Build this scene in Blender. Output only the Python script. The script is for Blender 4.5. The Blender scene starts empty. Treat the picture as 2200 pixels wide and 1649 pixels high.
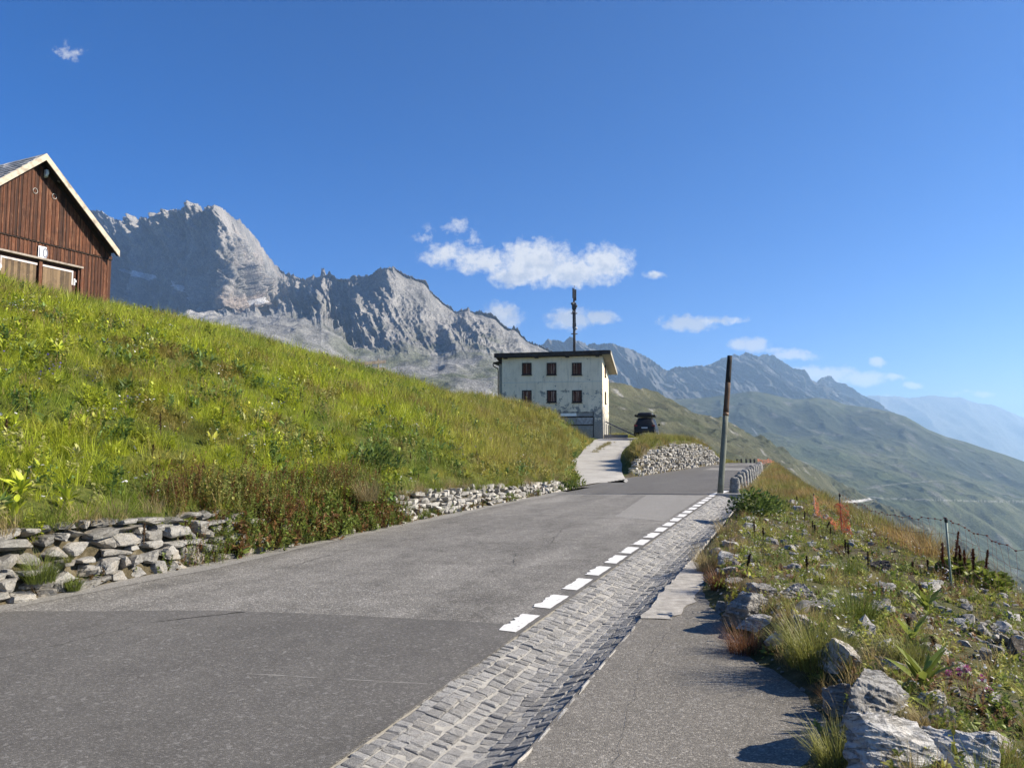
import bpy, math, random
import numpy as np
from mathutils import Vector, Matrix

random.seed(7)
RNG = np.random.default_rng(11)
SC = bpy.context.scene
COL = SC.collection
R = math.radians

# ------------------------------------------------------------------ camera geometry
F_PX, CX, CY = 1653.0, 1100.0, 824.5
PITCH = R(4.48)
EYE = 1.6
def ray(px, py):
    cx = (px - CX) / F_PX; cz = (CY - py) / F_PX
    return cx, math.cos(PITCH) - cz * math.sin(PITCH), math.sin(PITCH) + cz * math.cos(PITCH)
def at(px, py, Y):
    x, y, z = ray(px, py); k = Y / y
    return Vector((x * k, Y, EYE + z * k))
def proj(x, y, z):
    """world (arrays) -> pixel of the photograph"""
    c, s = math.cos(PITCH), math.sin(PITCH)
    f = y * c + (z - EYE) * s; u = -y * s + (z - EYE) * c
    return CX + F_PX * x / f, CY - F_PX * u / f, f
# road frame: s along the road, q to the right of it
A = R(19.8); DS, DC = math.sin(A), math.cos(A)
def sq(X, Y): return X * DS + Y * DC, X * DC - Y * DS
def xy(s, q): return s * DS + q * DC, s * DC - q * DS

# ------------------------------------------------------------------ numpy noise
def _hash(ix, iy, iz, seed):
    h = (ix * 374761393 + iy * 668265263 + iz * 1440662683 + seed * 974634777) & 0xffffffff
    h = ((h ^ (h >> 13)) * 1274126177) & 0xffffffff
    h = ((h ^ (h >> 15)) * 2246822519) & 0xffffffff
    return h ^ (h >> 14)
def perlin(x, y, z, seed=0):
    x = np.asarray(x, float); y = np.asarray(y, float) + 0 * x; z = np.asarray(z, float) + 0 * x
    xi, yi, zi = np.floor(x), np.floor(y), np.floor(z)
    xf, yf, zf = x - xi, y - yi, z - zi
    xi = xi.astype(np.int64); yi = yi.astype(np.int64); zi = zi.astype(np.int64)
    f = lambda t: t * t * t * (t * (t * 6 - 15) + 10)
    u, v, w = f(xf), f(yf), f(zf)
    out = 0
    for dx in (0, 1):
        for dy in (0, 1):
            for dz in (0, 1):
                h = _hash(xi + dx, yi + dy, zi + dz, seed)
                g = ((h & 1023) / 511.5 - 1) * (xf - dx) + (((h >> 10) & 1023) / 511.5 - 1) * (yf - dy) + (((h >> 20) & 1023) / 511.5 - 1) * (zf - dz)
                out = out + g * (u if dx else 1 - u) * (v if dy else 1 - v) * (w if dz else 1 - w)
    return out
def fbm(x, y, z=0.0, oct=5, seed=0, lac=2.03, gain=.5):
    o, a, t = 0, 1, 0
    for i in range(oct):
        o = o + a * perlin(np.asarray(x) * lac ** i, np.asarray(y) * lac ** i, np.asarray(z) * lac ** i, seed + i); t += a; a *= gain
    return o / t * 1.5
def ridged(x, y, z=0.0, oct=5, seed=0, lac=2.07, gain=.5):
    o, a, t, w = 0, 1, 0, 1
    for i in range(oct):
        n = 1 - np.abs(perlin(np.asarray(x) * lac ** i, np.asarray(y) * lac ** i, np.asarray(z) * lac ** i, seed + i)) * 2.2
        n = np.clip(n, 0, 1) ** 2 * w; w = np.clip(n * 1.6, 0, 1)
        o = o + a * n; t += a; a *= gain
    return o / t
def sstep(a, b, x):
    t = np.clip((np.asarray(x, float) - a) / (b - a), 0, 1); return t * t * (3 - 2 * t)

# ------------------------------------------------------------------ mesh helpers
def mesh_np(name, V, faces, mat=None, smooth=True, attrs=None):
    """V: (n,3); faces: list of (m,k) int arrays"""
    V = np.asarray(V, np.float32)
    me = bpy.data.meshes.new(name)
    faces = [np.asarray(f, np.int32) for f in (faces if isinstance(faces, list) else [faces]) if len(f)]
    idx = np.concatenate([f.ravel() for f in faces]); tot = np.concatenate([np.full(len(f), f.shape[1], np.int32) for f in faces])
    st = np.concatenate([[0], np.cumsum(tot)[:-1]]).astype(np.int32)
    me.vertices.add(len(V)); me.vertices.foreach_set('co', V.ravel())
    me.loops.add(len(idx)); me.loops.foreach_set('vertex_index', idx)
    me.polygons.add(len(tot)); me.polygons.foreach_set('loop_start', st); me.polygons.foreach_set('loop_total', tot)
    me.update(calc_edges=True)
    me.polygons.foreach_set('use_smooth', np.full(len(tot), smooth, bool))
    for k, a in (attrs or {}).items():
        a = np.asarray(a, np.float32)
        if a.ndim == 1:
            me.attributes.new(k, 'FLOAT', 'POINT').data.foreach_set('value', a)
        else:
            if a.shape[1] == 3: a = np.concatenate([a, np.ones((len(a), 1), np.float32)], 1)
            me.attributes.new(k, 'FLOAT_COLOR', 'POINT').data.foreach_set('color', a.ravel())
    me.validate()
    if mat is not None: me.materials.append(mat)
    return me
def grid_faces(nu, nv):
    i = np.arange(nu - 1)[:, None] * nv + np.arange(nv - 1)[None, :]
    return np.stack([i, i + nv, i + nv + 1, i + 1], -1).reshape(-1, 4)
class MB:
    """collects shapes and builds them as ONE mesh"""
    def __init__(self): self.v = []; self.f = {}; self.n = 0; self.at = []
    def add(self, V, faces, a=None):
        V = np.asarray(V, float).reshape(-1, 3)
        for f in faces: self.f.setdefault(len(f), []).append([i + self.n for i in f])
        self.v.append(V); self.n += len(V); self.at.append(np.full(len(V), 0.0 if a is None else a)); return self
    def addnp(self, V, F, a=None):
        V = np.asarray(V, float); F = np.asarray(F)
        self.f.setdefault(F.shape[1], []).extend((F + self.n).tolist())
        self.v.append(V); self.n += len(V); self.at.append(np.full(len(V), 0.0 if a is None else a)); return self
    def hexa(self, p, a=None):
        """8 corners: bottom 4 (ccw from above) then top 4"""
        return self.add(p, [(3, 2, 1, 0), (4, 5, 6, 7), (0, 1, 5, 4), (1, 2, 6, 5), (2, 3, 7, 6), (3, 0, 4, 7)], a)
    def box(self, lo, hi, M=None, a=None):
        x0, y0, z0 = lo; x1, y1, z1 = hi
        P = [(x0, y0, z0), (x1, y0, z0), (x1, y1, z0), (x0, y1, z0), (x0, y0, z1), (x1, y0, z1), (x1, y1, z1), (x0, y1, z1)]
        if M is not None: P = [tuple(M @ Vector(p)) for p in P]
        return self.hexa(P, a)
    def tube(self, pts, rad, n=8, a=None, cap=True):
        pts = [Vector(p) for p in pts]
        rad = list(rad) if hasattr(rad, '__len__') else [rad] * len(pts)
        V = []; 
        for i, p in enumerate(pts):
            t = (pts[min(i + 1, len(pts) - 1)] - pts[max(i - 1, 0)]).normalized()
            e = t.cross(Vector((0, 0, 1)) if abs(t.z) < .9 else Vector((1, 0, 0))).normalized(); g = t.cross(e)
            for k in range(n):
                an = 2 * math.pi * k / n
                V.append(p + (e * math.cos(an) + g * math.sin(an)) * rad[i])
        F = [(i * n + k, i * n + (k + 1) % n, (i + 1) * n + (k + 1) % n, (i + 1) * n + k) for i in range(len(pts) - 1) for k in range(n)]
        if cap: F += [tuple(range(n))[::-1], tuple((len(pts) - 1) * n + k for k in range(n))]
        return self.add([tuple(v) for v in V], F, a)
    def build(self, name, mat=None, parent=None, smooth=False, bevel=0, loc=None):
        me = mesh_np(name, np.concatenate(self.v), [np.array(v) for v in self.f.values()], mat, smooth, {'rnd': np.concatenate(self.at)})
        return link(name, me, parent, bevel)
def link(name, me, parent=None, bevel=0):
    o = bpy.data.objects.new(name, me); COL.objects.link(o)
    if parent is not None: o.parent = parent
    if bevel:
        b = o.modifiers.new('bevel', 'BEVEL'); b.width = bevel; b.segments = 2; b.limit_method = 'ANGLE'
    return o
def tag(o, label=None, cat=None, group=None, kind=None):
    if label: o['label'] = label
    if cat: o['category'] = cat
    if group: o['group'] = group
    if kind: o['kind'] = kind
    return o
def thing(name, label, cat, loc=(0, 0, 0), rot=0.0, group=None):
    o = bpy.data.objects.new(name, None); COL.objects.link(o); o.empty_display_size = .2
    o.location = loc
    if hasattr(rot, '__len__'): o.rotation_euler = rot
    else: o.rotation_euler = (0, 0, rot)
    return tag(o, label, cat, group)
def dup(root, loc, rotz=None, label=None, scale=None):
    def cp(o, par):
        c = o.copy(); COL.objects.link(c)
        if par is not None: c.parent = par
        for ch in [k for k in COL.objects if k.parent == o]: cp(ch, c)
        return c
    r = cp(root, None); r.location = loc
    if rotz is not None: r.rotation_euler = (root.rotation_euler[0], root.rotation_euler[1], rotz)
    if label: r['label'] = label
    if scale: r.scale = scale if hasattr(scale, '__len__') else (scale,) * 3
    return r

# ------------------------------------------------------------------ material helpers
class Mat:
    def __init__(self, name):
        self.m = bpy.data.materials.new(name); self.m.use_nodes = True
        self.t = self.m.node_tree; self.t.nodes.clear()
        self.out = self.t.nodes.new('ShaderNodeOutputMaterial')
        self._p = None
    def n(self, typ, **kw):
        nd = self.t.nodes.new('ShaderNode' + typ)
        for k, v in kw.items():
            if hasattr(nd, k) and k not in ('color', 'inputs'):
                try: setattr(nd, k, v); continue
                except Exception: pass
            self.set(nd, k, v)
        return nd
    def set(self, nd, key, v):
        s = nd.inputs[int(key[1:])] if key[0] == 'i' and key[1:].isdigit() else nd.inputs[key.replace('_', ' ')] if key.replace('_', ' ') in nd.inputs else nd.inputs[key]
        if isinstance(v, bpy.types.NodeSocket): self.t.links.new(v, s)
        elif isinstance(v, (tuple, list)) and s.type == 'RGBA' and len(v) == 3: s.default_value = (*v, 1)
        else: s.default_value = v
    def pos(self, scale=(1, 1, 1), rot=(0, 0, 0)):
        g = self.n('NewGeometry').outputs['Position']
        mp = self.n('Mapping'); mp.inputs['Scale'].default_value = scale; mp.inputs['Rotation'].default_value = rot
        self.t.links.new(g, mp.inputs['Vector']); return mp.outputs[0]
    def obj(self, scale=(1, 1, 1), rot=(0, 0, 0)):
        g = self.n('TexCoord').outputs['Object']
        mp = self.n('Mapping'); mp.inputs['Scale'].default_value = scale; mp.inputs['Rotation'].default_value = rot
        self.t.links.new(g, mp.inputs['Vector']); return mp.outputs[0]
    def noise(self, vec, scale=5, detail=4, rough=.55, dist=0, out=0):
        return self.n('TexNoise', Vector=vec, Scale=scale, Detail=detail, Roughness=rough, Distortion=dist).outputs[out]
    def voro(self, vec, scale=5, feature='F1', out=0, rand=1.0):
        nd = self.n('TexVoronoi', feature=feature, Vector=vec, Scale=scale, Randomness=rand)
        return nd.outputs[out]
    def ramp(self, fac, stops, interp='LINEAR'):
        nd = self.n('ValToRGB'); cr = nd.color_ramp; cr.interpolation = interp
        while len(cr.elements) < len(stops): cr.elements.new(.5)
        for e, (p, c) in zip(cr.elements, stops):
            e.position = p; e.color = (c, c, c, 1) if not hasattr(c, '__len__') else (*c[:3], 1)
        self.t.links.new(fac, nd.inputs[0]); return nd.outputs[0]
    def mix(self, fac, a, b, mode='MIX'):
        nd = self.t.nodes.new('ShaderNodeMix'); nd.data_type = 'RGBA'; nd.blend_type = mode; nd.clamp_factor = True
        for s, v in ((nd.inputs[0], fac), (nd.inputs[6], a), (nd.inputs[7], b)):
            if isinstance(v, bpy.types.NodeSocket): self.t.links.new(v, s)
            else: s.default_value = (*v, 1) if hasattr(v, '__len__') and len(v) == 3 else v
        return nd.outputs[2]
    def math(self, op, a, b=0.0, clamp=False):
        nd = self.n('Math', operation=op); nd.use_clamp = clamp
        for s, v in ((nd.inputs[0], a), (nd.inputs[1], b)):
            if isinstance(v, bpy.types.NodeSocket): self.t.links.new(v, s)
            else: s.default_value = v
        return nd.outputs[0]
    def attr(self, name, out='Color', typ='GEOMETRY'):
        nd = self.n('Attribute'); nd.attribute_type = typ; nd.attribute_name = name; return nd.outputs[out]
    def bump(self, h, strength=.3, dist=.01, normal=None):
        nd = self.n('Bump'); nd.inputs['Strength'].default_value = strength; nd.inputs['Distance'].default_value = dist
        self.t.links.new(h, nd.inputs['Height'])
        if normal is not None: self.t.links.new(normal, nd.inputs['Normal'])
        return nd.outputs[0]
    def pbr(self, col, rough=.9, bump=None, spec=.25, metal=0.0, **kw):
        p = self.n('BsdfPrincipled')
        self.set(p, 'Base_Color', col); self.set(p, 'Roughness', rough); self.set(p, 'Metallic', metal)
        self.set(p, 'Specular IOR Level', spec)
        if bump is not None: self.t.links.new(bump, p.inputs['Normal'])
        for k, v in kw.items(): self.set(p, k, v)
        self.t.links.new(p.outputs[0], self.out.inputs[0]); return self.m
    def leaf(self, col, trans=.35, rough=.6, spec=.2, tcol=None):
        p = self.n('BsdfPrincipled'); self.set(p, 'Base_Color', col); self.set(p, 'Roughness', rough); self.set(p, 'Specular IOR Level', spec)
        t = self.n('BsdfTranslucent'); self.set(t, 'Color', tcol if tcol is not None else col)
        mx = self.n('MixShader'); mx.inputs[0].default_value = trans
        self.t.links.new(p.outputs[0], mx.inputs[1]); self.t.links.new(t.outputs[0], mx.inputs[2])
        self.t.links.new(mx.outputs[0], self.out.inputs[0]); return self.m
def plain(name, col, rough=.7, var=.25, scale=8, bump=.0, spec=.25, metal=0.0, stretch=(1, 1, 1)):
    m = Mat(name); v = m.obj(stretch)
    f = m.noise(v, scale, 5, .6)
    c0 = tuple(c * (1 - var) for c in col); c1 = tuple(min(1, c * (1 + var)) for c in col)
    c = m.ramp(f, [(.3, c0), (.7, c1)])
    return m.pbr(c, rough, m.bump(m.noise(v, scale * 6, 3), bump, .01) if bump else None, spec, metal)

# ------------------------------------------------------------------ instanced ground cover ("stuff")
def scatter(name, P, rot, scl, vid, tint, variants, label=None, cat=None):
    P = np.asarray(P, np.float32); n = len(P)
    me = bpy.data.meshes.new(name); me.vertices.add(n); me.vertices.foreach_set('co', P.ravel())
    me.attributes.new('rot', 'FLOAT_VECTOR', 'POINT').data.foreach_set('vector', np.asarray(rot, np.float32).ravel())
    scl = np.asarray(scl, np.float32)
    if scl.ndim == 1: scl = np.repeat(scl[:, None], 3, 1)
    me.attributes.new('scl', 'FLOAT_VECTOR', 'POINT').data.foreach_set('vector', np.ascontiguousarray(scl).ravel())
    me.attributes.new('vid', 'INT', 'POINT').data.foreach_set('value', np.asarray(vid, np.int32))
    me.attributes.new('tint', 'FLOAT_VECTOR', 'POINT').data.foreach_set('vector', np.asarray(tint, np.float32).ravel())
    o = link(name, me); tag(o, label, cat, None, 'stuff')
    ng = bpy.data.node_groups.new(name + '_nodes', 'GeometryNodeTree')
    ng.interface.new_socket('Geometry', in_out='INPUT', socket_type='NodeSocketGeometry')
    ng.interface.new_socket('Geometry', in_out='OUTPUT', socket_type='NodeSocketGeometry')
    N, L = ng.nodes, ng.links
    gi, go = N.new('NodeGroupInput'), N.new('NodeGroupOutput')
    g2i = N.new('GeometryNodeGeometryToInstance')
    for v in variants:
        oi = N.new('GeometryNodeObjectInfo'); oi.inputs['Object'].default_value = v
        oi.inputs['As Instance'].default_value = False
        L.new(oi.outputs['Geometry'], g2i.inputs[0])
    def na(nm, t):
        a = N.new('GeometryNodeInputNamedAttribute'); a.data_type = t; a.inputs['Name'].default_value = nm
        return [s for s in a.outputs if s.enabled and s.name == 'Attribute'][0]
    iop = N.new('GeometryNodeInstanceOnPoints')
    iop.inputs['Pick Instance'].default_value = True
    e2r = N.new('FunctionNodeEulerToRotation'); L.new(na('rot', 'FLOAT_VECTOR'), e2r.inputs[0])
    L.new(gi.outputs[0], iop.inputs['Points']); L.new(g2i.outputs[0], iop.inputs['Instance'])
    L.new(na('vid', 'INT'), iop.inputs['Instance Index'])
    L.new(e2r.outputs[0], iop.inputs['Rotation']); L.new(na('scl', 'FLOAT_VECTOR'), iop.inputs['Scale'])
    L.new(iop.outputs[0], go.inputs[0])
    o.modifiers.new('cover', 'NODES').node_group = ng
    return o
def proto(name, me):
    return bpy.data.objects.new(name, me)      # never linked: only a source shape for scatter()

# ------------------------------------------------------------------ camera, sun, sky
cam = bpy.data.cameras.new('camera'); cam.sensor_width = 36; cam.lens = F_PX / 2200 * 36; cam.clip_end = 80000; cam.clip_start = .05
co = bpy.data.objects.new('camera', cam); COL.objects.link(co); co.location = (0, 0, EYE); co.rotation_euler = (R(90) + PITCH, 0, 0)
SC.camera = co
SUN_EL, SUN_AZ = R(33), R(93.5)            # azimuth clockwise from +Y
sd = Vector((math.sin(SUN_AZ) * math.cos(SUN_EL), math.cos(SUN_AZ) * math.cos(SUN_EL), math.sin(SUN_EL)))
sun = bpy.data.lights.new('sun', 'SUN'); sun.energy = 5.0; sun.angle = R(.53); sun.color = (1, .90, .75)
so = bpy.data.objects.new('sun', sun); COL.objects.link(so); so.location = (60, 0, 60); so.rotation_euler = sd.to_track_quat('Z', 'Y').to_euler()

W = bpy.data.worlds.new('World'); SC.world = W; W.use_nodes = True
wt = W.node_tree; wt.nodes.clear()
class WN(Mat):
    def __init__(self, t): self.t = t
w = WN(wt)
SKY_STRENGTH = .058
sky = wt.nodes.new('ShaderNodeTexSky'); sky.sky_type = 'NISHITA'; sky.sun_disc = False
sky.sun_elevation = SUN_EL; sky.sun_rotation = SUN_AZ; sky.altitude = 2300; sky.air_density = 1.0; sky.dust_density = .1; sky.ozone_density = 4.0
hs = w.n('HueSaturation'); hs.inputs['Saturation'].default_value = 1.2; hs.inputs['Value'].default_value = 1.0
wt.links.new(w.mix(1.0, sky.outputs[0], (.80, .95, 1.26), 'MULTIPLY'), hs.inputs['Color'])
d = w.n('TexCoord').outputs['Generated']
sep = w.n('SeparateXYZ'); wt.links.new(d, sep.inputs[0])
yy = w.math('MAXIMUM', sep.outputs[1], .02)
az = w.math('DIVIDE', sep.outputs[0], yy); el = w.math('DIVIDE', sep.outputs[2], yy)
cv = w.n('CombineXYZ'); wt.links.new(az, cv.inputs[0]); wt.links.new(el, cv.inputs[1])
warp = w.n('TexNoise', Scale=28, Detail=4, Roughness=.6); wt.links.new(cv.outputs[0], warp.inputs['Vector'])
wm = w.n('VectorMath', operation='MULTIPLY_ADD'); wt.links.new(warp.outputs['Color'], wm.inputs[0])
wm.inputs[1].default_value = (.022, .016, 0)
cv2 = w.n('VectorMath', operation='ADD'); wt.links.new(cv.outputs[0], wm.inputs[2]); wt.links.new(wm.outputs[0], cv2.inputs[0])
cv2.inputs[1].default_value = (-.011, -.008, 0)
CLOUDS = [  # centre px, py, half width, half height, weight
    (1150, 566, 84, 50, .95), (1118, 594, 66, 24, .9), (1298, 566, 56, 42, .86), (1222, 584, 84, 30, .95), (1040, 562, 80, 26, .8), (960, 548, 60, 28, .62), (985, 492, 42, 26, .36), (1010, 520, 34, 24, .34), (915, 508, 34, 26, .3),
    (1078, 680, 44, 32, .8), (1226, 684, 52, 23, .85), (1290, 680, 40, 15, .8), (1478, 696, 58, 20, .85), (1548, 686, 56, 11, .62), (1402, 591, 30, 9, .6),
    (1610, 742, 50, 15, .82), (1700, 763, 52, 12, .8), (1760, 802, 80, 19, .9), (1850, 814, 50, 15, 1), (1886, 780, 19, 11, .9), (1925, 813, 26, 8, .85), (1963, 828, 20, 7, .8), (2115, 843, 24, 7, .75), (2050, 842, 30, 5, .35),
    (148, 112, 44, 26, .33), (1660, 752, 26, 7, .55), (1735, 758, 20, 6, .55), (1812, 798, 26, 8, .6), (1868, 806, 20, 6, .6), (2080, 838, 14, 4, .45), (1905, 850, 20, 4, .35)]
acc = None
for px, py, hw, hh, wgt in CLOUDS:
    x, y, z = ray(px, py); c = (x / y, z / y)
    s1 = w.n('VectorMath', operation='SUBTRACT'); wt.links.new(cv2.outputs[0], s1.inputs[0]); s1.inputs[1].default_value = (c[0], c[1], 0)
    s2 = w.n('VectorMath', operation='MULTIPLY'); wt.links.new(s1.outputs[0], s2.inputs[0]); s2.inputs[1].default_value = (F_PX / hw * .8, F_PX / hh * .8, 0)
    s3 = w.n('VectorMath', operation='LENGTH'); wt.links.new(s2.outputs[0], s3.inputs[0])
    v = w.math('MULTIPLY', w.math('SUBTRACT', 1.15, s3.outputs['Value'], True), wgt)
    acc = v if acc is None else w.math('MAXIMUM', acc, v)
det = w.noise(cv.outputs[0], 60, 9, .68)
dens = w.math('ADD', acc, w.math('MULTIPLY', w.math('SUBTRACT', det, .5), 1.5))
cm = w.ramp(dens, [(.17, 0), (.34, .36), (.62, .93), (.95, 1)])
cm = w.math('MULTIPLY', cm, w.ramp(acc, [(0.02, 0), (.2, 1)]))
shade = w.ramp(w.math('SUBTRACT', w.math('ADD', w.noise(cv.outputs[0], 40, 6, .6), w.math('MULTIPLY', w.math('SUBTRACT', el, .20), 3.2)), w.math('MULTIPLY', acc, .26)), [(.24, (4.4, 4.8, 5.7)), (.46, (7.1, 7.1, 7.1))])
low = w.ramp(el, [(.05, 1.75), (.17, 1.0)])
fin = w.mix(cm, hs.outputs[0], w.mix(1.0, shade, low, 'MULTIPLY'))
bg = w.n('Background'); wt.links.new(fin, bg.inputs[0]); bg.inputs[1].default_value = SKY_STRENGTH
wo = wt.nodes.new('ShaderNodeOutputWorld'); wt.links.new(bg.outputs[0], wo.inputs[0])

SC.view_settings.view_transform = 'Standard'; SC.view_settings.look = 'None'; SC.view_settings.gamma = 1; SC.view_settings.exposure = 1.12
cy = SC.cycles
cy.use_denoising = True
try: cy.denoiser = 'OPENIMAGEDENOISE'
except Exception: pass
cy.max_bounces = 6; cy.diffuse_bounces = 3; cy.glossy_bounces = 2; cy.transmission_bounces = 3; cy.volume_bounces = 1; cy.transparent_max_bounces = 6
cy.caustics_reflective = False; cy.caustics_refractive = False
# ================================================================== near terrain
def roadz(s): return -.0045 * np.maximum(np.asarray(s, float) - 68, 0) ** 2
EDGE_S = [-10, 0, 3.4, 4.2, 5.0, 5.6, 6.3, 7.2, 8.6, 10.75, 12, 24.9, 25.6, 90]
EDGE_Q = [.3, .2, -.02, -.04, .14, -.06, -.4, -.62, -.95, -1.2, -1.3, -1.3, -1.72, -1.72]
def edge(s): return np.interp(s, EDGE_S, EDGE_Q)
def qleft(s): return np.interp(s, [-20, 33, 36, 40, 48, 55.7, 64, 72, 95], [-7.42, -7.42, -7.32, -7.1, -6.6, -6.1, -5.4, -4.8, -4.2])
WALLTOP_S = [-12, 5, 10, 16, 20, 26, 27.6, 28.4, 36]; WALLTOP_Z = [.78, .78, .72, .62, .5, .42, .3, .04, .08]
def walltop(s): return np.interp(s, WALLTOP_S, WALLTOP_Z)
# the gravel drive: (y of its cross line, left px, right px, ground z)
DRIVE = []
for py, l, r, z, Y in [(1046, 1248, None, 0, 0), (1035, 1243, 1345, .03, 0), (1020, 1236, 1343, .10, 0), (990, 1228, 1330, .50, 0), (960, 1262, 1345, 0, 60), (946, 1274, 1362, 0, 66), (941, 1300, 1400, 0, 72)]:
    if r is None:
        DRIVE.append((Vector((2.15, 28.9, .0)), Vector((5.35, 36.4, .0)))); continue
    if Y: a, b = at(l, py, Y), at(r, py, Y)
    else:
        def g(px):
            x, y, zz = ray(px, py); k = (z - EYE) / zz; return Vector((x * k, y * k, z))
        a, b = g(l), g(r)
    DRIVE.append((a, b))
cps = []
def cs(s, q, z): x, y = xy(s, q); cps.append((x, y, z))
def ms(s, m, z): cs(s, float(qleft(s)) - m, z)
for s in (-12, -5, 0, 5, 10, 15, 20, 25): cs(s, -7.95, float(walltop(s)))
for s, k in ((-12, 1), (-4, 1), (4, 1), (12, 1), (20, .97)):
    for m, z in ((5, 2.85), (10, 4.75), (16, 6.5), (22, 7.9), (30, 8.9)): cs(s, -7.45 - m, z * k)
for m, z in ((4, 1.9), (8, 3.6), (12, 5.0)): cs(29, -7.45 - m, z)
for m, z in ((3.2, 1.1), (6, 2.3), (10, 4.0)): cs(38, -7.45 - m, z)
for q, z in ((-14.6, 1.5), (-16.5, 2.6), (-19, 3.9)): cs(48, q, z)
_da = np.array([[*a, *b] for a, b in DRIVE])
for k in np.linspace(1.0, 6, 21):
    i = min(int(k), 5); f = k - i
    u = f if i != 2 else f            # linear between the measured cross lines
    rr = _da[i] * (1 - u) + _da[i + 1] * u
    for t in (0, .5, 1): cps.append(tuple(rr[:3] * (1 - t) + rr[3:] * t))
CREST = [(90, 638, 34.5), (240, 645, 36), (330, 668, 38), (420, 692, 40), (560, 732, 43), (700, 768, 46), (860, 828, 50), (960, 846, 53), (1060, 860, 56), (1150, 875, 59), (1205, 893, 61), (1235, 920, 62.5)]
for s in (28, 29.5, 31, 33, 35, 36): cs(s, -7.95, .04); cs(s, -7.5, .0)
cs(31, -9.2, .10); cs(29.3, -8.8, .22)
for px, py, Y in CREST:
    p = at(px, py, Y); cps.append((p.x, p.y, p.z - (.68 if px < 900 else .42)))
    if px > 240:
        p = at(px, py, Y * 1.28); zz = p.z - 2.2
        if px > 900: zz = max(2.4, p.z - 3)
        cps.append((p.x, p.y, zz))
for s, m, z in [(37, .55, .25), (38.5, .8, .8), (41, .8, 1.3), (45, .7, 1.7), (50, .7, 1.85), (55, .7, 1.85), (60, .7, 1.6), (64, .7, .9), (68, .7, .2), (74, .7, -.2)]: ms(s, m, z)
for s, q, z in [
                (45, -8.9, 1.55), (50, -9.5, 1.85), (55, -9.6, 1.75), (60, -11, 1.8), (60, -9, 1.9), (64, -8.5, 1.7), (64, -10.5, 1.9), (70, -10, 1.3), (70, -7.5, .5), (66, -11.8, 2.2), (68.7, -16, 2.45), (70, -13, 2.2),
                (76, -16, 2.3), (78, -12, 1.6), (72, -21, 2.5), (78, -27, 2.6), (86, -16, .3), (86, -8, -1.5), (30, -45, 8.5), (10, -48, 9.5), (-10, -48, 9.5)]: cs(s, q, z)
cps = np.array(cps)
def _U(r2): return .5 * r2 * np.log(r2 + 1e-9)
_n = len(cps)
_K = _U(((cps[:, None, :2] - cps[None, :, :2]) ** 2).sum(-1)) + np.eye(_n) * .08
_P = np.c_[np.ones(_n), cps[:, :2]]
_sol = np.linalg.solve(np.block([[_K, _P], [_P.T, np.zeros((3, 3))]]), np.r_[cps[:, 2], np.zeros(3)])
def hill(X, Y):
    sh = np.shape(X); X = np.ravel(X); Y = np.ravel(Y); out = np.empty(len(X))
    for i in range(0, len(X), 20000):
        x, y = X[i:i + 20000], Y[i:i + 20000]
        d2 = (x[:, None] - cps[None, :, 0]) ** 2 + (y[:, None] - cps[None, :, 1]) ** 2
        out[i:i + 20000] = _U(d2) @ _sol[:_n] + _sol[_n] + _sol[_n + 1] * x + _sol[_n + 2] * y
    return out.reshape(sh)
QC_S = [-10, 0, 3, 11, 15.7, 22.6, 30, 37, 50, 65, 90]
def bank(s, q):
    e = edge(s); t = q - e
    qc = np.maximum(np.interp(s, QC_S, [3.4, 3.3, 3.1, 2.65, 2.35, 1.45, .6, 0.1, -.7, -1.1, -1.2]), e + .45)
    zc = np.interp(s, QC_S, [-.2, -.2, -.2, -.30, -.27, -.22, -.14, -.1, -.08, -.05, 0]) + roadz(s)
    b = np.interp(s, [-10, 2, 8, 12, 24.5, 26, 90], [.26, .26, .22, .12, .06, -.12, -.1]) + roadz(s)
    w = np.clip((t - .5) / np.maximum(qc - e - .5, .05), 0, 1)
    z = np.where(t < .5, sstep(0.02, .5, t) * b, b + (zc - b) * w)
    over = np.maximum(q - qc, 0)
    return z - (.72 * over + .06 * np.minimum(over, 1.5) - .05 * np.exp(-over * 2) + .05)
def H(s, q, detail=True):
    s = np.asarray(s, float); q = np.asarray(q, float) + 0 * s; s = s + 0 * q
    X, Y = xy(s, q); zr = roadz(s)
    left = hill(X, Y)
    if detail: left = left + (.10 * fbm(X * .7, Y * .7, 0, 4, 3) + .34 * fbm(X * .16, Y * .16, 0, 3, 5) + .13 * fbm(X * .45, Y * .45, 0, 3, 6)) * sstep(8.2, 11, -q) * (1 - DRV(X, Y))
    dk = DRV(X, Y); left = left + (np.interp(Y, DZ_Y, DZ_Z) - left) * dk
    left = zr + (left - zr) * sstep(0, .48, qleft(s) - q)
    right = bank(s, q)
    if detail: right = right + (.05 * fbm(X * 1.7, Y * 1.7, 0, 4, 9) + .03 * fbm(X * 5, Y * 5, 0, 3, 19)) * sstep(0, .5, q - edge(s))
    z = np.where(q < qleft(s) + .1, left, np.where(q > edge(s), right, zr))
    drop = 0.05 * np.maximum(s - 88, 0) ** 2 + .02 * np.maximum(-q - 54, 0) ** 2
    return z - drop
DZ_Y = [20, 31, 35, 38, 44, 51, 55, 60, 66, 72, 80]; DZ_Z = [0, 0, .03, .10, .26, .50, .86, 1.38, 1.92, 2.16, 2.2]
def DRV(X, Y):
    """1 on the drive, fading to 0 beside it"""
    ys = np.array([(a.y + b.y) / 2 for a, b in DRIVE]); o = np.argsort(ys)
    l = np.interp(Y, ys[o], np.array([a.x for a, b in DRIVE])[o]); r = np.interp(Y, ys[o], np.array([b.x for a, b in DRIVE])[o])
    d = np.maximum(l - X, X - r)
    return (1 - sstep(0, 1.2, d)) * sstep(28.5, 30.5, Y) * (1 - sstep(73, 75, Y))
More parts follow.
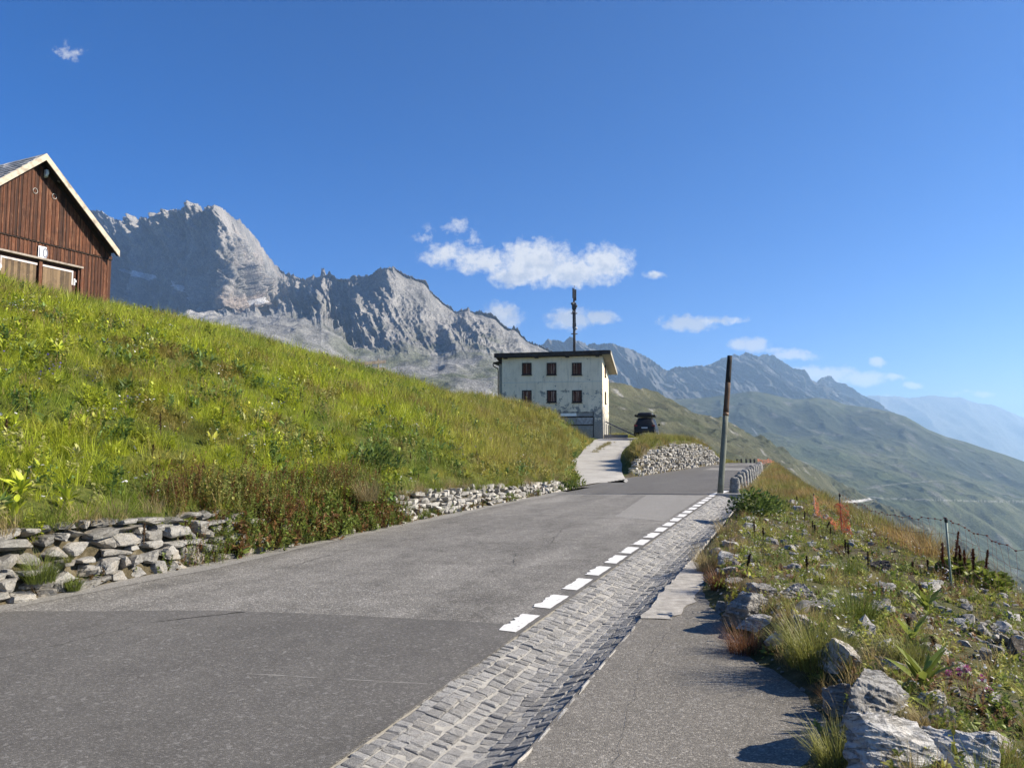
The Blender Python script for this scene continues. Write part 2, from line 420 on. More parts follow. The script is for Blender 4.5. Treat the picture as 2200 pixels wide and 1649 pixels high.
def Hxy(X, Y, detail=True):
    s, q = sq(np.asarray(X, float), np.asarray(Y, float)); return H(s, q, detail)
_ts = np.exp(np.linspace(math.log(2.0), math.log(110), 1500))
def hit(px, py):
    """where the line of sight through a pixel meets the near ground"""
    x, y, z = ray(px, py); X, Y, Z = x * _ts, y * _ts, EYE + z * _ts
    below = np.nonzero(Z < Hxy(X, Y))[0]
    if not len(below): return None
    i = max(below[0], 1)
    t0, t1 = _ts[i - 1], _ts[i]
    for _ in range(12):
        tm = (t0 + t1) / 2
        if EYE + z * tm < float(Hxy(x * tm, y * tm)): t1 = tm
        else: t0 = tm
    return Vector((x * t1, y * t1, float(Hxy(x * t1, y * t1))))

def mat_ground():
    m = Mat('soil_and_turf'); v = m.pos()
    n1 = m.noise(v, .5, 5, .6); n2 = m.noise(v, 9, 5, .65); n3 = m.noise(v, 60, 3, .6)
    turf = m.ramp(m.math('ADD', m.math('MULTIPLY', n1, .35), m.math('MULTIPLY', n2, .65)), [(.3, (.030, .040, .010)), (.5, (.075, .095, .018)), (.7, (.13, .125, .035))])
    soil = m.ramp(n2, [(.3, (.035, .028, .018)), (.55, (.095, .075, .05)), (.75, (.20, .175, .135))])
    soil = m.mix(m.ramp(n3, [(.62, 0), (.70, .8)]), soil, (.20, .185, .155))
    c = m.mix(m.attr('soil', 'Fac'), turf, soil)
    b = m.bump(n3, .5, .03, m.bump(n2, .6, .08))
    return m.pbr(c, .95, b, .1)
gs = np.concatenate([np.arange(-12, 30, .2), np.arange(30, 94, .4), np.arange(94, 130, 3)])
gq = np.concatenate([np.arange(-75, -10, .5), np.arange(-10, -4, .1), np.arange(-4, -2.4, .4), np.arange(-2.4, 3.6, .08), 3.6 + np.cumsum(np.linspace(.12, 1.6, 50))])
S2, Q2 = np.meshgrid(gs, gq, indexing='ij')
Z2 = H(S2, Q2); X2, Y2 = xy(S2, Q2)
Z2 = Z2 - np.where((Q2 > qleft(S2)) & (Q2 < -2.25), .03, 0) - np.where((Q2 >= -2.3) & (Q2 < -1.28) & (S2 < 25.4), .24, 0) - np.where((Q2 >= -2.3) & (Q2 < edge(S2)) & ((S2 >= 25.4) | (Q2 >= -1.28)), .03, 0)
Z2 = Z2 - .035 * DRV(X2, Y2) * ((S2 > 28) & (Q2 < -7.3))
soil = np.where(Q2 > -3, .62 + .9 * fbm(X2 * .8, Y2 * .8, 0, 4, 77), .05 + .3 * fbm(X2 * .9, Y2 * .9, 0, 3, 78))
soil = np.where((Q2 > -3) & (Q2 > np.interp(S2, QC_S, [3.4, 3.3, 3.1, 2.65, 2.35, 1.45, .6, 0.1, -.7, -1.1, -1.2]) - .3), .05, soil)
soil = np.clip(np.maximum(soil, ((Q2 > qleft(S2) - .45) & (Q2 < qleft(S2) + .1)) * .9), 0, 1)
me = mesh_np('ground', np.stack([X2, Y2, Z2], -1).reshape(-1, 3), grid_faces(len(gs), len(gq))[:, ::-1], mat_ground(), True, {'soil': soil.ravel()})
tag(link('ground', me), 'grassy mountainside on both sides of the road', 'ground', None, 'structure')

# ================================================================== far terrain: slopes and mountains
def resample(row, px, jitter=None):
    row = np.array(row, float)
    return np.interp(px, row[:, 0], row[:, 1]), np.exp(np.interp(px, row[:, 0], np.log(row[:, 2])))
def sheet(name, label, rows, vs, px0, px1, nu, nv, relief, mat, colour, back=True, jag=0.0, jagf=.12, skirt=0, seed=0, cat='mountain', smoothrows=True):
    """rows of (px, py, Y) from the skyline to the foot -> one relief surface standing where it stands"""
    px = np.linspace(px0, px1, nu)
    PY, LY = zip(*[resample(r, px) for r in rows]); PY = np.array(PY); LY = np.log(np.array(LY))
    if jag:
        PY[0] = PY[0] - jag * ((ridged(px * jagf, seed * 3.1, 0, 4, seed) - .35) * 1.6 + (ridged(px * jagf * 2.6, seed * 1.1, 0, 3, seed + 3) - .35) * 1.1)
    v = np.linspace(0, 1, nv) ** 1.15
    vs = list(vs)
    if skirt:           # needles stay short: under the crest the face follows the smoothed crest line
        w_ = int(skirt / (px[1] - px[0])) | 1; pad = np.pad(PY[0], w_ // 2, mode='edge')
        sm = np.convolve(pad, np.ones(w_) / w_, 'valid') + skirt * .22
        PY = np.vstack([PY[:1], np.maximum(sm, PY[0] + 2)[None], PY[1:]]); LY = np.vstack([LY[:1], LY[:1] - .004, LY[1:]]); vs.insert(1, .07)
    vs = np.array(vs, float)
    def vint(Mx):
        out = np.empty((nv, nu))
        for i in range(nu): out[:, i] = np.interp(v, vs, Mx[:, i])
        return out
    py = vint(PY); Y = np.exp(vint(LY))
    PXg = np.broadcast_to(px, py.shape)
    cx = (PXg - CX) / F_PX; cz = (CY - py) / F_PX
    yy = math.cos(PITCH) - cz * math.sin(PITCH); zz = math.sin(PITCH) + cz * math.cos(PITCH)
    X = cx / yy * Y; Z = EYE + zz / yy * Y
    P = np.stack([X, Y, Z], -1)
    Vv = np.broadcast_to(v[:, None], py.shape)
    dY, dZ, dX = relief(P, PXg, py, Vv)
    P = P + np.stack([dX, dY, dZ], -1)
    attrs = colour(P, PXg, py, Vv)
    if back:
        b = P[0:1] + np.stack([0 * X[0:1], Y[0:1] * .10, -Y[0:1] * .07], -1)
        b2 = P[0:1] + np.stack([0 * X[0:1], Y[0:1] * .25, -Y[0:1] * .25], -1)
        P = np.concatenate([b2, b, P], 0)
        attrs = {k: np.concatenate([a[0:1], a[0:1], a], 0) for k, a in attrs.items()}
    n = P.shape[0]
    F = grid_faces(n, nu)
    at_ = {k: a.reshape(-1, a.shape[-1]) if a.ndim == 3 else a.ravel() for k, a in attrs.items()}
    me = mesh_np(name, P.reshape(-1, 3), F, mat, False if False else True, at_)
    return tag(link(name, me), label, cat, None, 'structure')
def lerpc(a, b, t):
    return np.asarray(a)[None, None] * (1 - t[..., None]) + np.asarray(b)[None, None] * t[..., None]
def mixc(c, b, t): return c * (1 - t[..., None]) + np.asarray(b)[None, None] * t[..., None]

def mat_terrain(name, sc, bs=.6, bd=4.0):
    m = Mat(name); v = m.pos((1, 1, .55))
    n = m.noise(v, sc, 8, .68); n2 = m.noise(v, sc * 6, 6, .7)
    c = m.attr('col')
    c = m.mix(m.ramp(n, [(.3, .9), (.66, 0)]), c, m.mix(1.0, c, (.45, .46, .48), 'MULTIPLY'))
    c = m.mix(m.ramp(n2, [(.35, .5), (.6, 0)]), c, m.mix(1.0, c, (.6, .6, .6), 'MULTIPLY'))
    c = m.mix(m.ramp(n2, [(.55, 0), (.8, .5)]), c, m.mix(1.0, c, (1.5, 1.48, 1.44), 'MULTIPLY'))
    n3 = m.noise(m.pos(), sc * 19, 4, .7)
    c = m.mix(m.ramp(n3, [(.40, .75), (.52, 0)]), c, m.mix(1.0, c, (.45, .45, .46), 'MULTIPLY'))
    c = m.mix(m.ramp(n3, [(.54, 0), (.64, .6)]), c, m.mix(1.0, c, (1.7, 1.68, 1.62), 'MULTIPLY'))
    b = m.bump(n3, bs, bd * .2, m.bump(n2, bs, bd * .6, m.bump(n, bs, bd)))
    return m.pbr(c, .95, b, .1)
ROCK, ROCK_D, ROCK_W, SCREE, SLAB = (.40, .385, .36), (.25, .246, .235), (.40, .34, .29), (.36, .355, .335), (.50, .48, .44)
TURF, TURF_D, OLIVE = (.11, .12, .055), (.055, .075, .034), (.125, .130, .062)

# --- the rocky chain on the left: big wall, notch, needle ridge, descending crest
SKY1 = [(-300, 560), (-60, 500), (80, 480), (188, 451), (203, 452), (218, 455), (230, 462), (241, 467), (256, 473), (268, 480), (276, 487), (280, 478), (284, 467), (289, 464), (294, 470), (298, 471), (304, 463), (308, 468), (312, 468), (322, 472), (331, 464), (345, 457), (360, 452), (374, 449.5), (386, 451), (389, 450), (393, 442), (397, 447),
    (402, 441), (408, 445), (414, 438), (419, 442), (423.5, 438), (431, 446), (436.5, 453), (441, 449), (447, 441), (451, 444), (455.5, 448), (462, 445), (473, 445), (480, 450), (487, 456), (493, 459), (499, 466), (507, 473), (511, 472), (514.6, 466), (517, 473), (520.5, 481), (528, 487), (535, 495), (549, 511), (556, 520), (563, 531), (577, 552), (591, 569), (597, 573),
    (606, 583), (615, 589), (621, 586), (625, 592), (630, 586), (634, 593), (639, 596), (648, 597), (655, 600), (661, 597), (667, 596), (672, 590), (677, 593), (681, 597), (687, 596), (689, 592), (691, 576), (696, 576), (698, 583), (700, 590), (704, 588), (708, 583), (712, 590), (715, 592), (723, 599), (737, 600), (748, 600), (755, 595), (760, 590), (766, 593), (771, 592), (778, 596), (785, 591), (796, 592), (805, 582), (810, 580), (816, 575), (824, 577), (833, 573), (840, 575), (847, 573), (856, 580), (863, 584), (870, 588), (884, 594), (892, 598), (898, 600),
    (906, 600), (913, 603), (918, 607), (921, 614), (922, 620), (934, 634), (942, 640), (949, 645), (953, 652), (957, 655), (963, 655), (968, 657), (973, 663), (977, 668), (985, 673), (991, 664), (998, 666), (1005, 661), (1011, 667), (1016, 671), (1024, 668), (1033, 668), (1042, 672), (1053, 672), (1060, 677), (1067, 682), (1074, 691), (1081, 698), (1090, 704), (1095, 706), (1100, 707), (1104, 700), (1107, 705), (1112, 702), (1116, 711), (1120, 718), (1126, 724), (1132, 732), (1140, 734), (1149, 738), (1160, 742), (1190, 757), (1230, 778), (1300, 812), (1380, 845)]
YS1 = [(-300, 3000), (120, 3050), (272, 2900), (282, 2560), (360, 2400), (430, 2300), (473, 2160), (520, 2260), (600, 2500), (640, 2450), (690, 2200), (740, 1950), (830, 1760), (900, 1800), (960, 1830), (1030, 1750), (1160, 1650), (1380, 1600)]
def zipY(row, ys):
    ys = np.array(ys, float); return [(a, b, float(np.interp(a, ys[:, 0], ys[:, 1]))) for a, b in row]
row0 = zipY(SKY1, YS1)
row1 = zipY([(-300, 700), (120, 690), (240, 655), (300, 660), (420, 672), (480, 672), (520, 665), (560, 668), (600, 640), (640, 650), (690, 660), (760, 745), (830, 745), (880, 735), (940, 735), (980, 715), (1060, 730), (1160, 772), (1380, 870)],
            [(120, 2750), (240, 2420), (360, 2230), (440, 2080), (476, 1930), (520, 2060), (600, 2260), (650, 2050), (700, 1650), (760, 1420), (850, 1400), (960, 1420), (1060, 1360), (1160, 1330), (1380, 1300)])
row2 = zipY([(-300, 780), (120, 760), (240, 700), (420, 700), (560, 720), (640, 745), (700, 768), (800, 815), (900, 840), (1060, 870), (1160, 880), (1380, 960)],
            [(120, 1500), (400, 1300), (620, 1000), (800, 850), (1000, 780), (1160, 750), (1380, 700)])
row3 = zipY([(-300, 820), (120, 800), (420, 790), (700, 840), (900, 890), (1160, 930), (1380, 1010)], [(120, 420), (700, 380), (1380, 330)])
def surf(P):
    """blurred normal turned to the eye, and length along the range"""
    gu = np.gradient(P, axis=1); gv = np.gradient(P, axis=0)
    n = np.cross(gu, gv); n /= np.linalg.norm(n, axis=-1, keepdims=True) + 1e-9
    n = np.where((n * -P).sum(-1, keepdims=True) < 0, -n, n)
    k = np.ones(31) / 31
    for c in range(3):
        q_ = np.pad(n[..., c], ((0, 0), (15, 15)), mode='edge')
        n[..., c] = np.apply_along_axis(lambda r: np.convolve(r, k, 'valid'), 1, q_)
    n /= np.linalg.norm(n, axis=-1, keepdims=True) + 1e-9
    mid = P[P.shape[0] // 3]
    L = np.concatenate([[0], np.cumsum(np.hypot(*np.diff(mid[:, :2], axis=0).T))])
    return n, np.broadcast_to(L, P.shape[:2])
def rel1(P, px, py, v):
    X, Y, Z = P[..., 0], P[..., 1], P[..., 2]
    nrm, Ls = surf(P)
    cl = (1 - sstep(.50, .66, v))                                   # cliff zone
    top = sstep(0, .05, v)
    shaded = sstep(262, 290, px) * (1 - sstep(462, 486, px)) * sstep(.08, .22, v)
    wx = 40 * fbm(Ls / 160, Z / 160, 0, 3, 41)
    r1 = ridged((Ls + wx + .25 * Z) / 230, Z / 620, 1.3, 5, 21) - .4
    r2 = ridged((Ls + wx + .35 * Z) / 74, Z / 230, 2.3, 5, 23) - .4
    r3 = ridged((Ls + .4 * Z) / 24, Z / 66, 3.3, 4, 25) - .4
    r4 = ridged(Ls / 9, Z / 14, 4.3, 3, 27) - .4
    amp = .62 * cl * top * sstep(500, 640, px) + cl * top * (1 - .62 * shaded) * 1.15 * (1 - sstep(500, 640, px))
    hgt = (105 * r1 + 62 * r2 + 32 * r3 + 13 * r4) * amp * (Y / 2000)
    dy = hgt * nrm[..., 1]; dxx = hgt * nrm[..., 0] * sstep(.05, .38, v)
    low = sstep(.5, .66, v)
    m1 = fbm(X / 150, Y / 190, 0, 5, 31); m2 = ridged(X / 95, Y / 120, 0, 4, 33); m3 = fbm(X / 34, Y / 50, 0, 3, 35)
    fade = 1 - sstep(.9, 1, v)
    dz = (24 * m1 + 9 * (m2 - .4) + 4 * m3) * low * fade * (Y / 1100) 
    dz = dz + cl * top * 8 * fbm(Ls / 40, Y / 60, Z / 40, 4, 37) * (1 - .5 * shaded) + hgt * nrm[..., 2] * .4 * sstep(.08, .3, v)
    return dy, dz, dxx
def col1(P, px, py, v):
    X, Y, Z = P[..., 0], P[..., 1], P[..., 2]
    n = fbm(X / 90, Z / 160, Y / 200, 5, 51); n2 = fbm(X / 30, Y / 30, Z / 60, 4, 53)
    c = lerpc(ROCK_D, ROCK, np.clip(.55 + 1.3 * n + .6 * n2, 0, 1))
    c = mixc(c, ROCK_W, np.clip(n2 * 1.4 + .1, 0, .5) * sstep(560, 470, np.abs(px - 560) + 440))
    low = sstep(.5, .62, v + .05 * n2)
    sc = lerpc((.24, .24, .23), (.40, .395, .375), np.clip(.55 + n2 * 1.1, 0, 1))
    c = c * (1 - low[..., None]) + sc * low[..., None]
    gm = sstep(.05, .3, fbm(X / 130, Y / 160, 0, 4, 55) + .12 * sstep(640, 800, px)) * sstep(.48, .66, v) * sstep(600, 680, px)
    gm = np.maximum(gm, .6 * sstep(.02, .25, fbm(X / 70, Z / 60, Y / 90, 4, 57)) * sstep(.30, .5, v) * sstep(640, 740, px))
    c = mixc(c, (.115, .135, .06), gm * .8)
    slab = sstep(.0, .16, fbm(X / 60, Y / 60, 0, 4, 59) + .22) * sstep(235, 250, px) * (1 - sstep(430, 500, px)) * sstep(.58, .64, v) * (1 - sstep(.85, .95, v))
    c = mixc(c, (.58, .56, .52), slab * .9)
    nn = fbm(px / 16, py / 9, 0, 4, 61)
    snow = np.zeros_like(px)
    for x, y, w, h in ((305, 592, 30, 9), (372, 612, 22, 8), (392, 620, 14, 8), (262, 578, 18, 5), (402, 640, 8, 6)):
        snow = np.maximum(snow, 1 - ((px - x) / w) ** 2 - ((py - y - (px - x) * .1) / h) ** 2 + nn * 1.2)
    c = mixc(c, (.80, .80, .82), sstep(.25, .5, snow))
    sn2 = 1 - ((px - 538) / 13) ** 2 - ((py - 652) / 8) ** 2 + nn * .5
    c = mixc(c, (.85, .85, .85), sstep(.2, .4, sn2))
    pink = (1 - ((px - 515) / 55) ** 2 - ((py - 655) / 22) ** 2 + nn)
    c = mixc(c, (.44, .37, .32), sstep(0, .7, pink) * .8 * (1 - sstep(.2, .4, sn2)))
    return {'col': c}
sheet('rocky_mountain', 'grey rocky mountain chain with a shaded wall and jagged crest behind the hill', [row0, row1, row2, row3], [0, .52, .82, 1], -300, 1380, 1400, 400, rel1, mat_terrain('granite_cliff', .02, .8, 10), col1, jag=2.9, jagf=.21, seed=4, skirt=26)

# --- hazy blue ridge
SKY3 = [(1100, 770), (1162, 744), (1173, 732), (1181, 733), (1189, 729), (1200, 735), (1214, 738), (1219, 732), (1224, 728), (1232, 735), (1241, 731), (1250, 735), (1262, 741), (1275, 737), (1286, 740), (1298, 738), (1319, 739), (1344, 748), (1366, 756), (1389, 766), (1407, 778), (1425, 792), (1435, 796), (1446, 790), (1455, 787), (1468, 789), (1481, 788), (1498, 786), (1514, 786), (1525, 783), (1535, 779), (1543, 775), (1552, 768), (1560, 771), (1568, 767), (1577, 759), (1585, 767), (1593, 762), (1602, 757), (1614, 760), (1622, 764), (1631, 766), (1640, 761), (1648, 761), (1654, 765), (1660, 762), (1668, 769), (1677, 774), (1698, 788), (1719, 799), (1740, 814), (1757, 823), (1765, 813), (1778, 806), (1790, 817), (1802, 822), (1815, 828), (1836, 842), (1857, 857), (1874, 869), (1882, 876), (1920, 900), (1960, 925)]
r0 = zipY(SKY3, [(1100, 4200), (1300, 4300), (1435, 4900), (1600, 5200), (1757, 5600), (1778, 6400), (1960, 6000)])
r1 = zipY([(1100, 830), (1300, 860), (1430, 880), (1600, 880), (1760, 880), (1880, 900), (1960, 950)], [(1100, 3300), (1430, 3900), (1960, 4700)])
r2 = zipY([(1100, 960), (1960, 960)], [(1100, 2600), (1960, 3800)])
def rel3(P, px, py, v):
    X, Y, Z = P[..., 0], P[..., 1], P[..., 2]
    top = sstep(0, .04, v); X = X + .45 * Z + 60 * fbm(X / 300, Z / 300, 0, 3, 72)
    dy = -(380 * (ridged(X / 560, Z / 1500, Y / 2500, 5, 71) - .4) + 190 * (ridged(X / 170, Z / 420, 0, 5, 73) - .4) + 70 * (ridged(X / 52, Z / 120, 0, 4, 74) - .4)) * top
    dz = 45 * fbm(X / 130, Y / 160, Z / 160, 4, 75) * top
    return dy, dz, dy * .1
def col3(P, px, py, v):
    X, Y, Z = P[..., 0], P[..., 1], P[..., 2]
    n = fbm(X / 240, Z / 240, Y / 300, 5, 77)
    c = lerpc((.085, .088, .09), (.165, .165, .165), np.clip(.6 + n * 1.2, 0, 1))
    c = mixc(c, (.07, .085, .055), sstep(.35, .8, v + n * .5) * .5)
    c = mixc(c, (.24, .235, .225), sstep(.25, .45, fbm(X / 200, Z / 300, 0, 4, 79)) * .7)
    return {'col': c}
sheet('far_mountain', 'blue hazy jagged ridge behind the white house', [r0, r1, r2], [0, .6, 1], 1100, 1960, 620, 150, rel3, mat_terrain('far_rock', .006, .7, 25), col3, jag=1.8, jagf=.14, seed=8, skirt=16)

# --- palest ridge of all
SKY4 = [(1780, 900), (1840, 872), (1861, 851), (1885, 849), (1907, 851), (1925, 850), (1949, 855), (1970, 853), (1991, 850), (2005, 849), (2020, 851), (2040, 854), (2062, 853), (2080, 860), (2100, 867), (2118, 868), (2137, 870), (2158, 880), (2200, 898), (2280, 935), (2400, 985), (2600, 1010)]
r0 = zipY(SKY4, [(1780, 11500), (2600, 12500)]); r1 = zipY([(1780, 1010), (2600, 1090)], [(1780, 8800), (2600, 9000)])
def rel4(P, px, py, v):
    X, Y, Z = P[..., 0], P[..., 1], P[..., 2]; top = sstep(0, .05, v)
    return -420 * (ridged(X / 1300, Z / 2600, 0, 4, 81) - .4) * top, 90 * fbm(X / 400, Y / 500, 0, 4, 83) * top, 0 * X
def col4(P, px, py, v):
    n = fbm(P[..., 0] / 500, P[..., 2] / 400, 0, 4, 85)
    return {'col': lerpc((.12, .125, .11), (.20, .20, .19), np.clip(.5 + n, 0, 1))}
sheet('palest_mountain', 'palest ridge on the horizon above the open valley', [r0, r1], [0, 1], 1780, 2600, 260, 60, rel4, mat_terrain('palest_rock', .003, .5, 40), col4, jag=1.2, jagf=.1, seed=12)

# --- broad shoulder across the valley
SKY5 = [(1330, 870), (1418, 853), (1447, 857), (1490, 856), (1531, 852), (1573, 846), (1600, 842), (1614, 840), (1644, 844), (1698, 857), (1725, 857), (1752, 854), (1786, 858), (1815, 869), (1840, 872), (1874, 876), (1911, 884), (1945, 894), (1970, 908), (1991, 921), (2033, 938), (2075, 949), (2116, 963), (2158, 976), (2200, 991), (2300, 1030), (2500, 1100), (2800, 1180)]
r0 = zipY(SKY5, [(1330, 3400), (1620, 3300), (1815, 3300), (2000, 3000), (2200, 2800), (2800, 2600)])
r1 = zipY([(1330, 930), (1500, 930), (1620, 915), (1700, 915), (1815, 930), (1950, 960), (2200, 1060), (2800, 1240)], [(1330, 2900), (1620, 2750), (1815, 2700), (2200, 2350), (2800, 2100)])
r2 = zipY([(1330, 1000), (1620, 985), (1815, 1040), (2000, 1075), (2200, 1080), (2800, 1330)], [(1330, 2300), (1620, 2000), (1815, 1850), (2000, 1800), (2200, 2050), (2800, 1700)])
r3 = zipY([(1330, 1150), (1620, 1120), (1815, 1150), (2000, 1220), (2200, 1330), (2800, 1600)], [(1330, 1500), (1815, 1400), (2200, 1250), (2800, 1150)])
def rel5(P, px, py, v):
    X, Y, Z = P[..., 0], P[..., 1], P[..., 2]; top = sstep(0, .08, v)
    dz = (62 * fbm(X / 620, Y / 760, 0, 5, 91) + 15 * (ridged(X / 150, Y / 330, 0, 5, 93) - .4) + 6 * fbm(X / 45, Y / 80, 0, 4, 95)) * top * (1 - .6 * sstep(.7, 1, v))
    gul = ridged((X + .35 * Y) / 120, Y / 900, 0, 4, 97) - .4
    dz = dz - 20 * gul * sstep(1850, 2050, px) * sstep(.55, .75, v)
    return 0 * X, dz, 0 * X
def col5(P, px, py, v):
    X, Y, Z = P[..., 0], P[..., 1], P[..., 2]
    n = fbm(X / 200, Y / 260, 0, 5, 101); n2 = fbm(X / 60, Y / 80, 0, 4, 103)
    c = lerpc(TURF_D, OLIVE, np.clip(.5 + n + .5 * n2, 0, 1))
    c = mixc(c, (.035, .045, .035), sstep(.02, .2, v + .08 * n) * (1 - sstep(.24, .36, v + .1 * n)) * .7)  # upper band darkened: shadow on the cliffs painted into the colour
    c = mixc(c, (.20, .195, .18), sstep(.18, .40, n2 + .3 * n) * .6)
    c = mixc(c, (.09, .10, .06), sstep(.1, .5, -n2) * .5)
    # the pass road and its houses' yard, seen as pale threads
    px, py, _f = proj(X, Y, Z)
    road = 1 - sstep(.6, 1.5, np.abs(py - np.interp(px, [1700, 1850, 1900, 2000, 2100, 2200, 2400], [1064, 1066, 1070, 1073, 1076, 1077, 1085]) - 1.5 * fbm(px / 30, 0, 0, 2, 5)))
    c = mixc(c, (.50, .49, .46), road * sstep(1780, 1820, px) * .38)
    r2_ = 1 - sstep(.5, 1.3, np.abs(py - np.interp(px, [1700, 1860, 1900, 1960, 2050], [1052, 1050, 1042, 1036, 1030])))
    c = mixc(c, (.36, .35, .31), r2_ * .5 * sstep(1840, 1870, px) * (1 - sstep(1990, 2050, px)))
    fall = 1 - sstep(1.2, 2.4, np.abs(px - np.interp(py, [915, 940], [1612, 1633]) - 2.5 * fbm(py / 5, 0, 0, 2, 6)) * 1.6)
    c = mixc(c, (.5, .5, .5), .6 * fall * sstep(917, 921, py) * (1 - sstep(938, 943, py)))
    return {'col': c}
sheet('valley_shoulder', 'broad hazy green shoulder across the valley', [r0, r1, r2, r3], [0, .3, .7, 1], 1330, 2800, 800, 330, rel5, mat_terrain('hazy_turf', .012, .6, 9), col5, seed=16, cat='hill')

# --- nearer flank that falls to the valley behind the house and the road
SKY6 = [(960, 905), (1060, 880), (1130, 830), (1180, 806), (1250, 806), (1309, 821), (1325, 822), (1343, 824), (1362, 832), (1384, 838), (1405, 848), (1426, 857), (1460, 872), (1475, 880), (1489, 889), (1514, 899), (1530, 898), (1548, 898), (1564, 909), (1598, 930), (1616, 939), (1635, 947), (1677, 968), (1719, 989), (1761, 1010), (1803, 1035), (1850, 1060), (1900, 1085), (1960, 1112), (2050, 1160), (2200, 1245), (2400, 1350), (2700, 1500)]
r0 = zipY(SKY6, [(1180, 560), (1309, 620), (1430, 760), (1548, 820), (1640, 900), (1800, 1150), (1900, 1200), (2200, 1050), (2700, 900)])
r1 = zipY([(960, 930), (1180, 890), (1309, 890), (1430, 915), (1548, 955), (1640, 990), (1720, 1030), (1803, 1075), (1900, 1130), (2200, 1310), (2700, 1600)], [(1180, 400), (1430, 480), (1640, 560), (1800, 700), (1900, 760), (2200, 700), (2700, 600)])
r2 = zipY([(960, 970), (1180, 960), (1430, 990), (1640, 1060), (1800, 1160), (2000, 1320), (2200, 1480), (2700, 1900)], [(1180, 190), (2700, 230)])
def rel6(P, px, py, v):
    X, Y, Z = P[..., 0], P[..., 1], P[..., 2]; top = sstep(0, .06, v)
    dz = (13 * fbm(X / 120, Y / 150, 0, 5, 111) + 8 * (ridged((X - .3 * Y) / 46, Y / 110, 0, 4, 113) - .4) + 2.2 * fbm(X / 14, Y / 18, 0, 4, 115)) * top * (1 - sstep(.85, 1, v)) * (Y / 700)
    return 0 * X, dz, 0 * X
def col6(P, px, py, v):
    X, Y, Z = P[..., 0], P[..., 1], P[..., 2]
    n = fbm((X - .4 * Y) / 60, Y / 150, 0, 5, 121); n2 = fbm(X / 16, Y / 22, 0, 4, 123)
    c = lerpc((.070, .078, .042), (.130, .126, .074), np.clip(.5 + n * 1.1 + .5 * n2, 0, 1))
    c = mixc(c, (.075, .085, .035), sstep(.12, .4, -n2) * .6)
    c = mixc(c, (.36, .35, .33), sstep(.32, .5, n2 + .25 * n) * .8)
    px, py, _f = proj(X, Y, Z)
    rd = 1 - sstep(2.0, 3.2, np.abs(py - np.interp(px, [1800, 1822, 1845, 1862, 1880], [1079, 1077, 1076, 1073, 1069])))
    c = mixc(c, (.62, .60, .56), rd * sstep(1806, 1814, px) * (1 - sstep(1876, 1882, px)))
    return {'col': c}
sheet('valley_flank', 'olive green slope falling to the valley beyond the road', [r0, r1, r2], [0, .6, 1], 960, 2700, 800, 300, rel6, mat_terrain('slope_turf', .05, .6, 3), col6, seed=20, cat='hill')

# --- valley floor under everything
n = 48; V = [(0, 0, -460)] + [(14500 * math.cos(2 * math.pi * i / n), 14500 * math.sin(2 * math.pi * i / n), -460) for i in range(n)]
me = mesh_np('valley_floor', V, [np.array([(0, i + 1, (i + 1) % n + 1) for i in range(n)])], plain('valley_turf', (.10, .115, .05), .95, .3, .01))
tag(link('valley_floor', me), 'green floor of the deep valley', 'valley', None, 'structure')
# --- the air
hz = Mat('valley_air'); pv = hz.n('VolumePrincipled'); hz.t.links.new(pv.outputs[0], hz.out.inputs['Volume'])
pv.inputs['Color'].default_value = (.47, .71, 1, 1); pv.inputs['Density'].default_value = 1.08e-4; pv.inputs['Anisotropy'].default_value = .35
mb = MB(); mb.box((-16000, -16000, -462), (16000, 16000, 900))
tag(mb.build('haze', hz.m), 'pale blue haze filling the valley', 'haze', None, 'stuff')
# ================================================================== road, gutter, paint, walls
def strip(name, label, poly_s, qa, qb, dz, mat, nq=2, kind='structure', cat='road', zf=None):
    """sheet between two edges qa(s), qb(s)"""
    s = np.asarray(poly_s, float); qa = qa(s) if callable(qa) else np.full(len(s), qa); qb = qb(s) if callable(qb) else np.full(len(s), qb)
    t = np.linspace(0, 1, nq)
    Q = qa[:, None] + (qb - qa)[:, None] * t[None]; S = np.repeat(s[:, None], nq, 1)
    X, Y = xy(S, Q); Z = (zf(S, Q) if zf else roadz(S)) + dz
    return tag(link(name, mesh_np(name, np.stack([X, Y, Z], -1).reshape(-1, 3), grid_faces(len(s), nq)[:, ::-1], mat)), label, cat, None, kind)
def poly(name, label, pts, dz, mat, jag=0.0, step=.12, kind='structure', cat='road', seed=1):
    """flat patch from (s,q) corners with a slightly uneven outline"""
    rg = np.random.default_rng(seed); out = []
    for (a, b) in zip(pts, pts[1:] + pts[:1]):
        n = max(1, int(math.dist(a, b) / step)) if jag else 1
        for i in range(n):
            t = i / n; j = rg.normal(0, jag, 2) if (jag and i) else (0, 0)
            out.append((a[0] + (b[0] - a[0]) * t + j[0], a[1] + (b[1] - a[1]) * t + j[1]))
    V = [(*xy(s, q), float(roadz(s)) + dz) for s, q in out]
    me = bpy.data.meshes.new(name); me.from_pydata(V, [], [list(range(len(V)))]); me.update()
    if me.polygons[0].normal.z < 0: me.flip_normals()
    me.materials.append(mat); return tag(link(name, me), label, cat, None, kind)

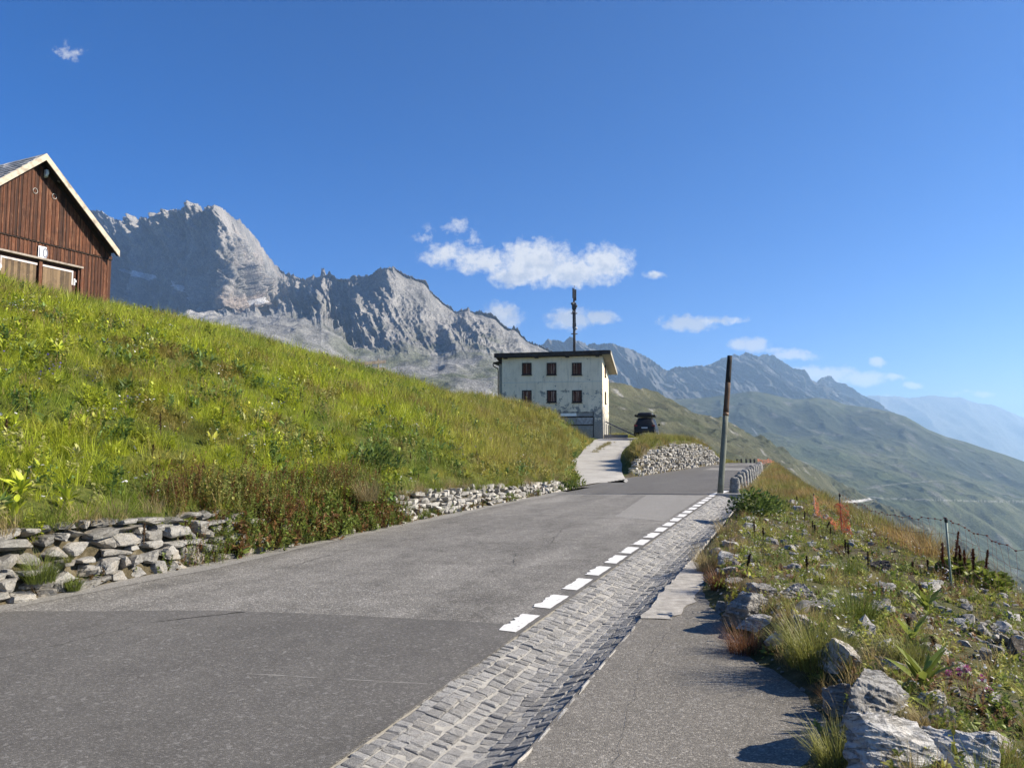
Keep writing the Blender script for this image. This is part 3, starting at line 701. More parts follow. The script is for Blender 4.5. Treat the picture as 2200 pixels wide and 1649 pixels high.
def asphalt(name, dark, light, agg=85, speck=.35, streak=.0, bs=.5):
    m = Mat(name); v = m.pos(); r = m.pos((1, 1, 1), (0, 0, 0))
    vr = m.n('VectorRotate', rotation_type='Z_AXIS'); m.t.links.new(r, vr.inputs['Vector']); vr.inputs['Angle'].default_value = A
    st = m.n('Mapping'); m.t.links.new(vr.outputs[0], st.inputs[0]); st.inputs['Scale'].default_value = (1, .16, 1)
    big = m.noise(v, .35, 5, .6); mid = m.noise(v, 2.4, 6, .65); lane = m.noise(st.outputs[0], 1.3, 6, .6)
    f = m.math('ADD', m.math('MULTIPLY', big, .3), m.math('ADD', m.math('MULTIPLY', mid, .3), m.math('MULTIPLY', lane, .4)))
    c = m.ramp(f, [(.38, dark), (.62, light)])
    cell = m.n('TexVoronoi', feature='F1', Vector=v, Scale=agg)
    sp = m.n('SeparateColor'); m.t.links.new(cell.outputs['Color'], sp.inputs[0])
    c = m.mix(speck, c, m.mix(1.0, c, m.ramp(sp.outputs[0], [(0, .30), (.5, .9), (.85, 1.6), (1, 3.4)]), 'MULTIPLY'))
    cell2 = m.n('TexVoronoi', feature='F1', Vector=v, Scale=agg * .33)
    sp2 = m.n('SeparateColor'); m.t.links.new(cell2.outputs['Color'], sp2.inputs[0])
    c = m.mix(m.ramp(sp2.outputs[1], [(.95, 0), (.97, .25)]), c, (.33, .32, .30))
    c = m.mix(m.ramp(m.noise(v, .9, 7, .7, 1.5), [(.56, 0), (.66, .28)]), c, tuple(x * .62 for x in dark))
    h = m.ramp(cell.outputs['Distance'], [(0, 1), (.7, 0)])
    b = m.bump(h, bs, .006, m.bump(mid, .25, .02))
    return m.pbr(c, .88, b, .28)
A_OLD = asphalt('old_asphalt', (.100, .094, .083), (.225, .213, .190), 80, .55, bs=.6)
A_NEW = asphalt('dark_asphalt', (.090, .085, .077), (.128, .121, .109), 120, .38, bs=.35)
A_FAR = asphalt('far_asphalt', (.092, .087, .079), (.125, .119, .108), 80, .3, bs=.3)
A_PATCH = asphalt('pale_asphalt', (.20, .191, .173), (.235, .225, .204), 90, .35, bs=.35)
A_LAY = asphalt('lay_by_asphalt', (.125, .116, .100), (.178, .165, .143), 100, .42, bs=.4)
S_ALL = np.concatenate([np.arange(-11, 60, 1.0), np.arange(60, 93, .7)])
strip('road', 'grey two lane mountain road with patched asphalt', S_ALL, lambda s: qleft(s) - .04, lambda s: np.where(s < 25.3, -2.19, -1.95), 0, A_OLD, 6)
ss = lambda s: 0.03 * np.sin(s * 1.7) + .02 * np.sin(s * 4.1)
tag(poly('road_patch', 'smooth dark front patch of the road', [(-11, -7.44), (4.9, -7.44), (5.45, -7.1), (5.85, -6.1), (6.2, -5.1), (6.42, -3.9), (6.56, -2.8), (6.6, -2.2), (-11, -2.2)], .004, A_NEW, .012, .2, seed=3))
strip('road_edge', 'smooth dark edge strip of the road below the wall', np.arange(4.9, 28.4, .4), lambda s: -7.47 + ss(s) * .5, lambda s: -7.12 + .06 * np.sin(s * .9) + .1 * sstep(20, 28, s) + ss(s), .004, A_PATCH)
strip('road_edge', 'smooth strip of asphalt beside the cobbled gutter', np.arange(6.6, 25.2, .4), lambda s: -2.37 + ss(s) * .4, -2.19, .004, A_NEW)
poly('road_patch', 'pale repair patch on the road', [(16.94, -3.69), (16.3, -2.5), (24.8, -2.55), (24.5, -4.30)], .004, A_PATCH, .012, .3, seed=5)
strip('road_patch', 'dark newer asphalt of the far road', np.concatenate([np.arange(25.3, 92, .8)]), lambda s: qleft(s) + .05, lambda s: np.full(len(s), -1.96), .004, A_FAR, 4)
poly('road_patch', 'pale patch on the far road', [(49.5, -5.2), (49.5, -2.2), (54, -2.2), (54, -5.0)], .008, A_PATCH, .02, .5, seed=6)
poly('road_patch', 'pale worn patch on the far road crest', [(60, -5.6), (60, -2.2), (72, -2.2), (72, -4.7)], .008, A_OLD, .02, .5, seed=8)
poly('road_seam', 'dark tar seam across the road', [(24.75, -6.9), (25.18, -2.6), (25.25, -2.6), (24.82, -6.9)], .010, plain('tar', (.03, .03, .03), .6), .008, .2, seed=9)
strip('lay_by', 'worn asphalt lay-by beside the gutter', np.arange(-11, 11.2, .3), -1.34, lambda s: edge(s) + .12 + .06 * np.sin(s * 5.3), 0.0, A_LAY, 6)
WHITE = Mat('road_paint'); v = WHITE.pos(); WHITE = WHITE.pbr(WHITE.ramp(WHITE.noise(v, 26, 6, .7), [(.30, (.22, .21, .20)), (.40, (.58, .57, .54)), (.6, (.74, .73, .70))]), .75, None, .3)
rg = np.random.default_rng(5)
s0 = 6.33
for i in range(19):
    L = .70 + rg.normal(0, .03); a = s0 + i * 1.005
    if a > 24.6: break
    jag = .011 if i < 8 else .007
    # ragged towards the old asphalt, crisp towards the smooth strip
    left = [(a + L * t, -2.405 + rg.normal(0, jag) - .02 * (rg.random() < .3)) for t in np.linspace(1, 0, 11)]
    right = [(a - .02 + L * t, -2.235 + rg.normal(0, .003)) for t in np.linspace(0, 1, 7)]
    pts = right + left
    V = [(*xy(s, q), .009) for s, q in pts]
    me = bpy.data.meshes.new('road_marking'); me.from_pydata(V, [], [list(range(len(V)))]); me.update()
    if me.polygons[0].normal.z < 0: me.flip_normals()
    me.materials.append(WHITE); tag(link('road_marking', me), 'white dash of the broken edge line', 'road marking', None, 'structure')
poly('road_marking', 'white start of the far edge line', [(25.35, -2.45), (25.35, -2.12), (27.6, -2.0), (27.6, -2.22)], .009, WHITE, .01, .2, seed=11)
poly('chalk_line', 'faint pale scratch on the front asphalt', [(4.55, -3.62), (4.57, -3.61), (4.785, -2.32), (4.775, -2.32)], .0055, plain('scratch', (.24, .23, .21), .9), .006, .08, seed=12)
poly('road_crack', 'thin crack in the front asphalt', [(6.2, -4.95), (6.19, -4.935), (5.55, -5.45), (5.555, -5.46)], .006, plain('crack', (.06, .058, .054), .9), .010, .06, seed=13)
poly('concrete_fill', 'pale concrete fill beside the gutter', [(7.2, -1.33), (7.25, -1.05), (8.0, -.98), (9.3, -.98), (10.8, -1.22), (10.9, -1.33)], .008, plain('pale_concrete', (.33, .31, .275), .95, .3, 9, .5), .018, .12, seed=14)

def crack(pts, w_, seed, label):
    rg = np.random.default_rng(seed); P = []
    for a, b in zip(pts, pts[1:]):
        for t in np.linspace(0, 1, 14, endpoint=False): P.append(np.array(a) * (1 - t) + np.array(b) * t + rg.normal(0, .018, 2))
    P = np.array(P); d_ = np.gradient(P, axis=0); n_ = np.c_[-d_[:, 1], d_[:, 0]]; n_ /= np.linalg.norm(n_, axis=1, keepdims=True) + 1e-9
    ww = w_ * rg.uniform(.3, 1.2, len(P))[:, None]; L_ = P + n_ * ww; R_ = P - n_ * ww
    V = []
    for a, b in zip(L_, R_): V += [(*xy(*a), .0065), (*xy(*b), .0065)]
    F = np.array([(2 * i, 2 * i + 1, 2 * i + 3, 2 * i + 2) for i in range(len(P) - 1)])
    tag(link('road_crack', mesh_np('road_crack', V, F, bpy.data.materials['crack'])), label, 'road', None, 'structure')
crack([(7.2, -6.6), (8.6, -6.2), (10.3, -6.35), (12.4, -6.0)], .006, 1, 'long crack in the old asphalt')
crack([(9.5, -3.4), (11.0, -3.9), (12.2, -3.7), (14.2, -4.1)], .005, 2, 'branching crack in the old asphalt')
crack([(11.0, -3.9), (11.4, -4.6), (12.0, -4.9)], .004, 3, 'side crack in the old asphalt')
crack([(3.0, -6.3), (4.2, -5.6), (5.4, -5.46)], .004, 4, 'fine crack in the front asphalt')
crack([(2.6, -.75), (4.3, -.9), (5.8, -1.05), (7.1, -.98)], .0013, 5, 'fine crack in the lay-by')
# ------------------------------------------------------------------ stones
def cube_template(k):
    """points of a k*k subdivided cube surface and its quads"""
    V, F = [], []
    lin = np.linspace(-1, 1, k)
    for ax in range(3):
        for sg in (-1, 1):
            a, b = [(1, 2), (2, 0), (0, 1)][ax]
            base = len(V)
            for i in range(k):
                for j in range(k):
                    p = [0, 0, 0]; p[ax] = sg; p[a] = lin[i]; p[b] = lin[j]; V.append(p)
            for i in range(k - 1):
                for j in range(k - 1):
                    q = [base + i * k + j, base + (i + 1) * k + j, base + (i + 1) * k + j + 1, base + i * k + j + 1]
                    F.append(q if sg > 0 else q[::-1])
    V = np.array(V, float); key = {}; remap = []
    U = []
    for p in V:
        kk = tuple(np.round(p, 5))
        if kk not in key: key[kk] = len(U); U.append(p)
        remap.append(key[kk])
    return np.array(U), np.array(remap)[np.array(F)]
CT4, CF4 = cube_template(4); CT3, CF3 = cube_template(3); CT6, CF6 = cube_template(6)
def stone_pts(T, rg, round_=.25, chop=.25, rough=.05):
    p = T * (1 - round_) + T / np.linalg.norm(T, axis=1, keepdims=True) * round_ * 1.25
    for _ in range(7):
        n = rg.normal(size=3); n[1] *= .6; n /= np.linalg.norm(n); d = rg.uniform(.85, 1.25) * (1 - chop * rg.random())
        over = np.maximum(p @ n - d, 0); p = p - over[:, None] * n
    p = p / np.abs(p).max(0)
    sh = rg.normal(0, .07, 3)
    p[:, 0] += p[:, 2] * sh[0]; p[:, 2] += p[:, 0] * sh[1]
    return p + rg.normal(0, rough, p.shape)
def mat_stone(name, dark, light, lichen=.3, warm=(.42, .36, .28), sc=7, bs=.6):
    m = Mat(name); v = m.pos(); vs = m.pos((1, 1, 2.6))
    r = m.attr('rnd', 'Fac')
    n = m.noise(vs, sc, 7, .68); n2 = m.noise(v, sc * 7, 5, .65)
    f = m.math('ADD', m.math('MULTIPLY', n, .65), m.math('MULTIPLY', r, .35))
    c = m.ramp(f, [(.28, dark), (.68, light)])
    c = m.mix(m.ramp(m.noise(v, sc * .6, 4), [(.5, 0), (.7, .5)]), c, warm)
    c = m.mix(m.ramp(n2, [(.36, .65), (.5, 0)]), c, m.mix(1.0, c, (.4, .4, .4), 'MULTIPLY'))
    c = m.mix(m.ramp(m.noise(v, sc * 2.6, 4, .6), [(.60, 0), (.68, lichen)]), c, (.5, .5, .47))
    return m.pbr(c, .93, m.bump(n2, bs, .012, m.bump(n, bs, .04)), .15)
M_WALL = mat_stone('drystone', (.125, .12, .108), (.31, .30, .275))
M_WALL_P = mat_stone('pale_drystone', (.20, .192, .175), (.44, .425, .39))
def drystone(name, label, s0, s1, qb, qt, base, top, lr, hr, T, mat, seed, holes=.04, depth=.14, bulge=.03):
    rg = np.random.default_rng(seed); mb = MB(); TT, FF = T
    dvec = np.array([DS, DC, 0]); out = np.array([DC, -DS, 0]); up = np.array([0, 0, 1.0])
    h = -.03
    hmax = max(float(top(s)) - float(base(s)) for s in np.linspace(s0, s1, 40))
    while h < hmax:
        rh = rg.uniform(*hr); s = s0 + rg.uniform(-.2, 0)
        qbf, qtf = (qb if callable(qb) else (lambda s: qb)), (qt if callable(qt) else (lambda s: qt))
        while s < s1:
            L = rg.uniform(*lr) * (1.5 if rg.random() < .1 else 1); sc = s + L / 2; b = float(base(sc)); Ht = float(top(sc)) - b
            hh = rh * rg.uniform(.8, 1.25); z = h + hh / 2 + .03 * math.sin(sc * 1.7 + h * 5)
            s += L * .97
            if z > Ht - hh * .2 or rg.random() < holes: continue
            f = np.clip(z / max(Ht, .1), 0, 1); q = float(qbf(sc)) + (float(qtf(sc)) - float(qbf(sc))) * f + rg.normal(0, bulge)
            p = stone_pts(TT, rg, rg.uniform(.12, .4), .55, .03) * np.array([L / 2 * 1.0, depth * rg.uniform(.8, 1.2), hh / 2 * 1.03])
            t = rg.normal(0, .07); ca, sa = math.cos(t), math.sin(t); p = np.c_[p[:, 0] * ca - p[:, 2] * sa, p[:, 1], p[:, 0] * sa + p[:, 2] * ca]
            x, y = xy(sc, q - depth * .75)
            V = np.array([x, y, b + z]) + p[:, :1] * dvec + p[:, 1:2] * out + p[:, 2:] * up
            mb.addnp(V, FF, rg.random())
        h += rh * .93
    o = mb.build(name, mat, None, False); return tag(o, label, 'stone wall')
z0 = lambda s: roadz(s)
drystone('stone_wall', 'low dry stone wall of flat slabs at the near left road edge', 2.0, 11.5, -7.40, -7.70, z0, lambda s: walltop(s) - .03 - .30 * sstep(8.2, 11.0, s), (.15, .40), (.075, .165), (CT6, CF6), M_WALL, 21, .0, .16, .025)
drystone('stone_wall', 'low dry stone wall of pale rubble along the road before the drive', 11.6, 27.3, -7.42, -7.70, z0, lambda s: walltop(s) - .02 - .35 * (1 - sstep(12.2, 14.5, s)) - .15 * sstep(26, 27.3, s), (.12, .34), (.08, .16), (CT3, CF3), M_WALL_P, 22, .05)
drystone('stone_wall', 'tall curved retaining wall of rough pale rubble below the car', 38.6, 65.5, lambda s: qleft(s) - .02, lambda s: qleft(s) - .22, z0, lambda s: np.interp(s, [38.6, 40, 43, 47, 52, 58, 62, 65.5], [.3, .9, 1.35, 1.6, 1.7, 1.6, 1.2, .4]), (.16, .42), (.11, .24), (CT3, CF3), M_WALL_P, 23, .05, .2, .07)
# parapet below the bollards
drystone('stone_wall', 'sunlit rubble parapet that carries the granite bollards', 27.2, 60, -1.66, -1.72, lambda s: -.55 + 0 * s, lambda s: -.03 + 0 * s, (.2, .5), (.12, .22), (CT3, CF3), M_WALL_P, 24, .02, .16, .05)

# ------------------------------------------------------------------ cobbled gutter
def gut(q):
    t = np.clip((np.asarray(q, float) + 2.2) / .87, 0, 1)
    return -.085 * np.sin(math.pi * t ** 1.35) ** 1.2
SETT = CT4.copy(); SETT[:, :2] = np.sign(SETT[:, :2]) * np.where(np.abs(SETT[:, :2]) > .9, 1, .80)
SETT[:, 2] = np.where((CT4[:, 2] > .9) & ((np.abs(CT4[:, 0]) > .9) | (np.abs(CT4[:, 1]) > .9)), .84, SETT[:, 2])
rg = np.random.default_rng(31); mb = MB(); NR = 9
for r in range(NR):
    s = -1 + rg.uniform(0, .15); qw = .87 / NR; qc = -2.2 + qw * (r + .5)
    dz = float(gut(qc + .01) - gut(qc - .01)) / .02
    while s < 25.2:
        L = rg.uniform(.072, .112); g = .007
        p = SETT.copy(); p[:, :2] += rg.normal(0, .035, (len(p), 2)); p[:, 2] += rg.normal(0, .05, len(p)); p = p * np.array([(L - g) / 2, (qw - .005) / 2, .045])
        sc = s + L / 2; wq = qc + .012 * math.sin(sc * 2.1 + r) + rg.normal(0, .004)
        S_ = sc + p[:, 0]; Q_ = wq + p[:, 1]; X_, Y_ = xy(S_, Q_)
        Z_ = float(gut(qc)) - .05 + rg.normal(0, .0035) + p[:, 2] + (Q_ - qc) * dz + p[:, 0] * rg.normal(0, .05)
        mb.addnp(np.c_[X_, Y_, Z_], CF4, rg.random()); s += L
M_COB = mat_stone('granite_setts', (.235, .23, .22), (.43, .42, .40), .2, (.34, .32, .28), 30, .8)
gutter = mb.build('cobble_gutter', M_COB, None, False); tag(gutter, 'hollow gutter of grey granite setts between road and lay-by', 'gutter', None, 'structure')
qs = np.linspace(-2.215, -1.325, 15)
strip('gutter_mortar', 'sandy mortar between the gutter setts', np.arange(-2, 25.3, .5), -2.215, -1.325, -.0135, plain('sandy_mortar', (.33, .315, .28), .95, .2, 25, .4), 15, zf=lambda S, Q: gut(Q))
mb = MB(); s = -1.0; rg = np.random.default_rng(33)
while s < 25:
    L = rg.uniform(.18, .5); p = stone_pts(CT3, rg, .15, .1, .02) * np.array([L / 2 - .002, .010, .05])
    X_, Y_ = xy(s + L / 2 + p[:, 0], -1.322 + p[:, 1] + rg.normal(0, .002)); mb.addnp(np.c_[X_, Y_, p[:, 2] - .041 + rg.normal(0, .004)], CF3, rg.random()); s += L
tag(mb.build('kerb_edge', mat_stone('kerb_stone', (.24, .23, .215), (.38, .37, .345)), None, False), 'thin pale stone edge of the gutter', 'kerb', None, 'structure')
mb = MB(); x, y = xy(25.42, -1.75)
Mx = Matrix.Translation((x, y, 0)) @ Matrix.Rotation(-A, 4, 'Z')
mb.box((-.5, -.14, -.2), (.95, .16, .05), Mx)
tag(mb.build('kerb_block', plain('weathered_concrete', (.30, .29, .27), .95, .3, 9, .4), None, False, .015), 'concrete block closing the gutter at the foot of the leaning pole', 'kerb block')

# ------------------------------------------------------------------ gravel drive
rows, zs = [], []
ys = np.linspace(0, len(DRIVE) - 1, 60)
ax = np.array([[*a, *b] for a, b in DRIVE])
V = []
for k in ys:
    i = min(int(k), len(DRIVE) - 2); f = k - i; rr = ax[i] * (1 - f) + ax[i + 1] * f
    for t in np.linspace(0, 1, 14):
        p = rr[:3] * (1 - t) + rr[3:] * t
        e = .10 * math.sin(k * 4.3 + (t > .5) * 2) * (abs(t - .5) * 2) ** 6
        V.append((p[0] + e, p[1], float(Hxy(p[0] + e, p[1], False))))
V = np.array(V); _s, _q = sq(V[:, 0], V[:, 1]); V[:, 2] += .006 + .02 * sstep(0, 1.0, qleft(_s) - _q)
m = Mat('drive_gravel'); v = m.pos()
n = m.noise(v, .8, 6, .65); n2 = m.noise(v, 14, 5, .65)
c = m.ramp(m.math('ADD', m.math('MULTIPLY', n, .55), m.math('MULTIPLY', n2, .45)), [(.3, (.24, .225, .20)), (.55, (.40, .385, .35)), (.75, (.50, .48, .44))])
me = mesh_np('drive', V, grid_faces(60, 14)[:, ::-1], m.pbr(c, .95, m.bump(n2, .5, .03), .15))
tag(link('drive', me), 'pale gravel drive climbing from the road to the white house', 'drive', None, 'structure')
# ================================================================== wooden barn
def wood(name, dark, light, sc=3, streak=(9, 9, .5), rough=.75, bs=.35, worn=None):
    m = Mat(name); v = m.obj(streak); r = m.attr('rnd', 'Fac'); v2 = m.obj((1, 1, 1))
    n = m.noise(v, sc, 7, .65)
    f = m.math('ADD', m.math('MULTIPLY', n, .6), m.math('MULTIPLY', r, .4))
    c = m.ramp(f, [(.25, dark), (.72, light)])
    if worn:   # weathered, greyed streaks
        c = m.mix(m.ramp(m.math('ADD', m.noise(v, sc * 1.7, 5, .7), m.math('MULTIPLY', r, .12)), [(.62, 0), (.74, .75)]), c, worn)
    c = m.mix(m.ramp(m.noise(v2, 2.2, 5, .65), [(.32, .65), (.5, 0)]), c, m.mix(1.0, c, (.38, .34, .32), 'MULTIPLY'))
    return m.pbr(c, rough, m.bump(n, bs, .012), .3)
W_RED = wood('red_brown_boards', (.022, .008, .004), (.125, .040, .015), worn=(.27, .15, .085))
W_NEW = wood('pale_larch', (.33, .275, .20), (.55, .48, .37), 2.2, (2, 2, 2), .7, .2)
W_GREY = wood('grey_wood', (.16, .135, .11), (.36, .31, .26), 3, (6, 6, .6), .85)
W_DOOR = wood('door_boards', (.05, .033, .018), (.21, .14, .075), 3, (9, 9, .35), .7, .3)
W_DARK = wood('dark_beam', (.022, .014, .010), (.065, .040, .027), 3, (4, 4, 1), .8)
c0 = at(235, 650, 36.0)
BARN_Z = 7.6
bt = R(25); dl = Vector((-math.sin(bt), -math.cos(bt), 0)); nin = Vector((-math.cos(bt), math.sin(bt), 0))
barn = thing('wooden_barn', 'dark red brown board barn with a pale bargeboard on the hill', 'barn', (c0.x, c0.y, BARN_Z), math.atan2(dl.y, dl.x))
# local frame: x along the gable wall to the left, y = out of the wall towards the road is -? (checked below)
Mb = barn.rotation_euler.to_matrix().to_4x4()
ysg = 1 if (Mb.to_3x3() @ Vector((0, 1, 0))).dot(nin) > 0 else -1      # sign of "into the building"
HW, EAV, PIT = 3.74, 10.48 - BARN_Z, math.tan(R(42.5)); DEP = 9.0
apex = EAV + HW * PIT
def gz(x): return apex - abs(x - HW) * PIT
def yb(v): return v * ysg                                     # v metres into the building
# wall core
mb = MB()
P = [(0, .06), (2 * HW, .06)]
front = [(0, 0), (2 * HW, 0), (2 * HW, EAV), (HW, apex), (0, EAV)]
V = [(x, yb(.03), z - (1.2 if z == 0 else 0)) for x, z in front] + [(x, yb(DEP), z - (1.2 if z == 0 else 0)) for x, z in front]
F = [(0, 1, 2, 3, 4), (9, 8, 7, 6, 5), (0, 5, 6, 1), (1, 6, 7, 2), (4, 9, 5, 0)]
mb.add(V, F, .2)
rg = np.random.default_rng(51)
# upper boards overhang the lower ones by a hand; battens cover the joints
MID = 10.36 - BARN_Z; DTOP = 9.55 - BARN_Z; D0, D1 = 1.62, 5.2
def board(xa, xb, za, zb0, zb1, o, th, a):
    y0, y1 = sorted((yb(-o), yb(-o - th)))
    lo, hi = (y0, y1)
    Pts = [(xa, lo, za), (xb, lo, za), (xb, hi, za), (xa, hi, za), (xa, lo, zb0), (xb, lo, zb1), (xb, hi, zb1), (xa, hi, zb0)]
    mb.hexa(Pts, a)
x = 0.0
while x < 2 * HW:
    wd = rg.uniform(.145, .19); xb_ = min(x + wd, 2 * HW)
    a = rg.random()
    t0, t1 = gz(x), gz(xb_)
    mlow = MID
    if t0 > MID and t1 > MID:
        board(x + .004, xb_ - .004, MID + rg.uniform(-.012, .012), t0, t1, .035, .024, a)
        if rg.random() < .93: board(xb_ - .028, xb_ + .026, MID + .01, gz(xb_ - .028), gz(xb_ + .026), .06, .02, rg.random())
        low_t = MID - .02
    else: low_t = min(t0, t1)
    bot = -1.2 if (xb_ < D0 or x > D1) else DTOP + .10
    board(x + .004, xb_ - .004, bot, low_t, low_t, .0, .024, rg.random() * .9)
    if rg.random() < .93 and not (D0 - .05 < xb_ < D1 and False): board(xb_ - .028, xb_ + .026, bot, low_t - .004, low_t - .004, .025, .02, rg.random())
    x = xb_
wall = mb.build('wall', W_RED, barn); 
mb = MB(); mb.box((-.02, min(yb(-.075), yb(-.03)), MID - .055), (2 * HW + .02, max(yb(-.075), yb(-.03)), MID - .015)); mb.build('drip_batten', W_DARK, barn)
# roof: two slabs with shingles
OV, OH, TH = .56, -.03, .13
def roof_side(sgn):
    mbs = MB(); ex = HW + OH
    nrm = math.hypot(1, PIT)
    c_ = 16; L = ex * nrm
    for k in range(c_):       # shingle courses
        rg2 = np.random.default_rng(60 + k)
        y = -OV
        while y < DEP + .4:
            wd = rg2.uniform(.16, .4); y2 = min(y + wd, DEP + .4)
            u0, u1 = ex * k / c_, ex * (k + 1.25) / c_
            u1 = min(u1, ex); lift = .030 + rg2.uniform(0, .018)
            pts = []
            for (u, l) in ((u0, .012), (u1, lift)):
                for yy_ in (y + .004, y2 - .004):
                    pts.append((u, yy_, l))
            def W3(u, yv, l): return (HW + sgn * (u + l * PIT / nrm), yb(yv), apex + .20 - u * PIT + l / nrm)
            b4 = [W3(u0, y + .004, -.02), W3(u1, y + .004, -.02), W3(u1, y2 - .004, -.02), W3(u0, y2 - .004, -.02)]
            t4 = [W3(u0, y + .004, .012), W3(u1, y + .004, lift), W3(u1, y2 - .004, lift), W3(u0, y2 - .004, .012)]
            mbs.hexa(b4 + t4, rg2.random()); y = y2
    return mbs.build('shingle_slope', mat_stone('grey_shingles' , (.24, .235, .23), (.55, .535, .515), .1, (.40, .36, .32), 9, .3), roof)
mb = MB()
for sgn in (-1, 1):
    e = HW + OH
    def W4(u, yv, l): return (HW + sgn * u, yb(yv), apex + .18 - u * PIT - l)
    mb.hexa([W4(0, -OV, .05), W4(e, -OV, .05), W4(e, DEP + .4, .05), W4(0, DEP + .4, .05), W4(0, -OV, 0), W4(e, -OV, 0), W4(e, DEP + .4, 0), W4(0, DEP + .4, 0)], .5)
    for yv in np.arange(.4, DEP, .95):
        mb.hexa([W4(.1, yv, .19), W4(e - .08, yv, .19), W4(e - .08, yv + .11, .19), W4(.1, yv + .11, .19), W4(.1, yv, .052), W4(e - .08, yv, .052), W4(e - .08, yv + .11, .052), W4(.1, yv + .11, .052)], .3)
roof = mb.build('roof', W_DARK, barn)
roof_side(-1); roof_side(1)
mb = MB()   # pale bargeboards
for sgn in (-1, 1):
    e = HW + OH + .02
    def W5(u, yv, l): return (HW + sgn * u, yb(yv), apex + .215 - u * PIT - l)
    mb.hexa([W5(0.0, -OV - .04, .30), W5(e, -OV - .04, .30), W5(e, -OV - .004, .30), W5(0.0, -OV - .004, .30), W5(0.0, -OV - .04, 0), W5(e, -OV - .04, 0), W5(e, -OV - .004, 0), W5(0, -OV - .004, 0)], .6)
mb.build('bargeboard', W_NEW, barn)
mb = MB()
for sgn in (-1, 1):
    e = HW + OH - .05
    def W6(u, yv, l): return (HW + sgn * u, yb(yv), apex + .13 - u * PIT - l)
    mb.hexa([W6(0.05, -OV + .02, .24), W6(e, -OV + .02, .24), W6(e, -OV + .10, .24), W6(0.05, -OV + .10, .24), W6(0.05, -OV + .02, 0), W6(e, -OV + .02, 0), W6(e, -OV + .10, 0), W6(0.05, -OV + .10, 0)], .4)
    mb.hexa([W6(0.0, -.10, .22), W6(e, -.10, .22), W6(e, -.02, .22), W6(0.0, -.02, .22), W6(0, -.10, .0), W6(e, -.10, .0), W6(e, -.02, .0), W6(0, -.02, .0)], .4)
mb.build('rafter_tie', W_DARK, barn)
def fbox(mbx, xa, xb, za, zb, o0, o1, a=.5):
    mbx.box((xa, min(yb(-o0), yb(-o1)), za), (xb, max(yb(-o0), yb(-o1)), zb), None, a)
DB = -.7
# lintel, door leaves with frames, middle post
mb = MB(); fbox(mb, D0 - .1, D1 + .1, DTOP + .02, DTOP + .10, .0, .20, .8); mb.build('door_hood', W_GREY, barn)
mb = MB(); fbox(mb, 3.36, 3.50, DB, DTOP, .0, .09, .9); mb.build('door_post', W_RED, barn)
mb = MB(); fbox(mb, D0, D0 + .07, DB, DTOP, .0, .07, .5); mb.build('door_post', W_RED, barn)
for xa, xb_ in ((D0 + .32, 3.30), (3.60, 5.1)):
    mb = MB(); x = xa
    while x < xb_ - .01:
        w_ = min(rg.uniform(.11, .16), xb_ - x); fbox(mb, x + .002, x + w_ - .002, DB, DTOP - .17, .012, .035, rg.random()); x += w_
    dr = mb.build('door', W_DOOR, barn)
    mb = MB(); fbox(mb, xa - .03, xb_ + .03, DTOP - .24, DTOP - .15, .03, .062, .9); fbox(mb, xa - .03, xa + .04, DTOP - .8, DTOP - .242, .03, .06, .9) if xa < 3 else fbox(mb, xb_ - .04, xb_ + .03, DTOP - .7, DTOP - .242, .03, .06, .8)
    mb.build('door_frame', wood('grey_pink_trim', (.34, .29, .27), (.55, .48, .46), 3, (5, 5, 5)), dr)
    mb = MB(); hx = (xa - .1) if xa < 3 else (xb_ + .04)
    fbox(mb, hx - .02, hx + .05, DTOP - .80, DTOP - .50, .062, .085); fbox(mb, hx - .06, hx + .02, DTOP - .66, DTOP - .56, .086, .11); mb.build('hinge', plain('galvanised', (.5, .5, .5), .5, .1, 20, 0, .5, .5), dr)
# number plate reading 10
def px_x(px, off=0.0):
    """x along the gable wall seen at a pixel column"""
    t = (px - CX) / F_PX; o = (-nin) * off
    return ((c0.x + o.x) - t * (c0.y + o.y)) / (t * dl.y - dl.x)
def zz_at(px, py, off=0.0):
    x = px_x(px, off); Y = c0.y - nin.y * off + dl.y * x; return at(px, py, Y).z - BARN_Z
xa, xb_ = px_x(80), px_x(62); za, zb_ = zz_at(71, 558), zz_at(71, 530)
mb = MB(); fbox(mb, xa, xb_, za, zb_, .085, .105, .5)
pl = mb.build('number_plate', plain('white_plate', (.72, .73, .75), .6, .06, 6), barn)
fc = bpy.data.curves.new('number', 'FONT'); fc.body = '10'; fc.size = (zb_ - za) * 1.02; fc.extrude = .004; fc.align_x = 'CENTER'; fc.align_y = 'CENTER'; fc.offset = .006
fo = bpy.data.objects.new('number', fc); COL.objects.link(fo)
dg = bpy.context.evaluated_depsgraph_get(); tm = bpy.data.meshes.new_from_object(fo.evaluated_get(dg)); bpy.data.objects.remove(fo)
tm.transform(Matrix.Diagonal((.85, 1, 1, 1)))
tm.materials.clear(); tm.materials.append(plain('faded_grey_paint', (.16, .17, .21), .7, .2, 9))
nm = link('number', tm, pl); nm.location = ((xa + xb_) / 2, yb(-.108), (za + zb_) / 2)
# text faces -y (towards the road) with its reading direction along the wall as seen from the road
e1 = (Mb.to_3x3().inverted() @ (-dl)); e3 = (Mb.to_3x3().inverted() @ (-nin)); e2 = Vector((0, 0, 1))
nm.rotation_euler = Matrix((e1, e2, e3)).transposed().to_euler()
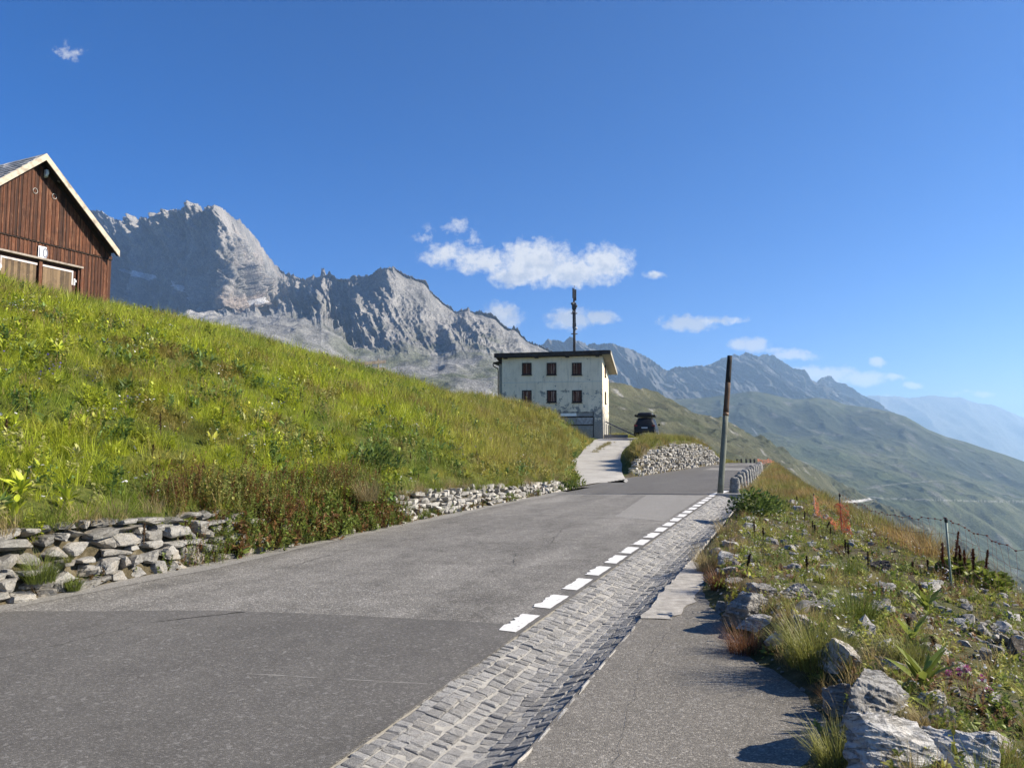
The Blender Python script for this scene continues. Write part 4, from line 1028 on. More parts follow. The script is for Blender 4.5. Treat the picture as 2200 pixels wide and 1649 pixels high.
# lamp, second lamp, iron rings
x_, z_ = px_x(73, .1), zz_at(73, 372, .1)
mb = MB(); mb.tube([(x_, yb(-.06), z_ - .16), (x_, yb(-.16), z_ - .15), (x_, yb(-.19), z_ - .02), (x_, yb(-.18), z_ + .10), (x_, yb(-.12), z_ + .15)], [.035, .075, .085, .08, .03], 10)
fbox(mb, x_ - .05, x_ + .05, z_ - .20, z_ + .16, .06, .085); mb.build('wall_lamp', plain('white_enamel', (.8, .8, .8), .35, .05, 8, 0, .5), barn, True)
x_, z_ = px_x(101, .1), zz_at(101, 389, .1)
mb = MB(); mb.tube([(x_, yb(-.06), z_), (x_, yb(-.14), z_), (x_, yb(-.2), z_ - .05)], [.03, .06, .05], 8); mb.build('sensor', plain('grey_plastic', (.25, .25, .27), .5), barn, True)
for px, py in ((52, 410), (94.5, 422)):
    x_, z_ = px_x(px, .08), zz_at(px, py, .08)
    mb = MB(); mb.tube([(x_ + .10 * math.cos(a), yb(-.085), z_ + .115 * math.sin(a)) for a in np.linspace(0, 2 * math.pi, 21)], .013, 6, None, False)
    mb.tube([(x_, yb(-.05), z_ + .115), (x_, yb(-.10), z_ + .115)], .018, 6)
    mb.build('iron_ring', plain('worn_iron', (.33, .32, .30), .5, .2, 20, 0, .5, .6), barn, True)

# ================================================================== white house on the pass
HB = 2.45; ha = R(12)
hc = Vector((8.26, 70.0, HB))
ux = Vector((-math.cos(ha), math.sin(ha), 0))                  # along the front, to the left
uy = Vector((math.sin(ha), math.cos(ha), 0))                   # into the house
house = thing('white_house', 'weathered white three storey house with shuttered windows above the road', 'house', tuple(hc), math.atan2(-ux.y, -ux.x))
# local x = to the right along the front; the front spans x from -WF to 0; y = into the house
WF, DF = 9.4, 6.4
def hu(px): t = (px - CX) / F_PX; return -(hc.x - t * hc.y) / (-ux.x + t * ux.y)
def hzz(px, py):
    x = hu(px); return at(px, py, hc.y - ux.y * x).z - HB
WT = hzz(1190, 766.5)
def mat_render():
    m = Mat('peeling_render'); v = m.obj((1, 1, 1)); vs = m.obj((3, 3, .5))
    base = m.ramp(m.noise(v, .7, 6, .6), [(.3, (.76, .645, .465)), (.7, (.90, .78, .585))])
    base = m.mix(m.ramp(m.noise(vs, 1.3, 6, .65), [(.50, 0), (.74, .5)]), base, (.40, .35, .27))
    sp = m.n('SeparateXYZ'); m.t.links.new(m.n('TexCoord').outputs['Object'], sp.inputs[0])
    low = m.ramp(sp.outputs[2], [(0.0, 1), (.12, .9), (.28, .55), (.42, .30), (.55, .36), (.62, .12), (1.0, .16)])
    lo = m.n('MapRange'); m.t.links.new(sp.outputs[2], lo.inputs[0]); lo.inputs[2].default_value = 7.2
    m.t.links.new(lo.outputs[0], low.node.inputs[0])
    pn = m.noise(v, 1.9, 8, .72)
    pe = m.math('ADD', pn, m.math('MULTIPLY', m.math('SUBTRACT', low, .5), .30))
    k = m.ramp(pe, [(.505, 0), (.52, 1)])
    c = m.mix(k, base, m.ramp(m.noise(v, 14, 5, .6), [(.3, (.20, .19, .165)), (.7, (.40, .385, .34))]))
    return m.pbr(c, .93, m.bump(m.math('SUBTRACT', 1.0, k), .6, .03), .1)
M_REN = mat_render()
RD = 1.05                                                     # roof falls to the back
mb = MB()
V = [(-WF, 0, -1), (0, 0, -1), (0, DF, -1), (-WF, DF, -1), (-WF, 0, WT), (0, 0, WT), (0, DF, WT - RD), (-WF, DF, WT - RD)]
mb.hexa(V, .5)
M_TRIM = plain('dark_trim', (.045, .035, .03), .8, .4, 4)
hw = mb.build('wall', M_REN, house)
# string course, corner flap
mb = MB(); mb.box((-WF - .0, -.028, hzz(1190, 821)), (-.0, -.002, hzz(1190, 821) + .05)); mb.build('string_course', plain('render_band', (.60, .585, .52), .93, .1, 5), hw)
# roof slab
mb = MB()
def rz(y): return WT - RD * y / DF
x0, x1, y0, y1 = -WF - .62, .80, -.55, DF + .7
mb.hexa([(x0, y0, rz(y0) + .06), (x1, y0, rz(y0) + .06), (x1, y1, rz(y1) + .06), (x0, y1, rz(y1) + .06), (x0, y0, rz(y0) + .32), (x1, y0, rz(y0) + .32), (x1, y1, rz(y1) + .32), (x0, y1, rz(y1) + .32)], .4)
rf = mb.build('roof', plain('roof_sheet', (.085, .07, .06), .85, .35, 3, .3), house)
mb = MB(); mb.hexa([(x0 - .01, y0 - .045, rz(y0) - .10), (x1 - .05, y0 - .045, rz(y0) - .02), (x1 - .05, y0 - .004, rz(y0) - .02), (x0 - .01, y0 - .004, rz(y0) - .10), (x0 - .01, y0 - .045, rz(y0) + .30), (x1 - .05, y0 - .045, rz(y0) + .36), (x1 - .05, y0 - .004, rz(y0) + .36), (x0 - .01, y0 - .004, rz(y0) + .30)]); mb.build('fascia', M_TRIM, rf)
mb = MB()      # pale boarded soffit and rafter ends of the right eave
for k, yv in enumerate(np.arange(y0 + .05, y1 - .1, .42)):
    mb.hexa([(.02, yv, rz(yv) - .06), (x1 - .06, yv, rz(yv) - .02), (x1 - .06, yv + .10, rz(yv + .1) - .02), (.02, yv + .10, rz(yv + .1) - .06), (.02, yv, rz(yv) + .055), (x1 - .06, yv, rz(yv) + .055), (x1 - .06, yv + .10, rz(yv + .1) + .055), (.02, yv + .10, rz(yv + .1) + .055)], .5)
mb.box((x1 + .002, y0, rz(y1) - .05), (x1 + .03, y0 + .0, rz(y1))) if False else None
mb.hexa([(x1 + .004, y0, rz(y0) - .02), (x1 + .04, y0, rz(y0) - .02), (x1 + .04, y1, rz(y1) - .02), (x1 + .004, y1, rz(y1) - .02), (x1 + .004, y0, rz(y0) + .34), (x1 + .04, y0, rz(y0) + .34), (x1 + .04, y1, rz(y1) + .34), (x1 + .004, y1, rz(y1) + .34)], .5)
mb.build('eave', plain('cream_boards', (.36, .335, .27), .8, .12, 3), rf)
for px in (1087, 1154, 1220, 1285):
    x = hu(px); mb = MB(); mb.box((x - .16, -.50, WT - .10), (x + .16, -.005, WT + .055)); mb.build('bracket', M_TRIM, rf)
# windows
M_SHUT = Mat('faded_red_shutter'); v = M_SHUT.obj((9, 9, .9)); r = M_SHUT.attr('rnd', 'Fac')
cc = M_SHUT.ramp(M_SHUT.math('ADD', M_SHUT.math('MULTIPLY', M_SHUT.noise(v, 1.6, 6, .7), .8), M_SHUT.math('MULTIPLY', r, .35)), [(.35, (.035, .012, .008)), (.58, (.105, .030, .016)), (.70, (.16, .06, .035)), (.78, (.42, .33, .27))])
M_SHUT = M_SHUT.pbr(cc, .85, None, .15)
rg = np.random.default_rng(71)
def window(xc, zc, w_, h_, front=True):
    mb = MB()
    def bx(a, b, za, zb, o0, o1, r=.5):
        if front: mb.box((xc + a, -o1, zc + za), (xc + b, -o0, zc + zb), None, r)
        else: mb.box((o0, xc + a, zc + za), (o1, xc + b, zc + zb), None, r)
    bx(-w_ / 2, -w_ / 2 + .09, -h_ / 2, h_ / 2, .004, .06); bx(w_ / 2 - .09, w_ / 2, -h_ / 2, h_ / 2, .004, .06)
    bx(-w_ / 2 + .09, w_ / 2 - .09, h_ / 2 - .09, h_ / 2, .004, .058); bx(-w_ / 2 + .09, w_ / 2 - .09, -h_ / 2, -h_ / 2 + .1, .004, .058)
    wn = mb.build('window', M_TRIM, hw)
    mb = MB(); bx(-w_ / 2 - .05, w_ / 2 + .05, -h_ / 2 - .07, -h_ / 2 - .003, .004, .12); mb.build('sill', M_TRIM, wn)
    for s_ in (-1, 1):
        mb = MB(); n_ = 4; a0, a1 = (-w_ / 2 + .10, -.012) if s_ < 0 else (.012, w_ / 2 - .10)
        for k in range(n_):
            a = a0 + (a1 - a0) * k / n_; b = a0 + (a1 - a0) * (k + 1) / n_
            bx(a + .006, b - .006, -h_ / 2 + .105, h_ / 2 - .095, .004, .035 + .01 * (k % 2), rg.random())
        mb.build('shutter', M_SHUT, wn)
for zc_, py in ((0, 792), (1, 851)):
    for pxc in (1132, 1185.5, 1240):
        window(hu(pxc), hzz(pxc, py), .90, 1.12)
for yv, py in ((2.6, 0), (2.6, 1)):
    window(yv, hzz(1240, 792 if py == 0 else 851) - .0, .9, 1.1, False)
# boarded garage doorway
xa, xb_ = hu(1204), hu(1274); za, zb_ = -.2, hzz(1240, 885)
M_BRD = plain('grey_panel', (.30, .29, .27), .9, .25, 2, .2); M_BRL = plain('pale_panel', (.90, .88, .82), .8, .05, 3)
mb = MB(); mb.box((xa - .06, -.05, za), (xa, -.004, zb_)); mb.box((xb_, -.05, za), (xb_ + .06, -.004, zb_)); mb.box((xa, -.05, zb_ - .05), (xb_, -.004, zb_)); gd = mb.build('garage_door', M_TRIM, hw)
xm = hu(1239)
def panel(name, a, b, pa, pb, mt):
    mb = MB(); mb.box((a + .02, -.04, max(hzz(1240, pb), za)), (b - .02, -.006, hzz(1240, pa))); mb.build(name, mt, gd)
panel('pale_panel', xa, xm, 887, 893.5, M_BRL); panel('board_panel', xm, xb_, 887, 893.5, M_BRD)
panel('board_panel', xa, xm, 897, 911, M_BRD); panel('board_panel', xm, xb_, 897, 911, plain('mottled_panel', (.36, .35, .34), .9, .4, 5))
panel('board_panel', xm, xb_, 914, 923, M_BRD); panel('board_panel', xa, xm, 916, 926, M_BRD)
mb = MB(); mb.box((xa, -.062, hzz(1240, 896.5)), (xb_, -.041, hzz(1240, 894))); mb.box((xa, -.062, hzz(1240, 913.5)), (xb_, -.041, hzz(1240, 911.5))); mb.build('rail', M_TRIM, gd)
# annex on the left with gutter and downpipe
mb = MB(); az_ = hzz(1078, 779); mb.box((-WF - .52, 1.0, -1), (-WF - .004, DF, az_)); an = mb.build('annex', plain('annex_render', (.42, .40, .34), .93, .2, 3), house)
mb = MB(); mb.hexa([(-WF - 1.0, .6, az_ + .0), (-WF - .006, .6, az_ + .16), (-WF - .006, DF + .3, az_ + .16), (-WF - 1.0, DF + .3, az_), (-WF - 1.0, .6, az_ + .12), (-WF - .006, .6, az_ + .30), (-WF - .006, DF + .3, az_ + .30), (-WF - 1.0, DF + .3, az_ + .12)]); mb.build('annex_roof', M_TRIM, an)
mb = MB(); mb.tube([(-WF - 1.0, .62, az_ + .0), (-WF - 1.0, .62, az_ - .22), (-WF - .62, .9, az_ - .45), (-WF - .58, .92, az_ - .75), (-WF - .58, .92, -.8)], .05, 8); mb.build('downpipe', M_TRIM, an, True)
mb = MB(); mb.tube([(.02 + .07, .3, -.6), (.09, .3, 2.6)], .04, 6); mb.build('drainpipe', plain('grey_pipe', (.3, .3, .3), .6), hw, True)
# leaning planks at the right corner
mb = MB()
Mx = Matrix.Translation((.35, .4, 0))
mb.hexa([(.2, .2, 1.15), (2.9, .15, -.15), (2.9, .33, -.15), (.2, .38, 1.15), (.2, .2, 1.27), (2.95, .15, -.03), (2.95, .33, -.03), (.2, .38, 1.27)], .6)
for k in range(3): mb.box((.25 + k * .2, .2, -.35), (.31 + k * .2, .26, 1.0 - .1 * k), None, .4)
mb.box((.1, .1, -.3), (2.2, .6, .02), None, .7)
wp = mb.build('leaning_plank', W_GREY, None); wp.location = hc; wp.rotation_euler = house.rotation_euler
tag(wp, 'old grey handrail planks leaning at the sunny corner of the white house', 'planks')

# ------------------------------------------------------------------ antenna mast
base = at(1234, 752, 72.0); topz = at(1233, 617, 72.0).z
M_MAST = plain('mast_steel', (.07, .07, .075), .6, .3, 6, 0, .4, .3)
ant = thing('antenna_mast', 'dark antenna mast standing on the roof of the white house', 'antenna mast', (base.x, 72.0, hc.z + rz(1.6) + .1))
h_ = topz - ant.location.z
def az(py): return at(1233, py, 72.0).z - ant.location.z
mb = MB(); mb.tube([(0, 0, -.1), (0, 0, az(700)), (0, 0, az(640))], [.135, .125, .10], 10); mb.tube([(.04, 0, az(640)), (.04, 0, az(613))], .02, 6); mb.build('pole', M_MAST, ant, True)
for dx, dy, pa, pb in ((-.10, -.14, 619, 641), (.15, -.05, 622, 646), (.02, .16, 620, 644)):
    mb = MB(); mb.box((dx - .07, dy - .05, az(pb)), (dx + .07, dy + .05, az(pa))); mb.build('panel_antenna', M_MAST, ant, False, .02)
for dx, py in ((-.17, 653), (.16, 658), (.14, 706), (-.12, 670)):
    mb = MB(); mb.tube([(dx, -.10, az(py)), (dx, -.22, az(py)), (dx, -.25, az(py))], [.14, .15, .05] if py != 670 else [.08, .08, .03], 12); mb.box((min(dx, 0), -.12, az(py) - .04), (max(dx, 0), -.06, az(py) + .04)); mb.build('dish', M_MAST if py < 700 else plain('pale_dish', (.35, .36, .38), .5), ant, True)
for py in (673, 717):
    mb = MB(); 
    for k in range(10):
        a = 2 * math.pi * k / 10
    mb.tube([(.30 * math.cos(a), .30 * math.sin(a), az(py)) for a in np.linspace(0, 2 * math.pi, 15)], .022, 6, None, False)
    mb.box((-.30, -.02, az(py) - .02), (.30, .02, az(py) + .02)); mb.box((-.02, -.30, az(py) - .02), (.02, .30, az(py) + .021)); mb.build('climbing_ring', M_MAST, ant, True)
for dx in (-.13, .12):
    mb = MB(); mb.tube([(dx, -.08, az(706)), (dx, -.08, az(650))], .035, 6); mb.build('cable_tray', M_MAST, ant, True)
mb = MB(); mb.box((-.2, -.17, az(664)), (.2, .17, az(651))); mb.build('equipment_box', M_MAST, ant, False, .02)
mb = MB(); mb.box((-.16, -.14, az(704)), (.18, .14, az(694))); mb.build('equipment_box', M_MAST, ant, False, .02)
# ================================================================== parked car (rear view, silhouetted)
CARZ = 2.26
cp = at(1385, 938, 66.0)
car = thing('parked_car', 'black estate car with a roof box parked on the grass beside the white house', 'car', (cp.x, cp.y, CARZ), R(-14))
M_PAINT = Mat('black_paint').pbr((.008, .008, .009), .42, None, .3)
M_GLASS = Mat('dark_glass').pbr((.006, .006, .007), .25, None, .3)
M_PLAST = plain('black_plastic', (.02, .02, .02), .6, .1, 8)
M_TYRE = plain('tyre_rubber', (.025, .025, .025), .85, .1, 20)
M_RIM = plain('alloy', (.35, .35, .36), .35, .1, 8, 0, .5, .8)
M_RED = Mat('tail_lens').pbr((.16, .008, .008), .2, None, .5)
# stations along y (0 = rear bumper, forward positive): half width and height profile of a cross section
def car_section(y, hw_, belt, roofw, top, bot):
    """half outline from the sill up over the shoulder to the roof centre"""
    return [(hw_ * .86, y, bot), (hw_ * .97, y, bot + .10), (hw_, y, bot + .32), (hw_ * .985, y, belt - .12), (hw_ * .94, y, belt), (roofw + (hw_ * .94 - roofw) * .45, y, belt + (top - belt) * .55), (roofw, y, top - .07), (roofw * .86, y, top - .015), (roofw * .4, y, top), (0, y, top + .006)]
stations = [(-.02, .80, .84, .62, .92, .42), (.06, .90, .98, .60, 1.08, .30), (.22, .94, 1.02, .62, 1.42, .26), (.50, .955, 1.03, .66, 1.62, .24), (1.0, .96, 1.02, .68, 1.67, .22), (1.9, .96, 1.0, .69, 1.68, .22), (2.7, .96, .98, .67, 1.63, .22), (3.25, .955, .97, .60, 1.36, .22), (3.65, .95, .96, .55, 1.06, .22), (4.25, .92, .90, .5, .97, .24), (4.6, .84, .80, .5, .84, .30), (4.72, .72, .66, .4, .70, .40)]
sec = [car_section(*s) for s in stations]; nh = len(sec[0])
V = []
for s in sec: V += [(x, y, z) for x, y, z in s] + [(-x, y, z) for x, y, z in reversed(s[:-1])]
nr = 2 * nh - 1
F = [(i * nr + k, (i + 1) * nr + k, (i + 1) * nr + k + 1, i * nr + k + 1) for i in range(len(sec) - 1) for k in range(nr - 1)]
F += [tuple(i * nr for i in range(len(sec)))[::-1] + () if False else tuple(range(nr))]
F += [tuple((len(sec) - 1) * nr + k for k in range(nr))[::-1]]
mb = MB(); mb.add(V, F); body = mb.build('body', M_PAINT, car, True)
ss_ = body.modifiers.new('sub', 'SUBSURF'); ss_.levels = 1; ss_.render_levels = 2
mb = MB(); mb.add([(-.60, .085, 1.04), (.60, .085, 1.04), (.52, .375, 1.53), (-.52, .375, 1.53)], [(0, 1, 2, 3)]); mb.build('rear_window', M_GLASS, body, False)
for s_ in (-1, 1):
    mb = MB(); mb.hexa([(s_ * .91, .9, 1.05), (s_ * .91, 2.9, 1.02), (s_ * .895, 2.9, 1.02), (s_ * .895, .9, 1.05), (s_ * .74, .95, 1.52), (s_ * .73, 2.6, 1.53), (s_ * .715, 2.6, 1.53), (s_ * .725, .95, 1.52)]); mb.build('side_window', M_GLASS, body)
    mb = MB(); mb.box((min(s_ * .62, s_ * .90), -.035 + .03, .86), (max(s_ * .62, s_ * .90), .10, 1.0)); mb.build('tail_light', M_RED, body, False, .02)
    mb = MB(); mb.box((min(s_ * .96, s_ * 1.16), 3.02, 1.0), (max(s_ * .96, s_ * 1.16), 3.14, 1.16)); mb.build('wing_mirror', M_PLAST, car, False, .03)
    mb = MB(); mb.tube([(s_ * .66, .7, 1.68), (s_ * .66, .85, 1.75), (s_ * .66, 2.4, 1.76), (s_ * .66, 2.6, 1.69)], .02, 8); mb.build('roof_rail', M_PLAST, car, True)
mb = MB(); mb.hexa([(-.86, -.09, .36), (.86, -.09, .36), (.90, .14, .36), (-.90, .14, .36), (-.84, -.07, .62), (.84, -.07, .62), (.88, .14, .62), (-.88, .14, .62)]); mb.build('bumper', M_PLAST, car, False, .03)
mb = MB(); mb.box((-.26, -.028, .70), (.26, -.012, .81)); mb.build('number_plate', plain('plate_white', (.55, .55, .55), .5, .05, 5), body)
for (sx, sy) in ((1, .85), (-1, .85), (1, 3.75), (-1, 3.75)):
    mb = MB(); xo = sx * .86
    mb.tube([(xo - .11, sy, .34), (xo - .09, sy, .34), (xo + .09, sy, .34), (xo + .11, sy, .34)], [.30, .34, .34, .30], 24); wl = mb.build('wheel', M_TYRE, car, True)
    mb = MB(); mb.tube([(xo + sx * .112, sy, .34), (xo + sx * .118, sy, .34)], [.22, .20], 20); mb.build('rim', M_RIM, wl, True)
box = thing('roof_box', 'long black roof box on top of the parked car', 'roof box', (cp.x, cp.y, CARZ + 1.72), R(-14))
def rb(y, w_, h_, z0_=.04): return [(w_ * .82, y, z0_), (w_, y, z0_ + .07), (w_, y, z0_ + h_ * .55), (w_ * .86, y, z0_ + h_ * .9), (w_ * .5, y, z0_ + h_), (0, y, z0_ + h_)]
sc_ = [rb(.35, .56, .16), rb(.42, .64, .30), rb(.9, .66, .34), rb(1.9, .66, .34), rb(2.5, .58, .26), rb(2.75, .40, .12)]
V = []
for s in sc_: V += s + [(-x, y, z) for x, y, z in reversed(s[:-1])]
nr = 11
F = [(i * nr + k, (i + 1) * nr + k, (i + 1) * nr + (k + 1) % nr, i * nr + (k + 1) % nr) for i in range(5) for k in range(nr)] + [tuple(range(nr)), tuple(5 * nr + k for k in range(nr))[::-1]]
mb = MB(); mb.add(V, F); mb.build('shell', plain('box_plastic', (.018, .018, .02), .35, .1, 8), box, True)
for yv in (.9, 2.0):
    mb = MB(); mb.box((-.82, yv - .04, -.01), (.82, yv + .04, .045)); mb.build('crossbar', M_PLAST, box)
for s_ in (-1, 1):
    mb = MB(); mb.tube([(s_ * .80, .55, .10), (s_ * .80, .62, .10), (s_ * .80, 2.2, .10), (s_ * .80, 2.25, .10)], [.07, .10, .10, .07], 10); mb.build('roll', M_PLAST, box, True)

# ================================================================== leaning snow pole
pb, pt = at(1547, 1062, 24.75), at(1568, 764, 24.95)
pb.z = -.05
pole = thing('snow_pole', 'tall leaning wooden snow pole with a black top and rusty orange band', 'pole', tuple(pb))
dv = pt - pb
def pol(py): return (1062 - py) / (1062 - 764)
M_POLE = wood('weathered_pole', (.135, .145, .115), (.27, .285, .23), 2.4, (8, 8, .8), .85)
M_OR = wood('rust_orange', (.07, .05, .035), (.26, .10, .035), 2.5, (9, 9, 1.2), .8); M_BK = wood('tarred_black', (.014, .012, .012), (.05, .044, .04), 2.5, (6, 6, 1), .8)
for nm_, a, b, r0_, r1_, mt in (('shaft', 0, pol(890), .098, .088, M_POLE), ('orange_band', pol(890), pol(822), .0905, .086, M_OR), ('black_top', pol(822), 1, .086, .078, M_BK)):
    mb = MB(); mb.tube([dv * (a + (b - a) * t) for t in np.linspace(0, 1, 5)], np.linspace(r0_, r1_, 5), 18); mb.build(nm_, mt, pole, True)
mb = MB(); mb.tube([dv * pol(893), dv * pol(886)], [.094, .094], 18); mb.build('metal_ring', plain('ring', (.16, .10, .06), .6), pole, True)
mb = MB(); mb.tube([dv * 0, dv * .012], [.16, .13], 14); mb.build('collar', plain('collar', (.06, .055, .05), .8), pole, True)

# ================================================================== granite bollards
M_GRAN = mat_stone('granite_bollard', (.13, .13, .126), (.31, .305, .29), .35, (.40, .37, .32), 9, .7)
def bollard_mesh(seed, h=.62, r=.145):
    rg = np.random.default_rng(seed); V = []; n = 22; hs_ = list(np.linspace(0, .8, 11)) + [.86, .91, .95, .98, .995]
    for k in hs_:
        rr = r * (1.12 - .18 * k) if k <= .8 else r * .976 * math.sqrt(max(0, 1 - ((k - .8) / .2) ** 2)) * 1.0
        for i in range(n):
            a = 2 * math.pi * i / n; sq_ = 1 / max(abs(math.cos(a)), abs(math.sin(a))) ** .8
            V.append((rr * sq_ * math.cos(a), rr * .86 * sq_ * math.sin(a), k * h))
    V = np.array(V); nz = .018 * fbm(V[:, 0] * 9, V[:, 1] * 9, V[:, 2] * 9 + seed, 4, seed) + .008 * rg.normal(size=len(V))
    V[:, 0] += nz * np.sign(V[:, 0]); V[:, 1] += nz * np.sign(V[:, 1])
    V = np.vstack([V, [(0, 0, h * 1.0)]]); m_ = len(hs_)
    F = np.array([(i * n + k, i * n + (k + 1) % n, (i + 1) * n + (k + 1) % n, (i + 1) * n + k) for i in range(m_ - 1) for k in range(n)])
    T = np.array([((m_ - 1) * n + k, (m_ - 1) * n + (k + 1) % n, m_ * n) for k in range(n)])
    return mesh_np('granite_bollard', V, [F, T], M_GRAN, True, {'rnd': np.full(len(V), rg.random())})
BOL = [(1574, 1060), (1586, 1055), (1593, 1049), (1599, 1043), (1604, 1036), (1608.5, 1030), (1612, 1026), (1615, 1021), (1617.5, 1018), (1620, 1015), (1622, 1012), (1624, 1009)]
ords = ['first granite bollard, nearest the leaning pole', 'second granite bollard from the leaning pole', 'third granite bollard from the leaning pole', 'fourth granite bollard from the leaning pole', 'fifth granite bollard from the leaning pole', 'sixth granite bollard from the leaning pole', 'seventh granite bollard from the leaning pole', 'eighth granite bollard from the leaning pole', 'ninth granite bollard from the leaning pole', 'tenth granite bollard from the leaning pole', 'second to last granite bollard before the red net', 'farthest granite bollard, half hidden by the red net']
bms = [bollard_mesh(80 + i) for i in range(5)]
for i in range(12):
    s = 26.0 + 2.05 * i + (.1 if i % 3 else 0)
    x, y = xy(s, -1.72)
    o = link('granite_bollard', bms[i % 5]); o.location = (x, y, -.03); o.rotation_euler = (RNG.normal(0, .03), RNG.normal(0, .03), -A + RNG.normal(0, .12)); o.scale = (1, 1, RNG.uniform(.94, 1.08))
    tag(o, ords[i], 'bollard', 'granite bollards along the road edge')
for i, (px, n_) in enumerate(((1584, 'leftmost'), (1593, 'second'), (1603.5, 'middle'), (1612.5, 'fourth'), (1621, 'rightmost'))):
    p = at(px, 992, 82.0); mb = MB(); zb_ = float(Hxy(p.x, p.y)) 
    top_ = at(px, 985, 82).z
    mb.tube([(0, 0, -.3), (0, 0, top_ - zb_ - .12), (0, 0, top_ - zb_)], [.11, .10, .09], 10)
    o = mb.build('edge_post', plain('dark_post', (.05, .05, .05), .8) if i == 0 else bpy.data.materials['dark_post'], None, True); o.location = (p.x, p.y, zb_)
    tag(o, f'small dark post on the far road bend, {n_} of the five', 'post', 'small dark posts at the far bend')

# ================================================================== boards rail on the hill crest
pa, pc = at(752, 780, 45.6), at(829, 773, 47.0)
rl = thing('board_rail', 'grey weathered board rail half sunk behind the grassy hill crest', 'rail', tuple(pa))
w_ = pc - pa
def bar(name, a, b, h_, mt):
    mb = MB(); d_ = Vector((-w_.y, w_.x, 0)).normalized() * .03
    mb.hexa([tuple(a - d_ - Vector((0, 0, h_))), tuple(b - d_ - Vector((0, 0, h_))), tuple(b + d_ - Vector((0, 0, h_))), tuple(a + d_ - Vector((0, 0, h_))), tuple(a - d_), tuple(b - d_), tuple(b + d_), tuple(a + d_)]); return mb.build(name, mt, rl)
bar('board', Vector((0, 0, 0)), w_, .19, W_GREY); bar('board', w_ * .15 + Vector((0, 0, -.25)), w_ * 1.01 + Vector((0, 0, -.47)), .17, W_GREY)
for t in (.12, .78):
    p = w_ * t; mb = MB(); mb.tube([p + Vector((.0, .07, .12)), p + Vector((0, .07, -2.4))], .05, 8); mb.build('post', W_GREY, rl, True)

# ================================================================== fences on the right bank
M_NETP = Mat('orange_net'); M_NETP = M_NETP.leaf(M_NETP.ramp(M_NETP.noise(M_NETP.pos(), 6, 3), [(.3, (.60, .17, .08)), (.7, (.82, .32, .17))]), .4, .6, .2); M_WIRE = plain('fence_cord', (.20, .09, .08), .7, .2, 10)
M_POST = plain('green_post', (.22, .27, .22), .5, .15, 6)
def fpost(px, pyt, pyb, Y, mt, r, label):
    a, b = at(px[0], pyt, Y), at(px[1], pyb, Y); g = float(Hxy(b.x, b.y)); b.z = min(b.z, g - .05) if b.z > g else g - .15
    mb = MB(); o = thing('fence_post', label, 'fence post', tuple(b)); v_ = a - b
    mb.tube([v_ * 0, v_ * .5, v_ * .94], r, 8); mb.build('shaft', mt, o, True)
    mb = MB(); mb.tube([v_ * .94, v_ * .97, v_], [r * 1.5, r * 1.6, r * 1.1], 8); mb.build('cap', M_PLAST, o, True)
    return a, b
P2a, P2b = fpost((2032, 2047), 1111, 1300, 9.8, M_POST, .013, 'thin grey green fence post with a black cap beside the red dock stalks')
P1a, P1b = fpost((1804, 1811), 1060, 1180, 14.6, plain('rusty_post', (.10, .09, .08), .7), .014, 'dark thin fence post at the end of the orange net')
PXa = at(2330, 1225, 6.8); PXb = PXa - Vector((0, 0, 1.05))
P0a, P0b = fpost((1748, 1752), 1060, 1135, 19.0, M_POST, .011, 'faint thin post at the far end of the orange net')
def sag(a, b, t, s): p = a.lerp(b, t); p.z -= s * 4 * t * (1 - t); return p
def sagf(a, b, t, f0, s):
    return sag(a, b, t, s)
mbn = MB()
def netting(mbx, A0, A1, B0, B1, nh_, nvv, r, sg, jit, rg):
    """cords between two posts: A0..A1 bottom/top of the first, B0..B1 of the second"""
    g = {}
    for j in range(nh_ + 1):
        f = j / nh_; pts = []
        for i in range(nvv + 1):
            t = i / nvv; p = sag(A0.lerp(A1, f), B0.lerp(B1, f), t, sg * (.4 + .6 * f)); p = p + Vector(rg.normal(0, jit, 3)); pts.append(p); g[i, j] = p
        mbx.tube(pts, r * (1.35 if j == nh_ else 1), 5, None, False)
    for i in range(nvv + 1):
        mbx.tube([g[i, j] for j in range(nh_ + 1)], r * .65, 4, None, False)
        for j in (nh_,):
            pp = g[i, j]; mbx.box(tuple(pp - Vector((.0085,) * 3)), tuple(pp + Vector((.0085,) * 3)))
rg = np.random.default_rng(91)
netting(mbn, P1b + Vector((0, 0, .1)), P1a, P2b + Vector((0, 0, .2)), P2a, 4, 26, .0020, .16, .014, rg)
netting(mbn, P2b + Vector((0, 0, .2)), P2a, PXb, PXa, 5, 22, .0020, .06, .016, rg)
tag(mbn.build('electric_netting', M_WIRE, None), 'sagging dark red electric sheep netting strung from the fence posts', 'netting')
def meshnet(name, label, A0, A1, B0, B1, nu, nv_, r, sg, jit, seed):
    rg = np.random.default_rng(seed); mbx = MB(); g = {}
    for i in range(nu + 1):
        for j in range(nv_ + 1):
            t, f = i / nu, j / nv_; p = sag(A0.lerp(A1, f), B0.lerp(B1, f), t, sg * f)
            g[i, j] = p + Vector(rg.normal(0, jit, 3)) + Vector((.05, -.08, 0)) * math.sin(t * 9 + f * 3)
    for i in range(nu):
        for j in range(nv_):
            mbx.tube([g[i, j], g[i + 1, j + 1]], r, 4, None, False); mbx.tube([g[i + 1, j], g[i, j + 1]], r, 4, None, False)
        mbx.tube([g[i, nv_], g[i + 1, nv_]], r * 1.5, 4, None, False)
    return tag(mbx.build(name, M_NETP, None), label, 'safety net')
meshnet('orange_net', 'orange safety net sagging between two thin posts on the bank', P0b, P0a, at(1812, 1175, 14.9), at(1806, 1118, 14.65), 26, 12, .0018, .26, .03, 92)
